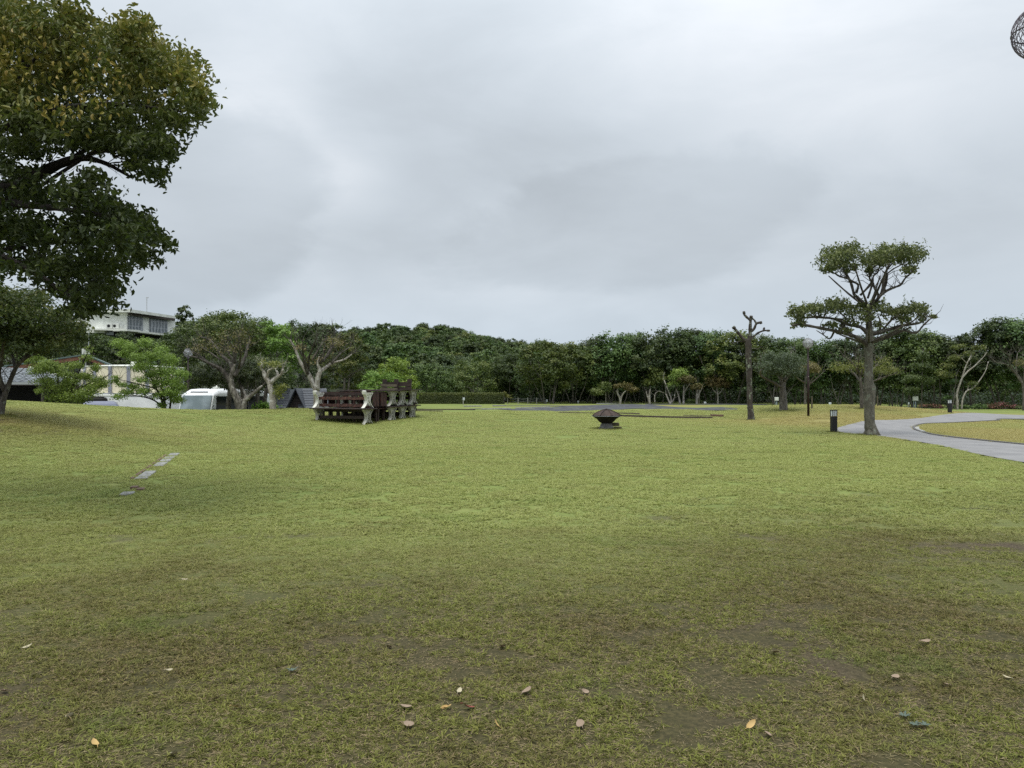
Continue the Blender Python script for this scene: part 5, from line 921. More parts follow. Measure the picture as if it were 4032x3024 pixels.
bpost = MB().box((0, 0, .33), (.09, .07, .66)).mesh('post', M['redwood']); bpostd = MB().box((0, 0, .33), (.09, .07, .66)).mesh('post', M['darkwood'])
brail = MB().box((0, 0, 0), (2.7, .04, .12)).mesh('rail', M['darkwood']); bendp = MB().box((0, 0, 0), (.04, .20, .57)).mesh('end_board', M['redwood']); bslat = MB().box((0, 0, 0), (2.7, .10, .035)).mesh('slat', M['redwood'])
def bench(p, label, ends=True, dark=False, L_=2.7, posts=4):
    c = p - AX * (LEN / 2 + .02); t = empty('wooden_bench', Vector((c.x, c.y, p.z)), TA, label, 'bench', 'wooden benches packed between the tables')
    for s in range(posts):
        x = -L_ / 2 + .1 + s * (L_ - .2) / (posts - 1)
        for y in (-.2, .2): link('post', bpostd if dark else bpost, t, (x, y, 0))
    for y in (-.24, .24): link('rail', brail, t, (0, y, .57))
    for i in range(4): link('slat', bslat, t, (0, -.18 + .12 * i, .655))
    if ends:
        for s in (-1, 1):
            for y in (-.11, .11): link('end_board', bendp, t, (s * (L_ / 2 + .05), y, .345))
    return t
for j, (o_, l_, lab, en, dk) in enumerate([(.62, 0, 'dark lower bench behind the front table with square posts', False, True), (1.16, 0, 'dark lower bench just left of the first grey leg', False, True), (.62, 1, 'red brown upper bench with boarded ends behind the white legs', True, False), (1.16, 1, 'red brown upper bench with boarded ends next to the grey legs', True, False),
                                      (3.92, 0, 'dark bench at the rear right corner of the stack, lower layer', False, True), (3.92, 1, 'red brown bench at the rear right corner of the stack, upper layer', False, False)]):
    p = T0 + PX * o_ + (AX * (-.38 if o_ > 3.5 else -.12)); bench(Vector((p.x, p.y, zb + l_ * LV)), lab, en, dk)
# broken bench lying upside down on top
p = T0 + PX * 2.3 - AX * .15; t = empty('broken_bench', Vector((p.x, p.y, zb + 2 * LV + .02)), TA + R(22), 'small broken brown bench lying upside down on top of the stack', 'bench')
for x, y in ((-.55, 0), (.0, -.1), (.55, .05)): MB().box((0, 0, .26), (.19, .09, .5)).build('post', M['darkwood'], t, (x, y, 0))
for z, y, L_, mt in ((.08, -.16, .78, 'oldwood'), (.24, -.17, .74, 'oldwood'), (.33, .02, 1.2, 'darkwood')): MB().box((0, 0, 0), (L_, .04, .11)).build('slat', M[mt], t, (-.32 if L_ < 1 else 0, y, z), (0, .04 if L_ < 1 else 0, 0))
for z in (.10, .26): MB().box((0, 0, 0), (.62, .04, .14)).build('slat', M['darkwood'], t, (.35, -.06, z))
# ------------------------------------------------------------------ fire pit
B = gnd(2388, 1690, 25, 45); t = empty('fire_pit', B, 0, 'rusty covered fire bowl on a grey stone foot in the middle of the lawn', 'fire pit')
MB().lathe([(.44, -.04), (.42, .03), (.30, .05), (.25, .12), (.20, .22), (.19, .24)], n=14).build('foot', M['stone'], t)
MB().lathe([(.17, .20), (.22, .25), (.31, .31), (.38, .40), (.54, .50), (.56, .515), (.54, .52), (.36, .44), (.1, .4)], n=28).build('bowl', M['iron'], t, smooth=True)
MB().lathe([(.55, .512), (.60, .515), (.60, .525), (.55, .53)], n=28).build('rim', M['alu'], t)
lp = [(.575, .535), (.40, .645), (.17, .735), (.02, .765)]
lid = MB()
for k in range(8):   # bent sheet panels meeting at ribs
    a0, a1 = 2 * PI * k / 8 + .25, 2 * PI * (k + 1) / 8 + .25; sag = random.uniform(-.02, .015); m = MB(); vs = []
    for r_0, z0 in lp:
        for s_ in range(4):
            a = a0 + (a1 - a0) * s_ / 3; vs.append((r_0 * math.cos(a), r_0 * math.sin(a), z0 + sag * math.sin(PI * s_ / 3) + (0.02 if s_ in (0, 3) else 0)))
    vs += [(x, y, z - .012) for x, y, z in vs]; fs = []
    for i in range(3):
        for s_ in range(3): a = i * 4 + s_; fs += [(a, a + 1, a + 5, a + 4), (a + 20, a + 21, a + 17, a + 16)]
    m.add(vs, fs).build('lid_panel', M['rust'], t)
    MB().tube([(r_0 * math.cos(a0) * 1.01, r_0 * math.sin(a0) * 1.01, z0 + .025) for r_0, z0 in lp], .014, 5).build('rib', M['iron' if k % 2 else 'rust'], t)
MB().tube([(0, 0, .74), (0, 0, .82)], .012, 6).build('knob', M['iron'], t)
MB().box((.26, -.42, .535), (.42, .10, .03), (0, .05, .5)).box((.45, -.1, .56), (.22, .3, .05), (0, .1, .3)).build('bent_flap', M['rust'], t)
B2 = gnd(2420, 1689, 25, 45); t = empty('log_block', (B2.x, B2.y + .35, g(B2.x, B2.y + .35)), 0.05, 'short squared timber blocks lying behind the foot of the fire pit', 'timber')
MB().box((0, 0, .11), (.34, .16, .14), bev=.01).build('upper_block', M['oldwood'], t, (.05, 0, .05)); MB().box((0, 0, .03), (.46, .2, .07), bev=.01).build('lower_block', M['oldwood'], t, (.09, 0, 0))
p = B2 + Vector((-.42, .2, 0)); t = empty('round_log', on(p.x, p.y), 0, 'pale round log end leaning behind the left side of the fire pit foot', 'log')
MB().tube([(0, 0, .1), (.0, .35, .1)], .10, 12).build('log', M['oldwood'], t)
# ------------------------------------------------------------------ lamps
def bollard(u, v, label, dmin, dmax, h=.90):
    B = gnd(u, v, dmin, dmax); t = empty('bollard_light', B, R(8), label, 'bollard light', 'bollard lights along the path')
    MB().box((0, 0, h * .36), (.20, .20, h * .72), bev=.01).build('post', M['blackpaint'], t)
    MB().box((0, 0, h * .86), (.155, .155, h * .25)).build('lamp_panel', M['frost'], t)
    f = MB()
    for x in (-.087, .087):
        for y in (-.087, .087): f.box((x, y, h * .86), (.022, .022, h * .27))
    f.box((0, -.085, h * .86), (.012, .012, h * .27)).box((0, 0, h * .995), (.205, .205, .03)); f.build('frame', M['blackpaint'], t)
bollard(3283, 1704, 'nearer black bollard light with white panels at the left end of the path', 20, 45, .88)
bollard(3740, 1626, 'farther black bollard light near the pale leaning trees', 50, 75, .88)
def globe_mesh(r_):
    """lattice of diamond strands over a sphere, two halves joined at the waist"""
    mb = MB(); n = 30
    for s in (-1, 1):
        for k in range(n):
            pts = []
            for i in range(17):
                ph = -PI / 2 + .16 + (PI - .32) * i / 16; a = 2 * PI * k / n + s * (i / 16 - .5) * 1.7; rr = r_ * (1 - .03 * math.exp(-(ph / .06) ** 2)); pts.append((rr * math.cos(ph) * math.cos(a), rr * math.cos(ph) * math.sin(a), rr * math.sin(ph)))
            mb.tube(pts, .0036, 4, cap=False)
    for z, q in ((0.012, 1.0), (-.012, 1.0), (.985, .17), (-.985, .17)):
        mb.tube([(r_ * q * 1.0 * math.cos(a), r_ * q * math.sin(a), r_ * z) for a in np.linspace(0, 2 * PI, 33)], .005, 4, cap=False)
    return mb
def lamp(B, H, r_, label, near=False, rz=0, lean=0.0):
    t = empty('globe_lamp', B, rz, label, 'lamp post', 'globe lamps on slim posts'); t.rotation_euler[1] = lean
    MB().tube([(0, 0, -.1), (0, 0, H * .66), (0, 0, H * .665), (0, 0, H - 2 * r_)], [.066, .058, .038, .034], 12).build('pole', M['peel'], t, smooth=True)
    MB().lathe([(.05, H - 2 * r_ - .06), (.10, H - 2 * r_), (.10, H - 2 * r_ + .03), (.03, H - 2 * r_ + .05)], n=16).build('collar', M['netmetal'], t)
    gl = MB().lathe([(.09 * r_ / .27, -.95 * r_), (.5 * r_, -.86 * r_), (.80 * r_, -.6 * r_), (.97 * r_, -.25 * r_), (r_, 0), (.97 * r_, .25 * r_), (.80 * r_, .6 * r_), (.5 * r_, .86 * r_), (.05, .995 * r_)], (0, 0, 0), 28) if not near else None
    g_ = globe_mesh(r_ * 1.008).build('lattice', M['netmetal'], t, (0, 0, H - r_), smooth=True)
    if gl: gl.build('globe', M['globe'], t, (0, 0, H - r_), smooth=True)
    MB().lathe([(.02, -.13), (.035, -.10), (.035, .02), (.055, .06), (.05, .13), (.02, .16)], n=14).build('bulb', M['frost'], t, (0, 0, H - r_ - .03), smooth=True)
B = gnd(3183, 1642, 30, 50); lamp(B, 4.30, .275, 'globe lamp with peeling red brown pole on the slope right of the lopped tree')
B = on(at(740, 1560, 45).x, 45.0); hh = at(740, 1372, 45).z - B.z; lamp(B, hh, .25, 'globe lamp half hidden by the bare branches of the double trunked pollard')
B = on(at(4104, 125, 7.4).x, 7.4); hh = at(4104, 125, 7.4).z + .27 - B.z; lamp(B, hh - .02, .25, 'near lattice globe lamp cut by the upper right edge', True)
# ------------------------------------------------------------------ signs, utility boxes, posts
def text_mesh(s, size, mat):
    cu = bpy.data.curves.new('text', 'FONT'); cu.body = s; cu.size = size; cu.align_x = 'CENTER'; cu.align_y = 'CENTER'; cu.extrude = .004; cu.resolution_u = 2
    o = bpy.data.objects.new('tmp_text', cu); dg = bpy.context.evaluated_depsgraph_get(); col.objects.link(o); dg.update(); me = bpy.data.meshes.new_from_object(o.evaluated_get(dg)); bpy.data.objects.remove(o); me.materials.clear(); me.materials.append(mat); return me
def signpost(u, vb, vt, wpx, hpx, txt, label, dmin=60, dmax=99, off=0):
    B = gnd(u, vb, dmin, dmax); k = B.y / F; H = (vb - vt) * k; w_, h_ = wpx * k, hpx * k; t = empty('number_sign', B, 0, label, 'sign', 'numbered pitch signs along the lawn edge')
    MB().box((-off * k, 0, (H - .3 * h_) / 2), (.10, .10, H - .3 * h_)).build('post', M['postwood'], t)
    MB().box((0, -.07, H - h_ / 2), (w_, .03, h_), bev=.005).build('board', M['sign'], t)
    if txt: link('lettering', text_mesh(txt, h_ * .72, M['ink']), t, (0, -.092, H - h_ / 2), (PI / 2, 0, 0))
signpost(1826, 1594, 1566, 9, 9.5, 'B-6', 'white sign reading B-6 on a post before the left part of the hedge', off=2)
signpost(1986, 1589, 1564, 6, 9, 'B-5', 'narrow white sign at the right end of the hedge', off=3)
signpost(2153, 1590, 1573.5, 7.5, 8, 'B-4', 'white number sign right of the rope fence', off=2)
signpost(2276, 1590, 1578, 4, 6, 'B-3', 'small white sign left of the pale multi stemmed trunks')
signpost(3267, 1592, 1570, 9.5, 7.5, 'H', 'white sign with one grey letter right of the globe lamp', 50, 75, -2)
signpost(3577, 1600, 1574, 4, 8, '', 'narrow white marker left of the utility box by the path', 60, 80)
B = gnd(2776, 1589.5, 60, 98); MBx = empty('low_marker', B, 0, 'low white marker block at the lawn edge below the round bronze pollard', 'marker'); MB().box((0, 0, .12), (.28, .12, .24), bev=.01).build('block', M['sign'], MBx); MB().box((0, 0, .03), (.32, .16, .06)).build('base', M['kerb'], MBx)
def utility(u, vb, vt, w_, label, dmin, dmax):
    B = gnd(u, vb, dmin, dmax); k = B.y / F; H = (vb - vt) * k; bw = w_ * k; t = empty('utility_box', B, 0, label, 'utility box', 'utility boxes on posts')
    MB().box((0, 0, H - bw * .46), (bw, bw * .35, bw * .92), bev=.012).build('box', M['box'], t); MB().box((0, -bw * .18, H - bw * .46), (bw * .86, .02, bw * .78)).build('door', M['box'], t)
    MB().tube([(0, 0, -.1), (0, 0, H - bw * .9)], .055, 10).build('pipe', M['steelblue'], t); MB().tube([(-bw * .34, .05, -.1), (-bw * .34, .05, H - bw * .9)], .03, 8).build('pipe', M['steelblue'], t)
    MB().box((0, -.06, H - bw * .98), (bw * .3, .05, .07)).build('gland', M['black'], t)
utility(3058, 1591, 1553, 15, 'pale utility box on two pipes left of the thick trunked tree', 60, 80); utility(3605, 1600, 1550, 19, 'pale utility box on a blue grey pipe at the far bend of the path', 55, 80)
B = gnd(3197, 1610, 40, 65); MBx = empty('short_stake', B, 0, 'short wooden stake right of the globe lamp pole', 'stake'); MB().box((0, 0, .38), (.08, .08, .84), bev=.01).build('stake', M['oldwood'], MBx)
B = gnd(3455, 1600, 40, 65); MBx = empty('short_stake', B, 0, 'short wooden stake just right of the pruned trunk', 'stake'); MB().box((0, 0, .35), (.07, .07, .80), bev=.01).build('stake', M['oldwood'], MBx)
fp = [gnd(u, 1590, 60, 99) for u in (1998, 2040, 2078, 2113)]; D0 = fp[0].y; fp = [on((u - CX) / F * 98.5, 98.5) for u in (1998, 2040, 2078, 2113, 2148)]
t = empty('rope_fence', fp[0], 0, 'low rope fence with pale posts between the hedge and the domed tree', 'fence')
for i, p in enumerate(fp[:4]): MB().box((0, 0, .38), (.11, .11, .80)).build('post', M['postwood'], t, p - fp[0])
for i in range(4):
    for z in (.68, .40):
        a, c_ = fp[i] - fp[0], fp[i + 1] - fp[0]; q = [a.lerp(c_, s_) + Vector((0, -.07, z - .35 * (s_ * (1 - s_)))) for s_ in np.linspace(0, 1, 7)]; MB().tube(q, .022, 5).build('rope', M['rope'], t)
p = fp[0] + Vector((.15, -.2, 0)); t = empty('young_plant', on(p.x, p.y), 0, 'yellow green sapling growing at the first rope fence post', 'plant'); MB().tube([(0, 0, 0), (.02, 0, 1.0)], .02, 5).build('stem', M['bark_wood'], t)
C, Nn, tt = lobes_leaves([(0, 0, .9, .5, .3, .3), (.35, 0, .75, .35, .2, .12), (.4, 0, .4, .3, .2, .1), (-.4, 0, 1.25, .35, .3, .22)], 260, np.random.default_rng(3), 12); link('foliage', leaf_mesh('foliage', C, Nn, .17, M['leaf_yg'], np.random.default_rng(4), 'card', .6, tt), t)
# hedge
ha, hb = on(-13.6, 101), on(-.95, 98); n_h = 40; t = empty('hedge', ha, 0, 'long clipped box shaped hedge at the far left side of the lawn', 'hedge'); r_ = np.random.default_rng(31); Cs, Ns = [], []; dvec = hb - ha; Lh = math.hypot(dvec.x, dvec.y); ux = Vector((dvec.x, dvec.y, 0)) / Lh; nx_ = Vector((-ux.y, ux.x, 0)); Hh = 1.30
n_ = 22000; s_ = r_.uniform(0, Lh, n_); side = r_.random(n_); w_ = np.where(side < .55, -.5, r_.uniform(-.5, .5, n_)); z_ = np.where(side < .55, r_.uniform(0, Hh, n_), Hh) + r_.normal(0, .05, n_); w_ = w_ + r_.normal(0, .05, n_) + .10 * (vnoise(s_, z_, .6, 4) - .5)
bx = np.stack([s_ * ux.x + w_ * nx_.x, s_ * ux.y + w_ * nx_.y, z_], 1); bx[:, 2] += G(ha.x + bx[:, 0], ha.y + bx[:, 1]) - ha.z; nn_ = np.where((side < .55)[:, None], np.array([-nx_.x, -nx_.y, .2]), np.array([0, 0, 1.])) + r_.normal(0, .5, (n_, 3))
tn = np.clip(.25 * r_.random(n_) + .35 * vnoise(s_, z_, .5, 8) + .45 * sstep(.9, 1.3, z_), 0, 1); c = link('foliage', leaf_mesh('foliage', bx, nn_, .13, M['hedge'], r_, 'card', .6, tn), t); c['kind'] = 'stuff'
MB().box((Lh / 2, 0, Hh / 2 - .05), (Lh - .1, .8, Hh - .1)).build('inner_branches', M['bark_wood'], t, (0, 0, (hb.z - ha.z) / 2), (0, 0, math.atan2(ux.y, ux.x)))
# azaleas and low clipped bushes along the wood's foot at the right, low hedge in the middle
for j, (u0, u1, D, mt, lab, h_) in enumerate([(3635, 3672, 86, 'azalea', 'low azalea bush with red flowers below the dark wood right of the utility box', .35), (3680, 3700, 86, 'azalea', 'small red flowering azalea near the farther bollard light', .35), (3750, 3812, 84, 'leaf_wood', 'low clipped green bush at the foot of the pale leaning trees', .3), (3838, 3893, 83, 'leaf_wood', 'low clipped green bush right of the leaning trees', .42),
      (3893, 3925, 83, 'azalea', 'pink flowering azalea between clipped bushes', .40), (3925, 3962, 83, 'azalea', 'taller red flowering azalea mound', .60), (3976, 4002, 83, 'azalea', 'pink azalea near the bare twig tree', .38), (4010, 4070, 82, 'leaf_dark', 'low dark bush under the bare twig tree at the right edge', .3)]):
    x0, x1 = (u0 - CX) / F * D, (u1 - CX) / F * D; xm = (x0 + x1) / 2; B = on(xm, D); t = empty('flowering_bush' if mt == 'azalea' else 'clipped_bush', B, 0, lab, 'bush'); r_ = np.random.default_rng(50 + j)
    lb = [(x, r_.uniform(-.2, .2), h_ * .4, .45, .4, h_ * .7) for x in np.arange(x0 - xm, x1 - xm + .1, .4)]; C, Nn, tt = lobes_leaves(lb, int(700 + 500 * (x1 - x0)), r_, 14); link('foliage', leaf_mesh('foliage', C, Nn, .13, M[mt], r_, 'card', .6, tt), t)['kind'] = 'stuff'
    MB().box((0, 0, h_ * .2), (x1 - x0, .4, h_ * .5)).build('stems', M['bark_wood'], t)
for j, (u0, u1, lab) in enumerate([(2718, 2742, 'low clipped green bush left of the little umbrella pollard'), (2752, 2950, 'low ground hugging hedge strip under the round bronze pollard')]):
    D = 99; x0, x1 = (u0 - CX) / F * D, (u1 - CX) / F * D; xm = (x0 + x1) / 2; t = empty('low_hedge', on(xm, D), 0, lab, 'hedge'); r_ = np.random.default_rng(60 + j); lb = [(x, 0, .12, .5, .4, .26 + .1 * (j == 0)) for x in np.arange(x0 - xm, x1 - xm + .1, .4)]; C, Nn, tt = lobes_leaves(lb, 2400, r_, 14); link('foliage', leaf_mesh('foliage', C, Nn, .14, M['leaf_wood'], r_, 'card', .6, tt), t)['kind'] = 'stuff'
    MB().box((0, 0, .08), (x1 - x0, .4, .16)).build('stems', M['bark_wood'], t)
# ------------------------------------------------------------------ edging, slabs, leaves on the lawn
def beam(u0, v0, u1, v1, w_, h_, mat, name, label, cat, grp=None, lift=.0):
    a, c_ = gnd(u0, v0, 20, 99), gnd(u1, v1, 20, 99); d = c_ - a; L_ = math.hypot(d.x, d.y); n = max(1, int(L_ / 1.2)); t = empty(name, a, math.atan2(d.y, d.x), label, cat, grp)
    for i in range(n):
        s0 = (i + .5) / n; p = a + d * s0; zz = g(p.x, p.y) - a.z; MB().box((0, 0, 0), (L_ / n - .03, w_, h_), bev=.008).build('piece', M[mat], t, (L_ * s0, random.uniform(-.01, .01), zz + h_ / 2 + lift), (0, -math.atan2(d.z, L_), random.uniform(-.01, .01)))
beam(2440, 1641, 2805, 1648, .14, .12, 'timberk', 'timber_edging', 'long dark timber edging lying right of the fire pit', 'edging', 'timber edgings on the lawn')
beam(2430, 1630, 2520, 1632.5, .14, .09, 'timberk', 'timber_edging', 'short dark timber edging above the long one right of the fire pit', 'edging', 'timber edgings on the lawn')
beam(2690, 1638, 2795, 1640, .12, .06, 'timberk', 'timber_edging', 'thin dark timber edging behind the end of the long one', 'edging', 'timber edgings on the lawn')
beam(2798, 1640, 2848, 1642.5, .16, .14, 'brick', 'timber_edging', 'short red brown timber end left of the lopped tree', 'edging', 'timber edgings on the lawn')
beam(2200, 1627, 2385, 1629.5, .12, .07, 'timberk', 'timber_edging', 'dark timber edging reaching left from the fire pit lid', 'edging', 'timber edgings on the lawn')
beam(1636, 1614.5, 1870, 1615, .12, .10, 'timberk', 'timber_edging', 'weathered timber edging right of the stacked tables, farther one', 'edging', 'timber edgings on the lawn')
beam(1640, 1619.5, 1742, 1621, .14, .10, 'timberk', 'timber_edging', 'weathered timber edging right of the stacked tables, nearer one', 'edging', 'timber edgings on the lawn')
beam(1826, 1601.5, 1896, 1601, .14, .12, 'kerb', 'kerb_line', 'pale kerb in the grass below the B-6 sign', 'kerb', 'pale kerbs round the gravel')
beam(1896, 1613.5, 2010, 1611.5, .14, .12, 'kerb', 'kerb_line', 'pale kerb along the left tongue of the gravel', 'kerb', 'pale kerbs round the gravel')
beam(2030, 1610, 2165, 1606, .14, .12, 'kerb', 'kerb_line', 'pale kerb ending at the gravel patch corner', 'kerb', 'pale kerbs round the gravel')
beam(1940, 1599, 1990, 1598.8, .14, .10, 'kerb', 'kerb_line', 'short far pale kerb below the rope fence', 'kerb', 'pale kerbs round the gravel')
beam(2350, 1591.5, 2445, 1590, .16, .12, 'kerb', 'kerb_line', 'pale kerb at the far rim of the gravel below the forked pollard', 'kerb', 'pale kerbs round the gravel')
# paving strip flush in the grass
sa, sb_ = gnd(693, 1787), gnd(553, 1890); dv = (sa - sb_); L_ = math.hypot(dv.x, dv.y); ang_ = math.atan2(dv.y, dv.x); t = empty('paving_strip', sb_, ang_, 'strip of pale concrete slabs with brick edge sunk in the grass at the left', 'paving')
def tilt(p, h=.3): return (0, -math.atan((g(p.x + math.cos(ang_) * h, p.y + math.sin(ang_) * h) - g(p.x - math.cos(ang_) * h, p.y - math.sin(ang_) * h)) / (2 * h)), 0)
for f0, f1 in ((.0, .05), (.07, .24), (.42, .56), (.60, .70), (.73, .80), (.86, .97)):
    p = sb_ + dv * ((f0 + f1) / 2); MB().box((0, 0, 0), (L_ * (f1 - f0), .20, .03), bev=.008).build('slab', M['slabg'], t, (L_ * (f0 + f1) / 2, 0, g(p.x, p.y) - sb_.z + .012), tilt(p))
nb_ = int(L_ / .24)
for i in range(nb_):
    f0 = (i + .5) / nb_; p = sb_ + dv * f0
    if random.random() < .6: MB().box((0, 0, 0), (.20, .05, .05), bev=.005).build('brick', M['brick'], t, (L_ * f0, .15, g(p.x, p.y) - sb_.z + .006), tilt(p))
p = gnd(500, 1951); t = empty('loose_slab', (p.x, p.y, p.z), ang_, 'single pale slab left of the paving strip with bricks beside it', 'paving')
MB().box((0, 0, 0), (.34, .17, .05), bev=.008).build('slab', M['slabg'], t, (0, 0, .005)); MB().box((.45, -.12, 0), (.2, .1, .05), bev=.005).build('brick', M['brick'], t, (0, 0, .02)); MB().box((.75, .02, 0), (.2, .1, .05), bev=.005).build('brick', M['brick'], t, (0, 0, .02))
# fallen leaves one can pick out
FL = [(1597, 2820, 'tan', 'broad tan fallen leaf, upper one of the pair at the bottom centre'), (1610, 2866, 'tan', 'broad tan fallen leaf, lower one of the pair at the bottom centre'), (1762, 2800, 'yellow', 'orange yellow fallen leaf at the bottom centre beside the tan pair'), (1748, 2822, 'yellow', 'thin yellow fallen leaf touching the orange yellow one'), (1844, 2822, 'red', 'small dark red fallen leaf right of the yellow leaves'),
 (2288, 2868, 'tan', 'upright tan fallen leaf on a bare spot'), (1955, 2902, 'yellow', 'narrow yellow fallen leaf near the bottom edge'), (1808, 2745, 'cream', 'small cream fallen leaf above the tan pair'), (1532, 2576, 'tan', 'small ochre fallen leaf above the bottom centre'), (1980, 2566, 'tan', 'small brown leaf standing in grass near the centre'), (2075, 2742, 'tan', 'flat brown fallen leaf above the upright tan leaf'), (2303, 2754, 'tan', 'faint tan leaf right of the flat brown one'),
 (664, 2654, 'cream', 'round cream fallen leaf in the lower left'), (282, 2834, 'cream', 'long pale fallen leaf near the bottom left corner'), (682, 2985, 'cream', 'long cream fallen leaf at the bottom edge left of centre'), (110, 2556, 'cream', 'upright pale fallen leaf at the lower left edge'), (15, 2758, 'tan', 'tan fallen leaf at the left frame edge'), (374, 2958, 'yellow', 'small orange fallen leaf near the bottom left'), (932, 2797, 'yellow', 'small yellow leaf left of the bottom centre'),
 (726, 2299, 'cream', 'tiny pale leaf in the middle left of the lawn'), (852, 2795, 'tan', 'brown leaf in a bare patch at the lower left centre'), (2956, 2898, 'yellow', 'yellow fallen leaf in the lower right half'), (3020, 2935, 'tan', 'pale brown fallen leaf below the yellow one in the lower right'), (3525, 2686, 'tan', 'small brown fallen leaf on the right half of the lawn'), (3720, 2724, 'tan', 'long tan fallen leaf at the lower right'), (3965, 2705, 'cream', 'cream fallen leaf near the right edge'),
 (3398, 2766, 'cream', 'small pale leaf left of the long tan one'), (3052, 2600, 'tan', 'small ochre leaf in the right middle lawn'), (3645, 2553, 'tan', 'tiny tan leaf in the right middle lawn'), (560, 1960, 'cream', 'tiny pale leaf beside the loose slab')]
LC = {'tan': simple('tan dead leaf', (.26, .19, .13), .7, bump=.1), 'yellow': simple('yellow dead leaf', (.42, .28, .10), .6, bump=.1), 'red': simple('dark red leaf', (.22, .05, .035), .6, bump=.1), 'cream': simple('cream dead leaf', (.40, .35, .23), .7, bump=.1)}
for i, (u, v, c_, lab) in enumerate(FL):
    p = gnd(u, v); m = MB(); r_ = np.random.default_rng(i); L_ = .028 * r_.uniform(.7, 1.25); W2 = L_ * (.62 if c_ in ('tan',) else .42); pts = []; n = 7
    for j in range(n):
        s_ = -1 + 2 * j / (n - 1); w_ = W2 * math.sqrt(max(0, 1 - abs(s_) ** 1.6)); cu = .35 * s_ * s_ * L_
        pts += [(s_ * L_, -w_, cu + w_ * .35), (s_ * L_, 0, cu), (s_ * L_, w_, cu + w_ * .35)]
    fs = [];
    for j in range(n - 1):
        for q in range(2): a = j * 3 + q; fs.append((a, a + 1, a + 4, a + 3))
    m.add(pts, fs); m.tube([(-L_, 0, .35 * L_), (-L_ * 1.4, .003, .2 * L_)], .0015, 4)
    o = m.build('fallen_leaf', LC[c_], None, (p.x, p.y, p.z + .014), (r_.normal(0, .35), r_.normal(0, .25), r_.uniform(0, 6.28)), smooth=True); setp(o, lab, 'fallen leaf', 'fallen leaves on the lawn')
# glaucous weed rosettes
for i, (u, v, lab) in enumerate([(3560, 2850, 'left one of three blue grey weed rosettes on bare soil'), (3602, 2875, 'middle blue grey weed rosette on bare soil'), (3640, 2878, 'right blue grey weed rosette on bare soil'), (1150, 2660, 'small blue grey weed rosette left of the bottom centre')]):
    p = gnd(u, v); m = MB(); r_ = np.random.default_rng(70 + i)
    for a in np.arange(0, 2 * PI, PI / 4):
        a += r_.normal(0, .15); l = .035 * r_.uniform(.8, 1.3); d = Vector((math.cos(a), math.sin(a), .5)).normalized(); s_ = Vector((-math.sin(a), math.cos(a), 0)) * .005; m.add([tuple(-s_), tuple(s_), tuple(d * l * .6 + s_), tuple(d * l + Vector((0, 0, -.005))), tuple(d * l * .6 - s_)], [(0, 1, 2, 3, 4)])
    m.build('weed_rosette', simple('glaucous leaf', (.085, .115, .085), .6, bump=0) if i == 0 else bpy.data.materials['glaucous leaf'], None, (p.x, p.y, p.z + .012)); setp(bpy.data.objects[-1] if False else col.objects[-1], lab, 'weed', 'blue grey weeds on the lawn')
# ------------------------------------------------------------------ island kerb and concrete tip of the path
for i in range(0, len(PATH) - 1):
    pass
t = empty('kerb_edge', (PATH[40][2], PATH[40][3], 0), 0, 'dark worn kerb round the grass island inside the path bend', 'kerb'); i0 = 12
for i in range(i0, len(PATH) - 12):
    a = Vector((PATH[i][2], PATH[i][3], 0)); c_ = Vector((PATH[i + 1][2], PATH[i + 1][3], 0)); d = c_ - a; L_ = d.length
    if L_ < .05: continue
    m_ = (a + c_) / 2; z = g(m_.x, m_.y); MB().box((0, 0, 0), (L_ * .97, .09, .05), bev=.008).build('stone', M['stone'], t, (m_.x - PATH[40][2], m_.y - PATH[40][3], z + .035), (0, 0, math.atan2(d.y, d.x)))
c3 = [(3598, 1688), (3606, 1680), (3632, 1677), (3618, 1686), (3622, 1694), (3645, 1702), (3630, 1703), (3606, 1695)]; q = [flat(*a) for a in c3]; cx_ = sum(a[0] for a in q) / 8; cy_ = sum(a[1] for a in q) / 8
m = MB(); vs = [(a[0] - cx_, a[1] - cy_, z) for z in (0, .05) for a in q]; m.add(vs, [tuple(range(7, -1, -1)), tuple(range(8, 16))] + [(i, (i + 1) % 8, (i + 1) % 8 + 8, i + 8) for i in range(8)]); setp(m.build('concrete_apron', M['kerb'], None, (cx_, cy_, g(cx_, cy_) + .0)), 'pale concrete apron at the tip of the grass island', 'paving')
# ------------------------------------------------------------------ minibus
def shell(secs, n=6):
    """loft through sections (y, halfwidth, zb, zt, rtop) along y; rounded upper corners"""
    V = []; m = 2 * (n + 1) + 2
    for y, hw, zb_, zt, r_ in secs:
        ring = [(-hw * .97, y, zb_)]
        for k in range(n + 1): a = PI - (PI / 2) * k / n; ring.append((-hw + r_ + r_ * math.cos(a), y, zt - r_ * .8 + r_ * .8 * math.sin(a)))
        for k in range(n + 1): a = PI / 2 - (PI / 2) * k / n; ring.append((hw - r_ + r_ * math.cos(a), y, zt - r_ * .8 + r_ * .8 * math.sin(a)))
        ring.append((hw * .97, y, zb_)); V += ring
    fs = []; k_ = len(V) // len(secs)
    for i in range(len(secs) - 1):
        for j in range(k_): fs.append((i * k_ + j, i * k_ + (j + 1) % k_, (i + 1) * k_ + (j + 1) % k_, (i + 1) * k_ + j))
    fs += [tuple(range(k_ - 1, -1, -1)), tuple(len(V) - k_ + j for j in range(k_))]; return MB().add(V, fs)
def wheel(t, x, y, r_, w_):
    o = MB().tube([(-w_ / 2, 0, 0), (w_ / 2, 0, 0)], r_, 20).build('wheel', M['rubber'], t, (x, y, r_)); MB().tube([(-w_ / 2 - .01, 0, 0), (w_ / 2 + .01, 0, 0)], r_ * .55, 14).build('rim', M['alu'], o)
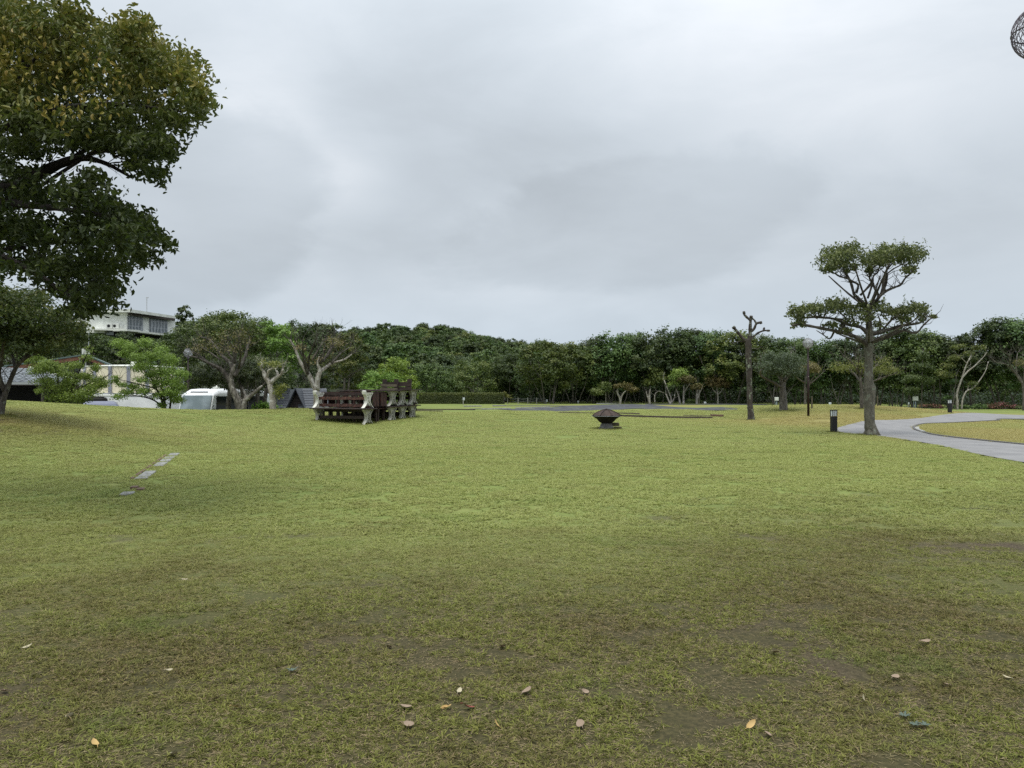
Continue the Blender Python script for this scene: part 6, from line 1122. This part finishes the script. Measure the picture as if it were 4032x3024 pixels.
Bc = at(824, 1600, 43.0); th = R(-10); bz = g(Bc.x - 1, 46.0) + .05; BH = at(824, 1529, 43.6).z - bz
t = empty('minibus', (Bc.x - .98, Bc.y + .2, bz), th, 'white minibus with black window band parked beyond the rise', 'minibus')
hw = 1.0; shell([(0.0, hw * .93, .35, BH * .40, .12), (.05, hw * .96, .35, BH * .445, .10), (.10, hw * .97, .35, BH * .47, .06), (.50, hw * .965, .35, BH * .865, .07), (.60, hw * .97, .35, BH * .915, .22), (1.0, hw, .35, BH * .985, .38), (1.7, hw, .35, BH, .40), (6.2, hw, .35, BH * .99, .40), (6.9, hw * .98, .35, BH * .93, .35), (7.0, hw * .95, .4, BH * .75, .2)]).build('body', M['coach'], t, smooth=False)
wz0, wz1 = 1.30, BH * .865
m = MB(); ws = [(-hw * .90, .10, BH * .485), (hw * .90, .10, BH * .485), (hw * .87, .478, BH * .858), (-hw * .87, .478, BH * .858)]; 
for q in range(1): m.add([(x, y - .035, z + .01) for x, y, z in ws] + [(x, y + .02, z) for x, y, z in ws], [(3, 2, 1, 0), (0, 1, 5, 4), (1, 2, 6, 5), (2, 3, 7, 6), (3, 0, 4, 7)])
m.build('windscreen', M['screen'], t); MB().box((0, .64, BH * .925), (1.05, .06, .09), (R(-35), 0, 0), bev=.02).build('roof_vent', M['black'], t)
for j, (y0, y1) in enumerate(((.72, 1.75), (1.80, 2.95), (3.0, 4.15), (4.2, 5.35), (5.4, 6.5))):
    for s in (-1, 1): MB().box((s * (hw + .004), (y0 + y1) / 2, (wz0 + wz1) / 2 - .02), (.02, y1 - y0, wz1 - wz0 - .06), bev=.008).build('side_window', M['glass'], t)
MB().box((hw - .06, .48, 1.55), (.14, .10, .34), bev=.02).build('mirror', M['black'], t, (.22, -.30, .0)); MB().tube([(hw - .05, .5, 1.9), (hw + .14, .2, 1.75)], .012, 6).build('mirror_arm', M['black'], t)
MB().box((hw * .62, 3.4, BH * .955), (.34, 3.2, .13), bev=.03).build('side_awning', M['coach'], t, (.28, 0, -.06)); MB().lathe([(.16, 0), (.18, .08), (.10, .16), (.02, .18)], n=16).build('roof_ventilator', M['slabw'], t, (.5, 1.5, BH - .02))
MB().box((0, 0, .5), (1.9, .12, .3), bev=.04).build('bumper', M['coach'], t, (0, -.02, 0))
for s in (-1, 1):
    MB().box((s * .72, -.0, .85), (.34, .06, .2), bev=.03).build('headlight', M['frost'], t); wheel(t, s * .85, 1.2, .38, .22); wheel(t, s * .85, 5.4, .38, .22)
# blue grey van roof behind the rise
Cc = at(419, 1600, 42.0); cz = g(Cc.x, 42.5); VH = at(419, 1579, 42.5).z - cz; t = empty('parked_van', (Cc.x + .1, 41.2, cz), R(27), 'slate blue van with only its roof showing above the rise', 'van')
hw = .92; shell([(0.0, hw * .8, .3, VH * .55, .1), (.1, hw * .95, .3, VH * .60, .15), (.45, hw * .92, .3, VH * .93, .20), (.9, hw * .93, .3, VH, .34), (3.4, hw * .93, .3, VH * .99, .34), (4.2, hw * .93, .3, VH * .9, .3), (4.5, hw * .95, .3, VH * .55, .15)]).build('body', M['bluecar'], t)
MB().add([(-.78, .06, VH * .61), (.78, .06, VH * .61), (.72, .40, VH * .885), (-.72, .40, VH * .885), (-.78, .12, VH * .61), (.78, .12, VH * .61), (.72, .46, VH * .885), (-.72, .46, VH * .885)], [(3, 2, 1, 0), (0, 1, 5, 4), (1, 2, 6, 5), (2, 3, 7, 6), (3, 0, 4, 7)]).build('windscreen', M['screen'], t)
for s in (-1, 1):
    MB().box((s * hw * .95, 2.2, VH * .76), (.03, 2.9, VH * .22), (0, -s * .06, 0), bev=.01).build('side_window', M['glass'], t); wheel(t, s * .78, .8, .32, .2); wheel(t, s * .78, 3.6, .32, .2)
# ------------------------------------------------------------------ slate A frame cabins
def cabin(u0, u1, ua, vt, vb, D, label, dep=4.6, rz=0):
    x0, x1, xa = [(q - CX) / F * D for q in (u0, u1, ua)]; zt, zb_ = at(0, vt, D).z, at(0, vb, D).z; gz = g((x0 + x1) / 2, D); t = empty('slate_cabin', ((x0 + x1) / 2, D, gz), rz, label, 'cabin', 'slate roofed cabins beyond the rise'); w2 = (x1 - x0) / 2; zt -= gz; zb_ -= gz; a = 0.0
    for s in (-1, 1):
        d = Vector((s * w2, 0, zb_ - zt)); nn = 9
        for i in range(nn):
            f0, f1 = i / nn, (i + 1) / nn + .03; p0 = Vector((0, 0, zt)) + d * f0; p1 = Vector((0, 0, zt)) + d * min(1.03, f1); nv = Vector((s * (zt - zb_), 0, w2)).normalized(); o = .02 + .018; q0 = p0 + nv * .02; q1 = p1 + nv * .032
            MB().add([(q0.x, -.35, q0.z), (q0.x, dep, q0.z), (q1.x, dep, q1.z), (q1.x, -.35, q1.z), (p0.x, -.35, p0.z - .05), (p0.x, dep, p0.z - .05), (p1.x, dep, p1.z - .05), (p1.x, -.35, p1.z - .05)], [(0, 3, 2, 1), (4, 5, 6, 7), (0, 1, 5, 4), (1, 2, 6, 5), (2, 3, 7, 6), (3, 0, 4, 7)]).build('shingle_course', M['tile2'], t)
        MB().tube([(0, -.38, zt + .02), (s * w2 * 1.03, -.38, zb_ - .02)], .05, 4).build('barge_board', M['tile2'], t)
    MB().prism([(-w2 * .93, zb_), (w2 * .93, zb_), (0, zt - .12)], .25, .30).build('gable_wall', M['brownwall'], t); MB().box((0, .2, (zb_ + .1) / 2 + .4), (w2 * .7, .06, 1.3)).build('door', M['darkwood'], t)
    MB().box((0, dep / 2, zb_ / 2), (w2 * 1.9, dep - .3, max(.1, zb_))).build('base', M['brownwall'], t); MB().tube([(-w2 * 1.0, -.5, zb_ - .05), (w2 * 1.1, -.5, zb_ - .05)], .06, 6).build('log_rail', M['oldwood'], t)
cabin(1132, 1205, 1160, 1529, 1607, 60, 'slate roofed A frame cabin with dark open gable left of the stacked tables', rz=0)
cabin(1090, 1150, 1110, 1533, 1606, 66, 'slate roofed cabin partly hidden behind the slim pollard')
# the long slopes of the cabins that face the lawn
for (ux0, ux1, uy0, uy1, D, lab) in ((1160, 1300, 1175, 1296, 61.5, 'long slate roof slope behind the front left table legs'), (1096, 1158, 1090, 1130, 64, 'slate roof slope between the slim pollard and the A frame gable')):
    a, b2, c_, d_ = at(ux0, 1529, D), at(ux1 - 15, 1529, D), at(uy1, 1606, D - 1.6), at(uy0, 1606, D - 1.6); t = empty('slate_roof_cabin', (a.x, a.y, g(a.x, a.y)), 0, lab, 'cabin', 'slate roofed cabins beyond the rise'); o0 = Vector(t.location); nn = 8
    for i in range(nn):
        f0, f1 = i / nn, (i + 1) / nn + .02; p = [a.lerp(d_, f0), b2.lerp(c_, f0), b2.lerp(c_, f1), a.lerp(d_, f1)]; up = Vector((0, -.02, .03)); vs = [p[0] - o0, p[1] - o0, p[2] - o0 + up, p[3] - o0 + up]; vs += [v_ + Vector((0, .06, -.05)) for v_ in vs]
        MB().add(vs, [(0, 1, 2, 3), (7, 6, 5, 4), (0, 4, 5, 1), (1, 5, 6, 2), (2, 6, 7, 3), (3, 7, 4, 0)]).build('shingle_course', M['tile2'], t)
    zc2 = (d_.z - o0.z); MB().box((((a.x + b2.x) / 2 - o0.x), .5, zc2 / 2), ((b2.x - a.x) * .9, .8, max(.2, zc2))).build('base', M['brownwall'], t)
p = on(at(1213, 1608, 44).x, 43.5); 
# shrub and small reddish thing beside the pollards
r_ = np.random.default_rng(90); B = on(at(1040, 1600, 41.5).x, 41.5); t = empty('leafy_shrub', B, 0, 'bright green leafy shrub between the two pale pollard trunks', 'shrub'); zt = at(0, 1585, 41.5).z - B.z
C, Nn, tt = lobes_leaves([(x, 0, zt * .7, .28, .25, .26) for x in (-.3, 0, .25, .4)] + [(.1, 0, zt * .4, .5, .3, .3)], 900, r_, 14); link('foliage', leaf_mesh('foliage', C, Nn, .11, M['leaf_bright'], r_, 'leaf', .6, tt), t)['kind'] = 'stuff'; MB().tube([(0, 0, -.1), (0, 0, zt * .7)], .03, 5).build('stem', M['bark_wood'], t)
# ------------------------------------------------------------------ round cream tank on its white base building
D = 50.0; k = D / F; cx_ = (525 - CX) / F * D; gz = g(cx_, D - 3); z0, z1 = at(0, 1549, D - 2.8).z - gz, at(0, 1443, D - 2.8).z - gz; r_0 = 182 * k
t = empty('water_tank', (cx_, D, gz + z0), 0, 'round cream panelled tank with grey steel straps on the white building', 'tank'); n = 18
for i in range(n):
    a0 = 2 * PI * (i + .06) / n - .17; a1 = 2 * PI * (i + .94) / n - .17; V = []; H = z1 - z0
    for a in np.linspace(a0, a1, 6):
        for z in (0.02, H): V.append((r_0 * math.cos(a), r_0 * math.sin(a), z))
    for a in np.linspace(a0, a1, 6):
        for z in (0.02, H): V.append(((r_0 - .06) * math.cos(a), (r_0 - .06) * math.sin(a), z))
    fs = [(j * 2, j * 2 + 2, j * 2 + 3, j * 2 + 1) for j in range(5)] + [(12 + j * 2 + 1, 12 + j * 2 + 3, 12 + j * 2 + 2, 12 + j * 2) for j in range(5)]; MB().add(V, fs).build('panel', M['cream'], t, smooth=True)
    am = (a0 + a1) / 2; o = MB().tube([((r_0 + .01) * math.cos(am + s_ * .07), (r_0 + .01) * math.sin(am + s_ * .07), H * (.68 - .10 * (1 - (s_) ** 2))) for s_ in np.linspace(-1, 1, 9)], [.01, .02, .028, .034, .036, .034, .028, .02, .01], 6).build('moulded_crescent', M['cream'], t, smooth=True)
    a = 2 * PI * i / n - .17; MB().box(((r_0 + .02) * math.cos(a), (r_0 + .02) * math.sin(a), H / 2 + .01), (.09, .20, H + .03), (0, 0, a), bev=.01).build('strap', M['strap'], t)
MB().lathe([(r_0 + .05, H), (r_0 + .05, H + .05), (r_0 * .6, H + .14), (.3, H + .20), (.05, H + .2)], n=40).build('lid', M['slabw'], t, smooth=True); MB().lathe([(r_0 + .03, -.06), (r_0 + .03, .02), (r_0 - .1, .02)], n=40).build('base_ring', M['strap'], t)
for dx in (-.35, .35):
    MB().tube([(-1.9 + dx * .5, -r_0 * .82, 0), (-1.9 + dx * .5, -r_0 * .82, H + .5)], .022, 6).build('ladder_rail', M['alu'], t)
for z in np.arange(.2, H, .3): MB().tube([(-1.9 - .175, -r_0 * .82, z), (-1.9 + .175, -r_0 * .82, z)], .014, 5).build('ladder_rung', M['alu'], t)
t2 = empty('base_building', (cx_, D, gz), 0, 'white low building with a small dark opening below the round tank', 'building')
MB().box((0, 0, z0 - .12), (r_0 * 2 + .5, r_0 * 2 + .4, .14), bev=.02).build('roof_slab', M['slabw'], t2)
yf = -r_0 - .1; xL, xR = (510 - 525) * k, (722 - 525) * k
wz = at(0, 1560, D - 3).z - gz
wx0, wx1 = (536 - 525) * k * .95, (560 - 525) * k * .95; wzb, wzt = at(0, 1597, D - 3).z - gz, at(0, 1585, D - 3).z - gz
for nm, c_, d_ in (('wall', ((xL + wx0) / 2, yf, wz / 2), (wx0 - xL, .16, wz)), ('wall', ((wx1 + xR) / 2, yf, wz / 2), (xR - wx1, .16, wz)), ('wall', ((wx0 + wx1) / 2, yf, (wz + wzt) / 2), (wx1 - wx0, .16, wz - wzt)), ('wall', ((wx0 + wx1) / 2, yf, wzb / 2), (wx1 - wx0, .16, wzb)),
                   ('side_wall', (xL + .08, yf / 2 + .1, wz / 2), (.16, -yf - .1, wz)), ('side_wall', (xR - .08, yf / 2 + .1, wz / 2), (.16, -yf - .1, wz)), ('back_wall', (0, 1.5, (z0 - .2) / 2), (r_0 * 2, .2, z0 - .2))): MB().box(c_, d_).build(nm, M['render'], t2)
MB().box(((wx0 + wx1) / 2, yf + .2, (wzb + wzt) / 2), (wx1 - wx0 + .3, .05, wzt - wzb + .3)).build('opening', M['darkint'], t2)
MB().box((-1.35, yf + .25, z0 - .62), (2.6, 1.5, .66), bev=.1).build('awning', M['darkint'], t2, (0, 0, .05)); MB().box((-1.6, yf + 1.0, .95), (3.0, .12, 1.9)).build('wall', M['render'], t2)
for x in (-3.2, -2.75): MB().tube([(x, yf + .4, 0), (x, yf + .4, z0 - .2)], .04, 6).build('pipe', M['strap'], t2)
MB().box((.1, -.2, z1 + .28), (.25, .2, .22)).build('vent', M['slabw'], t2); 
# ------------------------------------------------------------------ low tiled house at the left edge
D = 47.0; t = empty('tiled_house', (at(120, 1500, D).x, D, g(at(120, 1500, D).x, D)), 0, 'low house with pale grey tiled roof and dark open front at the left edge', 'house'); O = Vector(t.location)
E0, E1 = at(-500, 1504, D) - O, at(318, 1506, D) - O; T0_, T1_ = at(-300, 1436, D + 5) - O, at(112, 1452, D + 5) - O
nr = 9; nc_ = 26
for i in range(nr):
    f0, f1 = i / nr, (i + 1) / nr + .02; a, b2 = E0.lerp(T0_, f0), E1.lerp(T1_, f0); c_, d_ = E1.lerp(T1_, f1), E0.lerp(T0_, f1)
    for j in range(nc_):
        g0, g1 = j / nc_, (j + .94) / nc_; p = [a.lerp(b2, g0), a.lerp(b2, g1), d_.lerp(c_, g1), d_.lerp(c_, g0)]; m0 = a.lerp(b2, (g0 + g1) / 2) + Vector((0, 0, .05)); m1 = d_.lerp(c_, (g0 + g1) / 2) + Vector((0, 0, .02))
        if p[1].x < -9: continue
        up = Vector((0, 0, .035)); MB().add([p[0] + up, m0 + up, p[1] + up, p[2], m1, p[3], p[0], p[1]], [(0, 1, 4, 5), (1, 2, 3, 4), (6, 7, 2, 1, 0)]).build('tile', M['tile'], t)
def bar(a, b2, w_, h_, nm, mat, t): # beam between two points
    d = b2 - a; m = MB(); r2 = d.to_track_quat('X', 'Z').to_euler(); return MB().box((0, 0, 0), (d.length, w_, h_)).build(nm, M[mat], t, (a + b2) / 2, r2)
bar(E1 + Vector((.05, -.1, .05)), T1_ + Vector((.05, 0, .10)), .12, .10, 'verge_board', 'slabw', t); bar(E0 + Vector((0, -.12, -.06)), E1 + Vector((0, -.12, -.06)), .10, .14, 'gutter', 'alu', t)
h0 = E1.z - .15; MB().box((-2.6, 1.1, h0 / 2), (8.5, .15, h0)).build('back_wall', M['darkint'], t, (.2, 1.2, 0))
for x in (-6.0, -2.5, .6, 2.6): MB().box((x, .25, h0 / 2), (.16, .16, h0)).build('post', M['brownwall'], t)
for x, w_ in ((-5.5, .9), (-3.6, 1.6), (-1.0, 1.7)): MB().box((x, .9, .75), (w_, .06, 1.5)).build('low_panel', M['render'], t)
bar(Vector((-1.3, .1, h0 * .66)), Vector((1.35, .1, h0 * .64)), .06, .07, 'rail', 'alu', t); MB().box((1.38, .1, h0 * .53), (.09, .06, .5)).build('rail_end', M['alu'], t); MB().box((-1.5, .28, h0 * .5), (6.5, .05, .45)).build('panel', M['brownwall'], t)
MB().box((3.0, .3, h0 * .28), (2.6, .08, h0 * .5)).build('fence_panel', M['brownwall'], t)
# brown eaved house behind
D = 58.0; a, c_, b2 = at(150, 1424, D), at(338, 1397, D), at(452, 1444, D); t = empty('brown_house', (c_.x, D, g(c_.x, D)), 0, 'house with green roof edge and red brown eaves behind the maples', 'house'); O = Vector(t.location); a -= O; b2 -= O; c_ -= O; a0 = a + (a - c_) * .8
bar(a0, c_, .3, .10, 'roof_edge', 'greenroof', t); bar(c_, b2, .3, .10, 'roof_edge', 'greenroof', t); bar(a0 + Vector((0, -.02, -.20)), c_ + Vector((0, -.02, -.20)), .2, .26, 'fascia', 'fascia', t); bar(c_ + Vector((0, -.02, -.20)), b2 + Vector((0, -.02, -.20)), .2, .22, 'fascia', 'fascia', t)
rec = lambda p_, n__, dz=0: p_ + Vector(((O.x + p_.x) / D * n__, n__, dz))
MB().add([a0, c_, rec(c_, 6, .3), rec(a0, 6, .3), b2, rec(b2, 6, .3)], [(0, 1, 2, 3), (1, 4, 5, 2)]).build('roof', M['greenroof'], t)
MB().add([a0 + Vector((.5, .3, -.3)), c_ + Vector((0, .3, -.3)), b2 + Vector((-.3, .3, -.3)), Vector((b2.x - .3, .3, 0)), Vector((a0.x + .5, .3, 0)), rec(a0, 5, -.4), rec(c_, 5, -.4), rec(b2, 5, -.4), rec(Vector((b2.x, 0, 0)), 5), rec(Vector((a0.x, 0, 0)), 5)], [(4, 3, 2, 1, 0), (3, 8, 7, 2), (4, 0, 5, 9)]).build('wall', M['brownwall'], t)
MB().box((0, .2, .25), (.45, .3, .4)).build('vent_box', M['slabw'], t, c_ + Vector((-.1, 0, 0))); MB().tube([c_ + Vector((.1, .2, .3)), c_ + Vector((.1, .2, 1.6))], .03, 6).build('antenna', M['alu'], t)
for i in range(4): MB().box((-.5 - i * 1.3, .27, c_.z - .95 - i * .13), (.9, .05, .5)).build('window', M['glass'], t)
# ------------------------------------------------------------------ white house on the hill
D = 105.0; k = D / F; hz0 = float(hill(np.array([at(550, 1300, D).x]), np.array([D]))[0])
t = empty('hill_house', (at(503, 1300, D).x, D, hz0), 0, 'white flat roofed two storey house on the wooded hill', 'house'); O = Vector(t.location)
X_ = lambda u, d=D: (u - CX) / F * d - O.x
Zv = lambda v, d=D: at(0, v, d).z - O.z
# front right wing runs away to the right: corner at u 503
def wallpan(u0, v0t, v0b, d0, u1, v1t, v1b, d1, nm, mat, th_=.2, off=0):
    a, b2, c_, d_ = at(u0, v0t, d0) - O, at(u1, v1t, d1) - O, at(u1, v1b, d1) - O, at(u0, v0b, d0) - O; nv = (b2 - a).cross(d_ - a).normalized(); nv = nv if nv.y > 0 else -nv; vs = [p - nv * off for p in (a, b2, c_, d_)]; vs += [p + nv * th_ for p in vs]
    return MB().add(vs, [(3, 2, 1, 0), (4, 5, 6, 7), (0, 1, 5, 4), (1, 2, 6, 5), (2, 3, 7, 6), (3, 0, 4, 7)]).build(nm, M[mat], t)
wallpan(300, 1226, 1300, 107, 498, 1231, 1302, 104, 'wall', 'render'); wallpan(498, 1231, 1302, 104, 690, 1256, 1318, 112, 'wall', 'render')
MB().add([at(275, 1218, 107.5) - O, at(512, 1217, 102) - O, at(700, 1246, 112) - O, at(560, 1236, 125) - O, at(275, 1228, 107.5) - O, at(512, 1229, 102) - O, at(700, 1256, 112) - O, at(560, 1245, 125) - O], [(0, 1, 2, 3), (7, 6, 5, 4), (0, 4, 5, 1), (1, 5, 6, 2), (2, 6, 7, 3), (3, 7, 4, 0)]).build('roof', M['slabw'], t)
wallpan(345, 1293, 1299, 105, 500, 1296, 1303, 101.5, 'balcony_slab', 'slabw', 2.0); wallpan(500, 1296, 1303, 101.5, 663, 1317, 1323, 110, 'balcony_slab', 'slabw', 2.0)
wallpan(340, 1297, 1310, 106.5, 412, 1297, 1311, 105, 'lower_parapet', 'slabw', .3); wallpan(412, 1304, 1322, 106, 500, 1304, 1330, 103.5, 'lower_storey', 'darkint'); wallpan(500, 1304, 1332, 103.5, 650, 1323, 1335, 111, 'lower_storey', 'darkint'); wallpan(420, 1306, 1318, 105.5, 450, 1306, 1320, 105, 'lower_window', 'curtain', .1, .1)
def hwin(u0, u1, f):   # u range on the right wing
    d = lambda u: 1 / (1 / 104 + (u - 498) / 192 * (1 / 112 - 1 / 104)); vt = lambda u: 1243 + (u - 498) / 192 * 20; vb = lambda u: 1300 + (u - 498) / 192 * 16; n = 4
    wallpan(u0, vt(u0), vb(u0), d(u0), u1, vt(u1), vb(u1), d(u1), 'window', 'curtain', .1, .08)
    for i in range(n + 1):
        u = u0 + (u1 - u0) * i / n; wallpan(u - .8, vt(u), vb(u), d(u), u + .8, vt(u), vb(u), d(u), 'window_frame', 'alu', .12, .16)
    for f_ in (0, .22, 1):
        v0, v1 = vt(u0) + (vb(u0) - vt(u0)) * f_, vt(u1) + (vb(u1) - vt(u1)) * f_; wallpan(u0, v0 - .8, v0 + .8, d(u0), u1, v1 - .8, v1 + .8, d(u1), 'window_frame', 'alu', .12, .17)
    v0, v1 = vt(u0) + (vb(u0) - vt(u0)) * .68, vt(u1) + (vb(u1) - vt(u1)) * .68; wallpan(u0, v0 - .6, v0 + .6, d(u0) - 1, u1, v1 - .6, v1 + .6, d(u1) - 1, 'railing', 'alu', .05, .1)
hwin(505, 562, 0); hwin(590, 658, 0)
wallpan(512, 1231, 1240, 103.3, 690, 1254, 1263, 111, 'eave_shadow_strip', 'brownwall', .3)  # solid dark strip standing in for the shade under the eave
MB().tube([at(578, 1228, 110) - O, at(578, 1172, 110) - O], .05, 6).build('antenna', M['alu'], t); MB().box(at(580, 1172, 110) - O, (.35, .1, .1)).build('antenna_head', M['alu'], t)
for u, lab in ((434, 'left air conditioner on the terrace of the hill house'), (457, 'right air conditioner on the terrace of the hill house')):
    p = at(u, 1292, 103.5); tt_ = empty('air_conditioner', p, 0, lab, 'air conditioner', 'air conditioners on the hill house terrace'); MB().box((0, 0, .25), (.85, .35, .62), bev=.02).build('case', M['box'], tt_); MB().tube([(-.12, -.19, .27), (-.12, -.16, .27)], .2, 14).build('fan', M['black'], tt_)
# utility pole on the ridge
B = at(1181, 1330, 120); t = empty('utility_pole', B, 0, 'small utility pole head on the ridge above the slim pollard', 'utility pole'); MB().tube([(0, 0, -6), (0, 0, at(1181, 1274, 120).z - B.z)], .12, 8).build('pole', M['stone'], t)
zt = at(1181, 1277, 120).z - B.z; MB().box((-.15, 0, zt - .15), (.9, .08, .08)).build('crossarm', M['stone'], t); MB().box((0, -.15, zt - .3), (.2, .2, .45)).build('transformer', M['stone'], t)

# taller grass left standing round the feet of things
r_ = np.random.default_rng(808); FP_ = []
def ring(c, rad, n, wid=.10): 
    for i in range(n):
        a = r_.uniform(0, 2 * PI); rr = rad + abs(r_.normal(0, wid)); FP_.append((c.x + rr * math.cos(a), c.y + rr * math.sin(a)))
ring(gnd(3431, 1716), .22, 90, .28); ring(gnd(2956, 1656), .20, 45, .15); ring(gnd(3183, 1642, 30, 50), .05, 16); ring(gnd(3283, 1704, 20, 45), .10, 16); ring(gnd(2388, 1690, 25, 45), .36, 60, .1)
ring(gnd(3085, 1617, 40, 62), .3, 60, .4); ring(gnd(3393, 1610, 40, 62), .15, 30, .2)
for o_ in (0, 1.72, 2.5, 3.28):
    for e in (0, -LEN): 
        for w_ in (-.3, .3): ring(T0 + PX * (o_ + w_) + AX * e, .03, 9, .06)
ring(gnd(958, 1614, 30, 39.5), .25, 40, .2); ring(gnd(1078, 1614, 30, 40), .15, 25, .15); ring(gnd(1247, 1612, 30, 41), .18, 25, .15); ring(gnd(4, 1637, 15, 27), .15, 30, .2)
FP_ = np.array(FP_); FP_ = FP_[~inside_ribbon(FP_[:, 0], FP_[:, 1], PATH[::3])]; fz = G(FP_[:, 0], FP_[:, 1]); n_ = len(FP_); ro = np.zeros((n_, 3)); ro[:, 2] = r_.uniform(0, 6.28, n_)
c4 = [blade_patch('tuft_%d' % i, .12, 6, 9, .085, .009, 190 + i, (8, 50), .03, 0) for i in range(4)]
o = scatter('longer_grass', np.stack([FP_[:, 0], FP_[:, 1], fz], 1), ro, r_.uniform(.6, 1.2, n_), r_.integers(0, 4, n_), c4, {'idry': np.zeros(n_), 'iworn': np.full(n_, .6)}); o['label'] = 'longer grass round trunks, posts and table legs'
